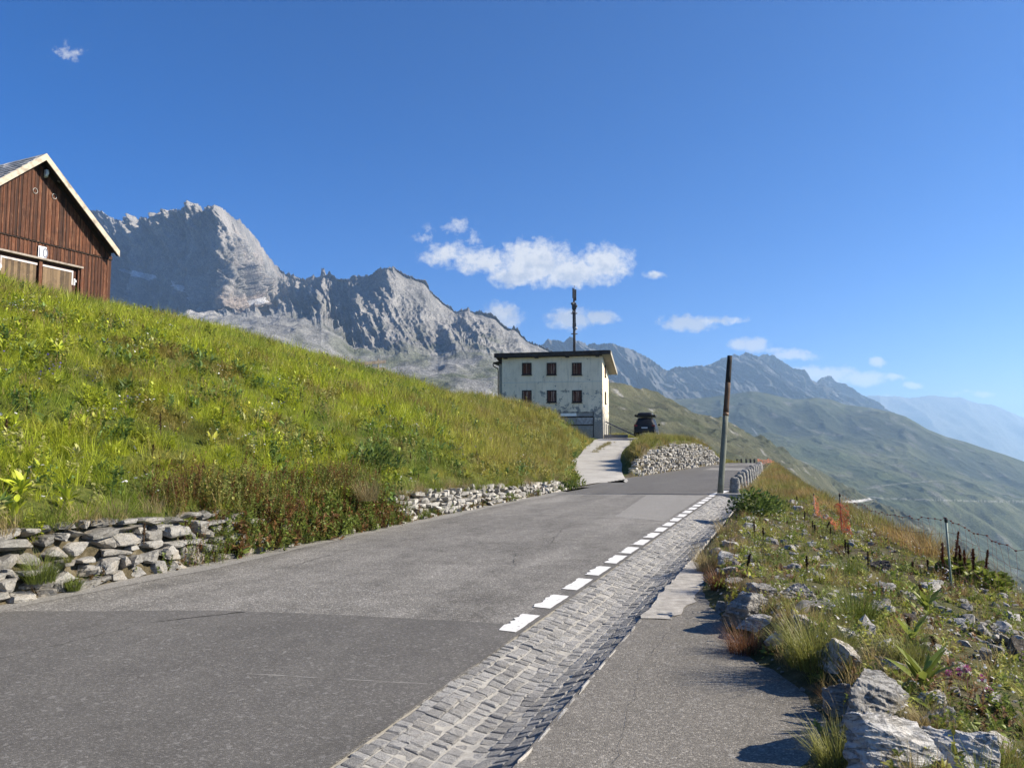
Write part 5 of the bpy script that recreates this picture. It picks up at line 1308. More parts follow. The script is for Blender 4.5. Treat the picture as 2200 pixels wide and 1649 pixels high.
meshnet('orange_net', 'bright orange net hanging bunched from the dark fence post', at(1808, 1165, 14.5), at(1806, 1082, 14.5), at(1834, 1182, 14.3), at(1811, 1085, 14.5), 8, 14, .0026, .02, .03, 93)
meshnet('orange_net', 'reddish net beyond the farthest granite bollard', at(1624, 1000, 53), at(1627, 985, 53), at(1662, 992, 60), at(1655, 985.5, 60), 16, 5, .005, .1, .05, 94)
meshnet('orange_net', 'scrap of red net caught at the foot of the bollards', at(1596, 1052, 28.5), at(1599, 1032, 31), at(1606, 1046, 31), at(1606, 1028, 32), 7, 8, .012, .05, .05, 95)

# ================================================================== boulders on the bank
def rock_mesh(seed, sub=4, flat=.55, faces=16, rough=.05, strata=.02, sharp=1.0):
    import bmesh
    bm = bmesh.new(); bmesh.ops.create_icosphere(bm, subdivisions=sub, radius=1)
    U = np.array([v.co[:] for v in bm.verts]); F = np.array([[v.index for v in f.verts] for f in bm.faces]); bm.free()
    rg = np.random.default_rng(seed)
    N = rg.normal(size=(faces, 3)); N /= np.linalg.norm(N, axis=1, keepdims=True); tn = np.array([rg.normal(0, .28), rg.normal(0, .28), 1]); tn /= np.linalg.norm(tn)
    N = np.vstack([N, [(0, 0, 1), tn, (0, 0, -1)]])
    N[:-3, 2] *= .75; N /= np.linalg.norm(N, axis=1, keepdims=True); D = rg.uniform(.50, 1.02, len(N)); D[-3:] = (.8, .58, .7)
    dt = U @ N.T
    r = np.where(dt > .05, D[None] / np.maximum(dt, .05), 9).min(1)
    r = np.minimum(r, 1.45)
    P = U * r[:, None]
    n = fbm(P[:, 0] * 2.2 + seed, P[:, 1] * 2.2, P[:, 2] * 3.2, 6, seed) * rough + ridged(P[:, 0] * 1.2, P[:, 1] * 1.2, P[:, 2] * 7 + P[:, 0] * 1.5 + seed, 4, seed + 5) * strata
    P = P * (1 + n)[:, None]
    return P / np.abs(P).max(0), F
def mat_rock(name, dark, light, warm):
    m = Mat(name); v = m.obj(); vs = m.obj((1, 1, 4), (.3, .2, 0)); vw = m.pos()
    n = m.noise(vw, 5, 8, .7, .6); n2 = m.noise(vw, 34, 6, .7); n3 = m.noise(vs, 3.2, 7, .7, .8)
    f = m.math('ADD', m.math('MULTIPLY', n, .5), m.math('MULTIPLY', n3, .5))
    c = m.ramp(f, [(.30, dark), (.5, tuple((a + b) / 2 for a, b in zip(dark, light))), (.68, light)])
    c = m.mix(m.ramp(m.noise(vw, 2.6, 5, .6), [(.50, 0), (.68, .75)]), c, warm)
    c = m.mix(m.ramp(n2, [(.34, .75), (.48, 0)]), c, m.mix(1.0, c, (.38, .38, .38), 'MULTIPLY'))
    c = m.mix(m.ramp(m.voro(vw, 21), [(.10, .45), (.22, 0)]), c, (.56, .56, .53))
    cr = m.ramp(n3, [(.47, 0), (.5, 1), (.53, 0)])
    c = m.mix(m.math('MULTIPLY', cr, .5), c, (.07, .065, .06))
    return m.pbr(c, .92, m.bump(n2, .6, .012, m.bump(m.math('ADD', n, m.math('MULTIPLY', cr, -.3)), .7, .05)), .18)
M_RK = mat_rock('grey_gneiss', (.16, .156, .148), (.40, .388, .362), (.35, .31, .255))
M_RKD = mat_rock('dark_rock', (.05, .045, .04), (.14, .12, .10), (.13, .09, .06))
M_RKW = mat_rock('pale_gneiss', (.33, .32, .30), (.60, .585, .55), (.46, .415, .345))
ROCKS = [  # px, py of the foot, width px, height px, depth ratio, yaw, material, seed, tilt, label
    (1606, 1345, 138, 82, .8, .3, M_RK, 1, (.1, .10), 'smooth grey boulder with a pale top at the edge of the lay-by'),
    (1634, 1350, 92, 34, .7, -.2, M_RKW, 2, (.18, .12), 'pale flat plate leaning on the smooth grey boulder'),
    (1722, 1296, 108, 56, .8, .5, M_RK, 3, (0, .1), 'rounded grey boulder behind the smooth boulder at the lay-by edge'),
    (1636, 1278, 66, 36, .8, .1, M_RK, 4, (.05, 0), 'squat brown grey stone up the bank from the smooth boulder'),
    (1815, 1452, 118, 66, .9, .25, M_RKW, 5, (-.12, .16), 'pale angular block resting on top of the great tilted slab'),
    (1888, 1548, 215, 138, .75, .55, M_RK, 6, (.30, .26), 'great tilted grey slab jutting over the lay-by edge'),
    (1805, 1540, 70, 88, .8, .1, M_RK, 7, (0, 0), 'shaded upright block propping the great tilted slab'),
    (1926, 1672, 170, 140, .95, .7, M_RKW, 58, (.26, .30), 'pale cracked boulder at the bottom edge below the great slab'),
    (2096, 1672, 190, 118, .9, .4, M_RKW, 59, (.2, .30), 'pale sloping boulder in the bottom right corner'),
    (2140, 1618, 120, 48, .8, -.1, M_RKW, 10, (0, .2), 'long pale slab behind the sloping corner boulder'),
    (2015, 1568, 78, 62, .8, .4, M_RK, 11, (.1, 0), 'half buried dark grey stone between the corner boulders'),
    (1612, 1138, 52, 26, .8, .2, M_RKW, 12, (0, 0), 'white rounded stone beside the green leafy clump'),
    (1605, 1117, 16, 11, .8, .0, M_RKW, 13, (0, 0), 'small white stone touching the white rounded stone'),
    (1568, 1206, 50, 26, .7, .1, M_RKW, 14, (.05, .05), 'white flat slab near the head of the lay-by'),
    (1572, 1227, 56, 15, .7, .1, M_RKW, 15, (.05, .1), 'thin white slab just below the white flat slab'),
    (1573, 1172, 38, 13, .7, .1, M_RKW, 16, (.05, 0), 'thin pale slab above the white flat slab'),
    (1573, 1256, 46, 18, .7, .1, M_RK, 17, (.05, 0), 'pale brown slab in the dry grass of the verge'),
    (1892, 1228, 54, 38, .9, .6, M_RKD, 18, (.2, .2), 'dark angular rock on the crest of the bank'),
    (1703, 1228, 44, 26, .8, .4, M_RK, 19, (.1, .2), 'grey pointed stone in the middle of the herbs'),
    (1677, 1064, 27, 16, .9, .0, M_RKD, 20, (0, 0), 'flat dark block with a bright top beyond the leafy clump'),
    (1702, 1082, 30, 13, .8, .2, M_RK, 21, (0, .1), 'low grey stone below the flat dark block'),
    (1712, 1096, 26, 14, .8, .3, M_RKW, 22, (0, 0), 'pale pointed stone near the orange net'),
    (2186, 1420, 64, 72, .9, .3, M_RKD, 23, (0, .2), 'dark brown boulder cut by the right edge'),
    (1996, 1268, 60, 26, .8, .1, M_RKW, 24, (0, 0), 'pale stone beside the foot of the grey green post'),
    (1890, 1276, 66, 30, .8, .2, M_RK, 25, (0, .1), 'broad grey stone right below the dark angular rock'),
    (1884, 1312, 58, 26, .8, .5, M_RK, 26, (.1, .1), 'wet looking grey slab low on the bank among grass'),
    (1913, 1318, 36, 22, .8, .2, M_RKW, 27, (.1, .1), 'small pale block next to the wet looking slab'),
    (1822, 1376, 66, 34, .6, .6, M_RKW, 28, (.2, .3), 'pale sloping slab above the great tilted slab'),
    (1905, 1400, 56, 44, .5, .8, M_RKW, 29, (.3, .4), 'narrow pale slab standing on edge above the great slab'),
    (1922, 1448, 80, 34, .7, .3, M_RKW, 30, (.1, .2), 'pale flake right of the angular block'),
    (2005, 1400, 84, 26, .8, .1, M_RKW, 31, (0, .1), 'flat pale stone among the broad leaves'),
    (2118, 1416, 34, 28, .8, .3, M_RK, 32, (0, 0), 'small brown grey stone in the right herbs'),
    (1950, 1285, 50, 16, .7, .2, M_RK, 33, (0, .1), 'thin grey slab below the stone at the post'),
    (1960, 1335, 44, 18, .8, .1, M_RKD, 34, (0, .1), 'dark low stone beside the tall brown seed stalk'),
    (1650, 1266, 26, 16, .8, .1, M_RK, 35, (0, .1), 'little stone tucked against the squat brown stone'),
    (1775, 1222, 34, 14, .8, .1, M_RKW, 36, (0, 0), 'flat white stone left of the dark angular rock'),
    (1740, 1172, 30, 12, .8, .1, M_RKW, 37, (0, 0), 'flat pale stone in the middle of the bank'),
    (1930, 1500, 40, 22, .8, .1, M_RK, 38, (0, 0), 'grey stone at the upper flank of the great slab'),
    (2120, 1500, 56, 22, .8, .1, M_RKW, 39, (0, .1), 'flat pale stone by the pink clover heads'),
    (2052, 1490, 32, 16, .8, .1, M_RK, 40, (0, 0), 'small grey stone near the pink clover heads'),
    (1560, 1312, 40, 22, .8, .2, M_RK, 42, (0, .1), 'small grey stone half on the lay-by left of the smooth boulder'),
    (1668, 1392, 58, 30, .8, .3, M_RKW, 43, (.1, .15), 'pale stone between the red brown tuft and the tall tuft'),
    (1712, 1418, 48, 26, .8, .1, M_RK, 44, (0, .1), 'grey stone in the shade under the tall tuft'),
    (1792, 1585, 52, 30, .8, .4, M_RK, 45, (0, 0), 'low dark stone at the lay-by edge below the great slab'),
    (1770, 1320, 74, 34, .8, .2, M_RK, 46, (.1, .15), 'grey slab right of the rounded grey boulder'),
    (1842, 1288, 44, 22, .8, .2, M_RKW, 47, (.0, .1), 'pale stone below the dark seed stalk near the dark rock'),
    (2070, 1345, 60, 24, .8, .2, M_RKW, 48, (.0, .15), 'pale slab right of the fence post foot, lower on the bank'),
    (2060, 1440, 50, 24, .8, .3, M_RK, 49, (.0, .1), 'grey stone right of the leaning seed stalk'),
    (1700, 1182, 34, 16, .8, .3, M_RKW, 50, (.0, .1), 'pale stone above the grey pointed stone'),
    (1845, 1560, 84, 46, .8, .5, M_RKW, 51, (.15, .2), 'pale angular stone wedged under the lower end of the great slab'),
    (2010, 1520, 84, 40, .8, .2, M_RKW, 52, (.1, .2), 'pale flat stone behind the great slab, below the bright rosette'),
    (1730, 1352, 64, 34, .8, .4, M_RKW, 53, (.1, .15), 'pale stone in the grass above the tall yellow green tuft'),
    (1640, 1210, 26, 12, .8, .1, M_RK, 41, (0, 0), 'small grey stone up from the squat brown stone'),
]
def place_rock(px, py, wpx, hpx, dr, yaw, mt, seed, tilt, label):
    g = hit(px, py)
    if g is None: return
    k = g.y / F_PX
    w_, h_ = wpx * k * .54, hpx * k * .60
    sub = 6 if wpx > 90 else 5 if wpx > 45 else 4
    V, F = rock_mesh(200 + seed, sub, .5, 11 if wpx > 90 else 8, .16, .10)
    V = V * np.array([w_, w_ * dr, h_])
    g.y += w_ * dr * .75; g.x += w_ * dr * .75 * (px - CX) / F_PX
    o = link('boulder' if wpx > 60 else 'stone', mesh_np('rock', V, [F], mt, False)); zz = float(Hxy(g.x, g.y))
    o.location = (g.x, g.y, min(zz, g.z + .06) + h_ * .18); o.rotation_euler = (-tilt[0], tilt[1], yaw)
    tag(o, label, 'boulder' if wpx > 60 else 'stone')
for r_ in ROCKS: place_rock(*r_)
# ================================================================== vegetation
def mat_plant(name, trans=.4, rough=.55, spec=.25, tip=(.34, .29, .13), tipamt=.35, inst=True, base=(.12, .15, .03)):
    m = Mat(name)
    t = m.attr('tint', 'Vector', 'INSTANCER') if inst else None
    r = m.attr('rnd', 'Fac'); h = m.attr('hgt', 'Fac')
    c = t if inst else m.mix(0.0, base, base)
    k = m.ramp(r, [(0, .62), (.5, 1.0), (1, 1.45)])
    c = m.mix(1.0, c, k, 'MULTIPLY')
    c = m.mix(m.math('MULTIPLY', m.ramp(h, [(.55, 0), (1, 1)]), m.math('MULTIPLY', r, tipamt * 2)), c, tip)
    return m.leaf(c, trans, rough, spec)
class PB:
    def __init__(self): self.V = []; self.Q = []; self.T = []; self.r = []; self.h = []; self.n = 0
    def add(self, V, Q=(), T=(), r=.5, h=None):
        V = np.asarray(V, float); self.V.append(V); self.Q += [[i + self.n for i in q] for q in Q]; self.T += [[i + self.n for i in t] for t in T]
        self.r.append(np.full(len(V), r)); self.h.append(np.zeros(len(V)) if h is None else np.asarray(h, float)); self.n += len(V)
    def blade(self, b, yaw, L, wd, lean, curl, r, seg=3):
        d = np.array([math.cos(yaw), math.sin(yaw), 0]); s = np.array([-d[1], d[0], 0]); p = np.array(b, float); V = []; H = []
        ang = lean
        for i in range(seg + 1):
            f = i / seg; w = wd * (1 - f ** 1.6) * (.7 + .3 * min(1, f * 4))
            if i == seg: V.append(p.copy()); H.append(1)
            else: V += [p - s * w / 2, p + s * w / 2]; H += [f, f]
            p = p + (d * math.sin(ang) + np.array([0, 0, math.cos(ang)])) * (L / seg); ang += curl / seg
        Q = [(2 * i, 2 * i + 1, 2 * i + 3, 2 * i + 2) for i in range(seg - 1)]; T = [(2 * seg - 2, 2 * seg - 1, 2 * seg)]
        self.add(V, Q, T, r, H)
    def leaf(self, b, yaw, L, wd, lean, curl, r, fold=.25):
        d = np.array([math.cos(yaw), math.sin(yaw), 0]); s = np.array([-d[1], d[0], 0]); p = np.array(b, float); V = []; H = []; ang = lean
        prof = (.18, .85, 1.0, .62, 0.0)
        for i, w in enumerate(prof):
            upv = d * -math.cos(ang) + np.array([0, 0, math.sin(ang)])
            ww = wd * w / 2 + .0008
            V += [p - s * ww + upv * ww * fold, p, p + s * ww + upv * ww * fold]; H += [i / 4] * 3
            p = p + (d * math.sin(ang) + np.array([0, 0, math.cos(ang)])) * (L / 4); ang += curl / 4
        Q = []
        for i in range(4): Q += [(3 * i, 3 * i + 1, 3 * i + 4, 3 * i + 3), (3 * i + 1, 3 * i + 2, 3 * i + 5, 3 * i + 4)]
        self.add(V, Q, (), r, H)
    def mesh(self, name, mat):
        fs = [np.array(x) for x in (self.Q, self.T) if len(x)]
        return mesh_np(name, np.concatenate(self.V), fs, mat, True, {'rnd': np.concatenate(self.r), 'hgt': np.concatenate(self.h)})
def tuft(seed, n, h, spread, wd, lean=(.05, .55), curl=(.3, 1.3), wind=(0, 0), seg=3):
    rg = np.random.default_rng(seed); pb = PB()
    for _ in range(n):
        rr = spread * math.sqrt(rg.random()); a = rg.uniform(0, 6.283)
        yaw = a + rg.normal(0, .7)
        if wind[1] and rg.random() < wind[1]: yaw = wind[0] + rg.normal(0, .5)
        pb.blade((rr * math.cos(a), rr * math.sin(a), -.03), yaw, h * rg.uniform(.45, 1.1), wd * rg.uniform(.6, 1.3), rg.uniform(*lean), rg.uniform(*curl), rg.random(), seg)
    return pb
def rosette(seed, n, L, wd, lean=(.5, 1.3), stem=0.0, curl=(.1, .7)):
    rg = np.random.default_rng(seed); pb = PB()
    for k in range(n):
        pb.leaf((rg.normal(0, .015), rg.normal(0, .015), stem * rg.random()), k * 2.4 + rg.normal(0, .3), L * rg.uniform(.55, 1.1), wd * rg.uniform(.7, 1.2), rg.uniform(*lean), rg.uniform(*curl), rg.random())
    return pb
def herb(seed, stems, h, nl, ll, lw, spread=.12):
    rg = np.random.default_rng(seed); pb = PB()
    for _ in range(stems):
        b = np.array([rg.normal(0, spread), rg.normal(0, spread), -.02]); H_ = h * rg.uniform(.6, 1.1); yaw = rg.uniform(0, 6.28); ln = rg.uniform(0, .25)
        tipv = np.array([math.cos(yaw) * math.sin(ln), math.sin(yaw) * math.sin(ln), math.cos(ln)])
        pb.blade(b, yaw, H_, .008, ln, .05, rg.random() * .4)
        for k in range(nl):
            f = rg.uniform(.12, 1.0); pb.leaf(b + tipv * H_ * f, rg.uniform(0, 6.28), ll * (1.2 - .6 * f) * rg.uniform(.6, 1.2), lw * rg.uniform(.7, 1.2), rg.uniform(.5, 1.5), rg.uniform(0, .8), rg.random())
    return pb
G_GRASS = mat_plant('meadow_grass', .48, .5, .3); G_LEAF = mat_plant('meadow_leaf', .38, .5, .28, (.25, .26, .06), .25)
G_DRY = mat_plant('dry_grass', .35, .6, .2, (.42, .34, .18), .6)
def shed(P, vis=None):
    pass
def points(s0, s1, q0, q1, dens, rg, fine=None):
    """random (s,q) in a box, thinned by wanted density(X,Y,s,q) per m2"""
    n = rg.poisson((s1 - s0) * (q1 - q0) * dens); s = rg.uniform(s0, s1, n); q = rg.uniform(q0, q1, n)
    X, Y = xy(s, q)
    px, py, f = proj(X, Y, Hxy(X, Y, False))
    ok = (f > 1.5) & (px > -260) & (px < 2460) & (py < 1900)
    return s[ok], q[ok], X[ok], Y[ok], px[ok], py[ok]
def orient(n, rg, tilt=.15, bias=None, X=None, Y=None):
    r = np.c_[rg.normal(0, tilt, n), rg.normal(0, tilt, n), rg.uniform(0, 6.283, n)]
    return r
def onDrive(X, Y): return DRV(X, Y)
_dy = [(a.y + b.y) / 2 for a, b in DRIVE]
def leftOf(X, Y): return (X < np.interp(Y, [28.9] + _dy[1:], [a.x for a, b in DRIVE]) - .05) | (Y < 28.6)
rg = np.random.default_rng(301)

# --- the green hill on the left
gv = [proto('tuft_source', tuft(400 + i, 46, .42, .17, .0075, (.05, .6), (.5, 1.6)).mesh('tuft', G_GRASS)) for i in range(5)]
gf = [proto('tuft_source', tuft(420 + i, 34, .55, .24, .016, (.05, .6), (.4, 1.5), seg=2).mesh('tuft', G_GRASS)) for i in range(4)]
def hill_tint(X, Y, s, q, px, rg, n):
    a = fbm(X * .22, Y * .22, 0, 4, 141); b = fbm(X * .8, Y * .8, 0, 4, 142); c = fbm(X * .45 + 9, Y * .45, 0, 3, 143)
    t = np.tile(np.array([.40, .45, .036]), (n, 1))
    def mx(t, col, k): return t * (1 - k[:, None]) + np.array(col) * k[:, None]
    t = mx(t, (.19, .28, .036), sstep(.05, .35, a))
    t = mx(t, (.50, .46, .065), sstep(.08, .38, b) * .8)
    t = mx(t, (.27, .19, .065), sstep(.08, .32, c) * .8)
    dry = sstep(780, 1180, px + 120 * b) * .75
    t = mx(t, (.09, .135, .028), sstep(.18, .42, fbm(X * .6 + 3, Y * .6, 0, 4, 145)) * .8)
    t = mx(t, (.33, .27, .08), dry)
    t = mx(t, (.28, .19, .07), sstep(.1, .4, -a) * sstep(34, 50, s) * .6)
    return t * rg.uniform(.8, 1.2, (n, 1))
def put(name, label, cat, s, q, X, Y, px, scl, variants, tint, rg, tilt=.15, dz=-.02):
    n = len(s); P = np.c_[X, Y, Hxy(X, Y) + dz]
    scatter(name, P, orient(n, rg, tilt), scl, rg.integers(0, len(variants), n), tint, variants, label, cat)
s, q, X, Y, px, py = points(1, 66, -36, -7.75, 26, rg)
d = np.hypot(X, Y); keep = rg.random(len(s)) < np.clip((13 / d) ** 1.15, .10, 1)
keep &= leftOf(X, Y) & ~((s > 27.2) & (q > -7.95)) & ~((s > 66) & (q > -26)) 
m9 = fbm(X * .5, Y * .5, 0, 4, 150); keep &= rg.random(len(s)) < 1 - .30 * sstep(.1, .4, m9)
xb, yb_ = X - c0.x, Y - c0.y
inb = ((xb * dl.x + yb_ * dl.y) > -.1) & ((xb * dl.x + yb_ * dl.y) < 7.5) & ((xb * nin.x + yb_ * nin.y) > .05)
keep &= ~inb
s, q, X, Y, px = s[keep], q[keep], X[keep], Y[keep], px[keep]; d = np.hypot(X, Y)
tint = hill_tint(X, Y, s, q, px, rg, len(s))
nr_ = d < 24
sc_ = rg.uniform(.5, 1.05, len(s)) * (1 - .45 * onDrive(X, Y)) * (1 + .35 * fbm(X * .35, Y * .35, 0, 3, 151)) * np.where(q > -8.6, .75, 1)
for k_, msk, var, k in ((1, nr_, gv, 1.0), (0, ~nr_, gf, 1.0)):
    put('meadow_grass', 'lush yellow green grass covering the near part of the hill on the left' if k_ else 'finer tawny green grass on the far and upper part of the hill', 'grass', s[msk], q[msk], X[msk], Y[msk], px[msk], sc_[msk] * k * (1 + .012 * d[msk]), var, tint[msk], rg, .2)
# leafy plants among the grass
lv = [proto('leaf_source', rosette(440 + i, 16, .20, .045, (.2, 1.1), .16).mesh('leaf', G_LEAF)) for i in range(3)] + [proto('leaf_source', herb(450 + i, 5, .34, 14, .085, .035).mesh('leaf', G_LEAF)) for i in range(3)]
s, q, X, Y, px, py = points(1, 62, -36, -7.7, 16, rg)
d = np.hypot(X, Y); m9 = fbm(X * .5, Y * .5, 0, 4, 150)
keep = (rg.random(len(s)) < np.clip((14 / d) ** 1.1, .08, 1)) & (rg.random(len(s)) < .22 + .78 * sstep(-.12, .2, m9)) & leftOf(X, Y) & ~((s > 27.2) & (q > -7.95))
xb, yb_ = X - c0.x, Y - c0.y
keep &= ~(((xb * dl.x + yb_ * dl.y) > -.1) & ((xb * dl.x + yb_ * dl.y) < 7.5) & ((xb * nin.x + yb_ * nin.y) > .05))
s, q, X, Y, px, d = (a[keep] for a in (s, q, X, Y, px, d))
t = hill_tint(X, Y, s, q, px, rg, len(s)) * .9; k = rg.random(len(s)); t[k < .3] = np.array([.13, .20, .05]) * rg.uniform(.8, 1.2, ((k < .3).sum(), 1)); t[k > .84] = np.array([.36, .36, .12])
put('meadow_herbs', 'broad leaved herbs growing among the grass of the hill', 'herbs', s, q, X, Y, px, rg.uniform(.6, 1.15, len(s)) * (1 + .012 * d), lv, t, rg, .25)
# darker shrubby clumps
s, q, X, Y, px, py = points(1, 60, -34, -7.9, 2.0, rg); d = np.hypot(X, Y)
keep = leftOf(X, Y) & ~((s > 27.2) & (q > -8.3)) & (fbm(X * .33 + 50, Y * .33, 0, 4, 152) > .16)
xb, yb_ = X - c0.x, Y - c0.y
keep &= ~(((xb * dl.x + yb_ * dl.y) > -.5) & ((xb * dl.x + yb_ * dl.y) < 8) & ((xb * nin.x + yb_ * nin.y) > -.4))
s, q, X, Y, px = (a[keep] for a in (s, q, X, Y, px)); n = len(s)
put('meadow_clumps', 'darker leafy clumps standing out of the hill grass', 'herbs', s, q, X, Y, px, rg.uniform(.9, 1.5, n), lv, np.where((rg.random(n) < .6)[:, None], np.array([.10, .17, .045]), np.array([.22, .27, .06])) * rg.uniform(.8, 1.2, (n, 1)), rg, .25)
# dry flowering stems standing above the grass
def stems_src(seed):
    rg = np.random.default_rng(seed); pb = PB()
    for _ in range(7):
        b = (rg.normal(0, .12), rg.normal(0, .12), 0); H_ = rg.uniform(.45, .8); yaw = rg.uniform(0, 6.28); ln = rg.uniform(0, .3)
        pb.blade(b, yaw, H_, .004, ln, .35, .6, 4)
        tip = np.array(b) + np.array([math.cos(yaw) * math.sin(ln + .15), math.sin(yaw) * math.sin(ln + .15), math.cos(ln + .12)]) * H_ * .93
        for k in range(9): pb.leaf(tip - np.array([0, 0, .012 * k]), rg.uniform(0, 6.28), .03, .007, rg.uniform(.1, .8), .3, rg.random())
    return pb.mesh('stems', G_DRY)
sv = [proto('stem_source', stems_src(460 + i)) for i in range(4)]
s, q, X, Y, px, py = points(1, 64, -36, -7.7, 2.2, rg); d = np.hypot(X, Y)
keep = (onDrive(X, Y) < .2) & ~((s > 27.4) & (s < 37) & (q > -8.8)) & ~((s > 36) & (q > -13.8)) & (rg.random(len(s)) < .35 + .65 * sstep(600, 1100, px))
xb, yb_ = X - c0.x, Y - c0.y
keep &= ~(((xb * dl.x + yb_ * dl.y) > -.1) & ((xb * dl.x + yb_ * dl.y) < 7.5) & ((xb * nin.x + yb_ * nin.y) > -.3))
s, q, X, Y, px, d = (a[keep] for a in (s, q, X, Y, px, d))
put('meadow_stems', 'thin dry flowering stems standing above the grass of the hill', 'grass', s, q, X, Y, px, rg.uniform(.6, 1.1, len(s)), sv, np.array([.30, .22, .09]) * rg.uniform(.7, 1.3, (len(s), 1)), rg, .15)
# flowers
def flower_src(seed, k, size, h, inst_mat):
    rg = np.random.default_rng(seed); pb = PB()
    for _ in range(k):
        b = np.array([rg.normal(0, .10), rg.normal(0, .10), 0]); H_ = h * rg.uniform(.7, 1.15); pb_top = b + np.array([rg.normal(0, .04), rg.normal(0, .04), H_])
        r = size * rg.uniform(.6, 1.2); nrm = np.array([rg.normal(0, .45), rg.normal(0, .45), 1]); nrm /= np.linalg.norm(nrm)
        e = np.cross(nrm, [1, 0, 0]); e /= np.linalg.norm(e); g = np.cross(nrm, e)
        V = [pb_top + (e * math.cos(a) + g * math.sin(a)) * r * (1 if i % 2 else .72) for i, a in enumerate(np.linspace(0, 6.283, 10, endpoint=False))] + [pb_top + nrm * r * .25]
        pb.add(V, (), [(i, (i + 1) % 10, 10) for i in range(10)], rg.random())
    return pb.mesh('flower', inst_mat)
m = Mat('petals'); PET = m.leaf(m.mix(1.0, m.attr('tint', 'Vector', 'INSTANCER'), m.ramp(m.attr('rnd', 'Fac'), [(0, .75), (1, 1.1)]), 'MULTIPLY'), .3, .6, .1)
fl = [proto('flower_source', flower_src(470 + i, 3 + i, .022, .36, PET)) for i in range(4)]
def flowers(name, label, dens, col, s0, s1, q0, q1, seed, thr, size=1.0, excl=True):
    rg = np.random.default_rng(seed)
    s, q, X, Y, px, py = points(s0, s1, q0, q1, dens, rg); d = np.hypot(X, Y)
    n_ = fbm(X * .4 + seed, Y * .4, 0, 3, seed)
    k = (n_ > thr - .1 * rg.random(len(s))) & (onDrive(X, Y) < .2) & (rg.random(len(s)) < np.clip(16 / d, .2, 1)) & ~((s > 27) & (q > -9) & (q < -2)) & ~((s > 36) & (q > -14) & (q < -2)) 
    xb, yb_ = X - c0.x, Y - c0.y
    k &= ~(((xb * dl.x + yb_ * dl.y) > -.1) & ((xb * dl.x + yb_ * dl.y) < 7.5) & ((xb * nin.x + yb_ * nin.y) > .05))
    if q0 > -3: k &= q > edge(s) + .15
    s, q, X, Y, px, d = (a[k] for a in (s, q, X, Y, px, d))
    put(name, label, 'flowers', s, q, X, Y, px, size * rg.uniform(.6, 1.15, len(s)), fl, np.tile(col, (len(s), 1)), rg, .2)
flowers('white_flowers', 'small white flower heads dotted over the green hill', 3.0, (.78, .77, .72), 2, 58, -30, -7.9, 481, .12)
flowers('yellow_flowers', 'small yellow flower heads dotted over the green hill', 1.6, (.62, .55, .10), 2, 58, -30, -7.9, 482, .16, .9)
flowers('violet_flowers', 'violet blue flower patches on the upper hill', 3.0, (.17, .14, .36), 6, 50, -30, -9, 483, .28)

# --- overgrown bank over the wall, tall browned herbs
hv = [proto('herb_source', herb(490 + i, 7, .62, 26, .05, .016, .13).mesh('herb', G_LEAF)) for i in range(4)]
s, q, X, Y, px, py = points(8.2, 14.8, -8.3, -7.40, 105, rg)
k = rg.random(len(s)) < np.interp(s, [8.2, 9, 13, 14.8], [.35, 1, 1, .3]); s, q, X, Y, px = (a[k] for a in (s, q, X, Y, px)); n = len(s)
c_ = fbm(X * 1.6, Y * 1.6, 0, 3, 160); r_ = rg.random(n)
t = np.where((r_ < .30 + .6 * c_)[:, None], np.array([.19, .09, .038]), np.where((r_ < .80)[:, None], np.array([.16, .20, .042]), np.array([.26, .24, .06]))) * rg.uniform(.7, 1.3, (n, 1))
put('browned_herbs', 'tall reddish brown and green herbs overgrowing the wall', 'herbs', s, q, X, Y, px, rg.uniform(.55, 1.1, n) * np.interp(q, [-8.4, -7.42], [1, .75]), hv, t, rg, .2)
s = rg.uniform(8.9, 14, 480); q = rg.uniform(-7.75, -7.42, 480); X, Y = xy(s, q); n = 480
t = np.where((rg.random(n) < .4)[:, None], np.array([.19, .10, .04]), np.array([.17, .22, .045])) * rg.uniform(.7, 1.3, (n, 1))
scatter('bank_weeds', np.c_[X, Y, H(s, q)], np.c_[rg.normal(.0, .3, n), rg.normal(.35, .3, n), rg.uniform(0, 6.28, n)], rg.uniform(.6, 1.1, n), rg.integers(0, 6, n), t, lv, 'leafy weeds growing down the overgrown bank to the road', 'weeds')
# weeds along the foot of the walls, and tufts hanging over their tops
s, q, X, Y, px, py = points(3, 27.6, -7.62, -7.40, 70, rg)
k = (rg.random(len(s)) < .25 + .75 * (fbm(s * .8, 0 * s, 0, 3, 161) > .05)); s, q, X, Y, px = (a[k] for a in (s, q, X, Y, px)); n = len(s)
t = np.where((rg.random(n) < .35)[:, None], np.array([.17, .10, .04]), np.array([.15, .19, .04])) * rg.uniform(.7, 1.3, (n, 1))
P = np.c_[X, Y, roadz(s) + 0.0]
scatter('wall_weeds', P, orient(n, rg, .3), rg.uniform(.3, .75, n), rg.integers(0, 6, n), t, lv, 'green weeds along the foot of the roadside walls', 'weeds')
n = 300; s = np.where(rg.random(n) < .3, rg.uniform(2, 8.6, n), rg.uniform(13.5, 27.6, n)); q = -7.76 + rg.normal(0, .09, n); X, Y = xy(s, q)
t = np.where((rg.random(n) < .35)[:, None], np.array([.36, .28, .14]), np.array([.21, .26, .04])) * rg.uniform(.7, 1.25, (n, 1))
scatter('wall_top_grass', np.c_[X, Y, walltop(s) - .05 + rg.normal(0, .03, n)], np.c_[rg.normal(0, .3, n), rg.normal(0, .3, n), rg.uniform(0, 6.28, n)], rg.uniform(.5, .95, n), rg.integers(0, 5, n), t, gv, 'grass and straw hanging over the top of the roadside walls', 'grass')

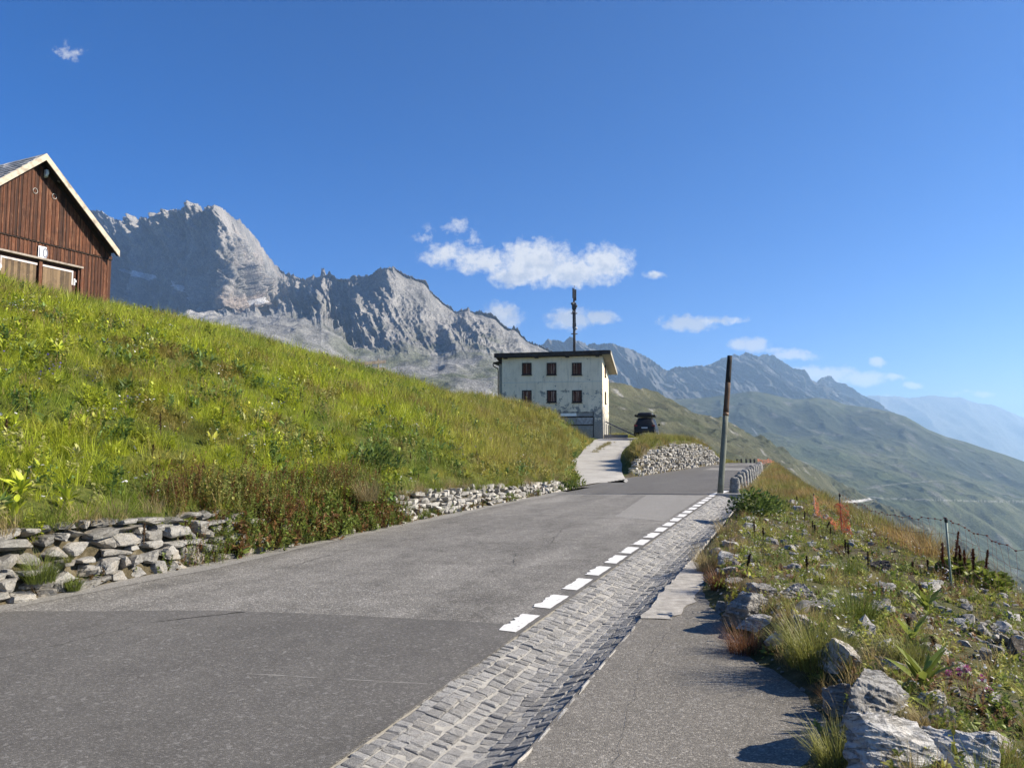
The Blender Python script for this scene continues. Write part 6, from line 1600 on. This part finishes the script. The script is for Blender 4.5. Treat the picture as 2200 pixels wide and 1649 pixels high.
# --- mound by the drive, verge of the drive, plateau around the house
s, q, X, Y, px, py = points(35.5, 86, -30, -4.2, 16, rg)
k = (onDrive(X, Y) < .55) & ~leftOf(X, Y) & ~((s < 66) & (s > 38.6) & (q > qleft(s) - .30)) & (q < qleft(s) - .06)
hx = (X - hc.x) * math.cos(ha) - (Y - hc.y) * math.sin(ha); hy = (X - hc.x) * math.sin(ha) + (Y - hc.y) * math.cos(ha)
k &= ~((hx > -11) & (hx < .2) & (hy > -.1) & (hy < 7))
s, q, X, Y, px = (a[k] for a in (s, q, X, Y, px)); n = len(s); b = fbm(X * .3, Y * .3, 0, 3, 162)
t = np.array([.23, .23, .05])[None] * (1 - sstep(-.1, .3, b)[:, None]) + np.array([.28, .20, .07])[None] * sstep(-.1, .3, b)[:, None]
put('mound_grass', 'tawny green grass on the mound and around the drive', 'grass', s, q, X, Y, px, rg.uniform(.45, .95, n) * 1.2, gf, t * rg.uniform(.75, 1.25, (n, 1)), rg, .2)
# grass strip in the middle of the drive
a_, b_ = at(1276, 968, 56), at(1312, 953, 64); n = 150; tt = rg.random(n); X = a_.x + (b_.x - a_.x) * tt + rg.normal(0, .16, n); Y = a_.y + (b_.y - a_.y) * tt
scatter('drive_grass', np.c_[X, Y, Hxy(X, Y)], orient(n, rg, .3), rg.uniform(.25, .45, n), rg.integers(0, 4, n), np.array([.21, .18, .06]) * rg.uniform(.8, 1.2, (n, 1)), gf, 'dry grass strip between the wheel tracks of the drive', 'grass')

# --- the bank on the right
dv_ = [proto('dry_source', tuft(500 + i, 52, .36, .09, .0045, (.03, .55), (.2, 1.1)).mesh('dry', G_DRY)) for i in range(4)]
lw = [proto('low_source', rosette(510 + i, 13, .11, .030, (.5, 1.45), .05).mesh('low', G_LEAF)) for i in range(3)] + [proto('low_source', herb(515 + i, 6, .17, 11, .045, .020, .09).mesh('low', G_LEAF)) for i in range(3)]
def qcrest(s): return np.interp(s, QC_S, [3.4, 3.3, 3.1, 2.65, 2.35, 1.45, .6, 0.1, -.7, -1.1, -1.2])
s, q, X, Y, px, py = points(1, 26, -1.4, 6.0, 72, rg); d = np.hypot(X, Y)
e_ = edge(s); b = fbm(X * .9, Y * .9, 0, 4, 170)
k = (q > e_ + .16) & (rg.random(len(s)) < np.clip((7 / d) ** .8, .25, 1)) & (rg.random(len(s)) < .35 + .65 * sstep(-.25, .2, b)) & (q < qcrest(s) + .4)
s_, q_, X_, Y_, px_ = (a[k] for a in (s, q, X, Y, px)); n = len(s_); r_ = rg.random(n)
t = np.where((r_ < .5)[:, None], np.array([.19, .235, .042]), np.where((r_ < .85)[:, None], np.array([.30, .30, .06]), np.array([.22, .13, .06]))) * rg.uniform(.7, 1.3, (n, 1))
put('bank_herbs', 'low leafy herbs covering the stony bank on the right', 'herbs', s_, q_, X_, Y_, px_, rg.uniform(.4, 1.0, n), lw, t, rg, .3)
k = (q > e_ + .14) & (rg.random(len(s)) < np.clip((7 / d) ** .8, .3, 1) * .60) & (rg.random(len(s)) < .15 + .85 * sstep(-.05, .3, fbm(X * .7 + 40, Y * .7, 0, 4, 171)) + .9 * (q > qcrest(s) - .2) + .5 * (q < e_ + .5))
k &= (px < 2400)
s_, q_, X_, Y_, px_ = (a[k] for a in (s, q, X, Y, px)); n = len(s_); r_ = rg.random(n)
t = np.where((r_ < .34)[:, None], np.array([.26, .28, .05]), np.where((r_ < .88)[:, None], np.array([.36, .27, .11]), np.array([.19, .095, .045])))
br = ((q_ > qcrest(s_) - .3)[:, None]) * .8
t = t * (1 - br) + np.array([.27, .19, .065]) * br
rdv = ((q_ < edge(s_) + .5) & (s_ > 6))[:, None] * rg.random((n, 1)); t = t * (1 - rdv) + np.array([.20, .11, .06]) * rdv
put('bank_grass', 'tawny and yellow green grass tufts on the stony bank', 'grass', s_, q_, X_, Y_, px_, rg.uniform(.4, 1.0, n) * np.where(q_ < edge(s_) + .5, .8, .75), dv_, t * rg.uniform(.75, 1.25, (n, 1)), rg, .2)
# far brown grass on the falling slope beyond
s, q, X, Y, px, py = points(14, 70, -1.5, 12, 26, rg); d = np.hypot(X, Y)
k = ((q > qcrest(s) - .5) | (s > 25.5)) & (q > edge(s) + .3) & (rg.random(len(s)) < np.clip((20 / d), .3, 1)) & (q < qcrest(s) + 6)
s, q, X, Y, px = (a[k] for a in (s, q, X, Y, px)); n = len(s); b = fbm(X * .35, Y * .35, 0, 3, 172)
t = np.array([.20, .205, .045])[None] * (1 - sstep(-.25, .2, b)[:, None]) + np.array([.28, .185, .065])[None] * sstep(-.25, .2, b)[:, None]
put('slope_grass', 'brown and olive grass on the slope falling to the valley', 'grass', s, q, X, Y, px, rg.uniform(.4, .85, n), gf, t * rg.uniform(.75, 1.25, (n, 1)), rg, .2)
flowers('bank_daisies', 'small white flower heads scattered on the stony bank', 5, (.75, .72, .66), 2.5, 24, -1, 3.2, 484, -.02, .55)
# loose stones and gravel
gm = [proto('pebble_source', mesh_np('pebble', rock_mesh(600 + i, 2, .5, 9, .08, .03)[0] * np.array([1, .75, .5]), [rock_mesh(600 + i, 2, .5, 9, .08, .03)[1]], M_RK if i < 3 else M_RKW, False)) for i in range(5)]
s, q, X, Y, px, py = points(1, 26, -1.3, 3.6, 60, rg); d = np.hypot(X, Y)
k = (q > edge(s) - .02) & (rg.random(len(s)) < np.clip(.22 + .8 * sstep(0, .35, fbm(X * .8, Y * .8, 0, 4, 175)) + .7 * (np.abs(q - edge(s) - .05) < .16), 0, 1)) & (rg.random(len(s)) < np.clip((7 / d), .25, 1))
s, q, X, Y, px = (a[k] for a in (s, q, X, Y, px)); n = len(s)
sz = np.where(np.abs(q - edge(s)) < .2, rg.uniform(.006, .022, n), np.exp(rg.normal(-3.5, .55, n)))
scatter('loose_stones', np.c_[X, Y, Hxy(X, Y) + sz * .12], np.c_[rg.normal(0, .3, n), rg.normal(0, .3, n), rg.uniform(0, 6.28, n)], np.minimum(sz * 1.15, .16), rg.integers(0, 5, n), np.ones((n, 3)), gm, 'loose grey stones and grit on the bank and along the lay-by edge', 'stones')

# ================================================================== single plants
def nmat(name, base, trans=.35, tip=(.34, .29, .13), amt=.4): return mat_plant(name, trans, .5, .3, tip, amt, False, base)
NG, NGY, NST, NRB = nmat('tuft_green', (.13, .165, .03)), nmat('tuft_yellow_green', (.20, .205, .05)), nmat('tuft_straw', (.27, .215, .10)), nmat('tuft_red_brown', (.15, .065, .03))
def bigtuft(px, py, wpx, hpx, mt, seed, label, n=320, wd=.005, z=None, name='grass_tuft'):
    g = hit(px, py) if z is None else z
    k = g.y / F_PX; w_, h_ = wpx * k, hpx * k
    o = link(name, tuft(seed, n, h_ * 1.3, w_ * .30, wd, (.05, .75), (.3, 1.2), seg=4).mesh('tuft', mt)); o.location = g; o.rotation_euler = (0, 0, seed)
    return tag(o, label, 'grass tuft')
def onwall(px, py, f=.5):
    """a point on the face of the roadside wall seen at a pixel"""
    x, y, z = ray(px, py); 
    # plane q = -7.5
    k = -7.36 / (x * DC - y * DS); return Vector((x * k, y * k, EYE + z * k))
bigtuft(88, 1245, 92, 66, NG, 1, 'large round grass tuft growing out of the near wall', 420, .005, onwall(88, 1245))
bigtuft(160, 1262, 44, 36, NG, 2, 'smaller green tuft at the foot of the near wall', 200, .005, onwall(160, 1262))
bigtuft(146, 1202, 22, 18, NGY, 3, 'little yellow green tuft in the middle of the near wall', 100, .004, onwall(146, 1202))
bigtuft(790, 1066, 70, 52, NST, 4, 'shaggy straw tuft hanging over the start of the pale wall', 300, .006, onwall(790, 1072))
bigtuft(838, 1120, 26, 26, NG, 5, 'green tuft at the foot of the pale wall, left end', 140, .006, onwall(838, 1120))
bigtuft(917, 1104, 24, 20, NG, 6, 'green tuft at the foot of the pale wall, middle', 140, .006, onwall(917, 1106))
bigtuft(1752, 1425, 170, 120, NGY, 7, 'tall yellow green tuft leaning over the lay-by left of the angular block', 620, .0045)
bigtuft(1835, 1332, 130, 84, NG, 8, 'soft green tuft in the middle of the near bank', 480, .0045)
bigtuft(1602, 1400, 110, 66, NRB, 9, 'reddish brown dry tuft below the smooth grey boulder', 480, .0035)
bigtuft(1800, 1640, 130, 92, NGY, 10, 'grass tuft fanning over the lay-by left of the pale cracked boulder', 460, .004)
bigtuft(1518, 1225, 66, 64, NST, 11, 'straw coloured tuft on the verge where the lay-by narrows', 360, .005)
bigtuft(1545, 1262, 60, 56, NRB, 12, 'red brown tuft on the verge below the pale slabs', 320, .004)
bigtuft(1822, 1232, 66, 40, NG, 13, 'grey green tuft left of the dark angular rock', 260, .005)
bigtuft(1890, 1252, 60, 30, NST, 14, 'pale straw tuft in front of the dark angular rock', 220, .005)
bigtuft(1640, 1208, 54, 32, NG, 15, 'dark green tuft beside the white flat slab', 220, .005)
bigtuft(1950, 1420, 110, 66, NGY, 16, 'yellow green tuft between the slabs above the great slab', 380, .0045)
bigtuft(1990, 1560, 100, 60, NST, 17, 'straw tuft between the great slab and the pale cracked boulder', 360, .004)
bigtuft(2150, 1640, 110, 70, NGY, 18, 'bright grass tuft at the bottom right corner', 380, .004)
bigtuft(1560, 1150, 60, 44, NST, 19, 'tawny tuft on the verge above the white slabs', 300, .005)
bigtuft(1600, 1058, 40, 26, NST, 20, 'bleached tuft at the foot of the first granite bollards', 260, .007)
def leafy(px, py, L, W_, n, mt, seed, label, stem=.1, z=None, name='leafy_plant', lean=(.2, 1.2)):
    g = hit(px, py) if z is None else z
    o = link(name, rosette(seed, n, L, W_, lean, stem).mesh('leaf', mt)); o.location = g
    return tag(o, label, 'leafy plant')
NL, NLB = nmat('leaf_green', (.115, .165, .04), .35, (.25, .26, .06), .2), nmat('leaf_bright', (.20, .24, .045), .4, (.3, .28, .06), .2)
def bush(px, py, w_, h_, n, ll, lw_, mt, seed, label, z=None):
    g = hit(px, py) if z is None else z; rg = np.random.default_rng(seed); pb = PB()
    for _ in range(n):
        u = rg.normal(size=3); u /= np.linalg.norm(u); u[2] = abs(u[2]); rr = rg.random() ** .4
        pb.leaf(u * np.array([w_, w_ * .7, h_]) * rr, math.atan2(u[1], u[0]) + rg.normal(0, .8), ll * rg.uniform(.6, 1.2), lw_ * rg.uniform(.7, 1.2), rg.uniform(.3, 1.4), rg.uniform(0, .7), rg.random())
    o = link('leafy_clump', pb.mesh('clump', mt)); o.location = g; return tag(o, label, 'leafy clump')
bush(1622, 1104, .62, .55, 900, .10, .055, NL, 31, 'dense green leafy clump by the foot of the leaning pole')
bush(1662, 1100, .40, .36, 420, .09, .05, NLB, 32, 'bright leafy clump right of the dense clump near the pole')
bush(1236, 1046, .62, .60, 600, .12, .05, NLB, 33, 'leafy clump where the pale wall ends at the drive', Vector((*xy(27.9, -7.75), .02)))
bush(1204, 1055, .40, .35, 300, .10, .05, NL, 34, 'dark green clump at the foot of the pale wall near the drive', Vector((*xy(26.6, -7.45), .0)))
bush(800, 1010, .75, .5, 420, .20, .06, NL, 35, 'clump of broad grey green leaves low on the hill')
bush(2062, 1240, .36, .24, 260, .12, .10, NLB, 36, 'yellow green dock leaves under the red stalks at the fence')
bush(2120, 1262, .30, .20, 200, .11, .09, NLB, 37, 'dock leaves right of the grey green fence post')
leafy(1990, 1325, .24, .055, 16, NLB, 38, 'bright rosette at the foot of the tall brown seed stalk')
leafy(1960, 1392, .24, .04, 15, NLB, 39, 'spiky bright rosette in the middle of the near bank')
leafy(1985, 1480, .26, .05, 14, NLB, 40, 'bright rosette right of the great slab', .05)
leafy(1602, 1290, .12, .06, 6, NLB, 41, 'bright green leaf pair on top of the smooth grey boulder', .02, hit(1602, 1300) + Vector((.0, .12, .30)))
leafy(505, 1200, .30, .05, 18, NL, 42, 'green rosette at the foot of the overgrown bank', .05, Vector((*xy(9.5, -7.42), .02)))
leafy(545, 1180, .34, .05, 18, NL, 43, 'second green rosette at the foot of the overgrown bank, nearer the drive', .05, Vector((*xy(10.6, -7.42), .02)))
leafy(400, 1140, .26, .04, 14, NLB, 44, 'bright rosette high on the overgrown bank', .1)

# brown seed stalks
M_STK = nmat('seed_brown', (.12, .075, .04), .1, (.2, .14, .08), .2); M_STKD = nmat('seed_dark', (.05, .032, .022), .1, (.08, .05, .03), .2); M_DOCK = nmat('dock_red', (.11, .036, .020), .2, (.2, .07, .03), .3)
def stalk_pb(seed, h, r, dens, lean=0.0, branches=0):
    rg = np.random.default_rng(seed); pb = PB(); n = 7
    top = np.array([math.sin(lean) * h, 0, math.cos(lean) * h])
    V = []; rad = lambda f: .0035 if f < .42 else .0045
    for f in (0, .45, 1):
        for k in range(5):
            a = k * 1.2566; V.append(top * f + np.array([math.cos(a), math.sin(a), 0]) * rad(f) * 1.4)
    pb.add(V, [(i * 5 + k, i * 5 + (k + 1) % 5, (i + 1) * 5 + (k + 1) % 5, (i + 1) * 5 + k) for i in range(2) for k in range(5)], (), .4)
    for _ in range(dens):       # seed capsules round the upper stem
        f = rg.uniform(.38, 1.0); a = rg.uniform(0, 6.283); rr = r * (1 - .45 * max(0, (f - .8) / .2)) * (1 - .3 * max(0, (.5 - f) / .12)) * rg.uniform(.6, 1.1)
        off = np.array([math.cos(a), math.sin(a), .25]) * rr
        if branches: off = off * rg.uniform(.3, 1.9) * (1.3 - f * .8); off[2] += .03 * rg.random()
        pb.leaf(top * f + off * .3, a, rr * 1.1 + .006, .012 + .3 * r, .5 + rg.normal(0, .4), .4, rg.random(), .8)
    return pb
ST_H = [(10, 905, 955, 'stout brown seed stalk at the left edge of the green hill'), (345, 893, 948, 'tall brown seed stalk in the middle of the green hill'), (475, 880, 918, 'slim brown seed stalk right of the tallest one on the hill'), (327, 960, 990, 'short brown seed stalk below the tall one on the hill'), (133, 711, 730, None), (305, 700, 724, None), (40, 690, 714, None), (310, 702, 724, None), (713, 925, 945, None), (764, 920, 938, None), (869, 916, 935, None), (862, 953, 966, None), (882, 976, 993, None), (645, 838, 866, None), (654, 888, 902, None), (1160, 990, 1012, None),
    (747, 1027, 1045, 'brown stalk above the straw tuft of the pale wall'), (643, 1049, 1080, 'tall stalk on the right part of the overgrown bank'), (847, 1035, 1064, 'bent brown stalk drooping over the pale wall'), (417, 1126, 1170, 'dark stalk standing before the browned herbs'), (331, 1136, 1170, 'pale stalk at the left end of the browned herbs'), (898, 1027, 1042, None)]
for i, (px, pt_, pb_, lab) in enumerate(ST_H):
    g = hit(px, pb_) if pb_ < 1100 else onwall(px, pb_) + Vector((-.15, .05, 0))
    if g is None: continue
    h_ = max(.25, (pb_ - pt_ + 4) * g.y / F_PX)
    o = link('seed_stalk', stalk_pb(700 + i, h_, .020, int(90 + 140 * h_), -.5 if 'bent' in (lab or '') else RNG.normal(0, .06)).mesh('stalk', M_STK)); o.location = g
    tag(o, lab or 'thin brown seed stalk, one of many small ones on the green hill', 'seed stalk', 'seed stalks on the green hill')
ST_B = [(1621, 1124, 1160, 0, 'dark seed stalk right of the white rounded stone, left of a pair'), (1640, 1137, 1162, 0, 'short dark seed stalk, right one of the pair by the white rounded stone'), (1657, 1064, 1078, 0, None), (1672, 1072, 1088, 0, None), (1643, 1085, 1100, 0, None), (1729, 1101, 1124, 0, None), (1746, 1121, 1143, 0, None), (1751, 1129, 1150, 0, None), (1774, 1121, 1140, .45, 'leaning dark seed stalk below the orange net'), (1785, 1135, 1155, 0, None), (1817, 1163, 1194, 0, 'dark seed stalk below the bunched orange net, left of two'), (1823, 1171, 1206, 0, 'dark seed stalk below the bunched orange net, right of two'),
    (1866, 1190, 1232, 0, 'dark seed stalk just left of the dark angular rock'), (1734, 1199, 1232, 0, 'brown seed stalk right of the grey pointed stone'), (1602, 1193, 1234, .25, 'leaning brown seed stalk beside the thin white slab'), (1990, 1262, 1318, -.2, 'thick tall seed stalk above the bright rosette'), (1952, 1333, 1360, 0, 'short seed stalk above the spiky rosette'), (2012, 1370, 1408, -.25, 'leaning seed stalk right of the spiky rosette'), (1930, 1394, 1412, 0, 'tiny seed head above the great slab'), (1961, 1209, 1226, 0, None), (1994, 1206, 1232, 0, None), (2017, 1209, 1232, 0, None), (1712, 1068, 1080, 0, None)]
for i, (px, pt_, pb_, ln, lab) in enumerate(ST_B):
    g = hit(px, pb_)
    if g is None: continue
    h_ = (pb_ - pt_) * g.y / F_PX * 1.08
    o = link('seed_stalk', stalk_pb(760 + i, h_, .019 if 'thick' in (lab or '') else .016, int(120 + 160 * h_), ln).mesh('stalk', M_STKD if i % 3 else M_STK)); o.location = g
    tag(o, lab or 'small dark seed stalk, one of the plain upright ones on the stony bank', 'seed stalk', 'seed stalks on the stony bank')
DK = [(2026, 1173, 1240, 'leftmost red dock stalk at the grey green fence post'), (2049, 1150, 1240, 'tallest red dock stalk, right beside the grey green fence post'), (2063, 1180, 1244, 'red dock stalk just right of the tallest one'), (2073, 1189, 1246, 'short red dock stalk in the middle of the row'), (2092, 1186, 1252, 'red dock stalk second from the right'), (2115, 1188, 1258, 'rightmost red dock stalk, leaning right')]
for i, (px, pt_, pb_, lab) in enumerate(DK):
    g = hit(px, pb_)
    if g is None: g = at(px, pb_, 10.0); g.z = float(Hxy(g.x, g.y))
    h_ = (pb_ - pt_) * g.y / F_PX * 1.05
    o = link('dock_stalk', stalk_pb(800 + i, h_, .024, 260, .15 if i in (1, 5) else .02, 1).mesh('stalk', M_DOCK)); o.location = g
    tag(o, lab, 'dock stalk', 'red dock stalks by the fence')
# pink clover heads
for i, (px, py, lab) in enumerate(((2050, 1486, 'pink clover head cluster left on the near bank'), (2120, 1505, 'pink clover head nearest the right corner'))):
    g = hit(px, py + 8)
    pb = PB(); rgc = np.random.default_rng(820 + i)
    for c_ in range(3 - i):
        ctr = np.array([rgc.normal(0, .05), rgc.normal(0, .03), .12 + rgc.normal(0, .02)])
        for _ in range(46):
            u = rgc.normal(size=3); u /= np.linalg.norm(u); pb.leaf(ctr + u * .008, math.atan2(u[1], u[0]), .016, .006, math.acos(np.clip(u[2], -1, 1)), .2, rgc.random())
        pb.blade((ctr[0], ctr[1], -.02), 0, ctr[2] + .02, .004, .0, .0, .1)
    o = link('clover_flower', pb.mesh('clover', nmat('clover_pink', (.36, .10, .22), .3, (.5, .25, .4), .3))); o.location = g; tag(o, lab, 'clover')
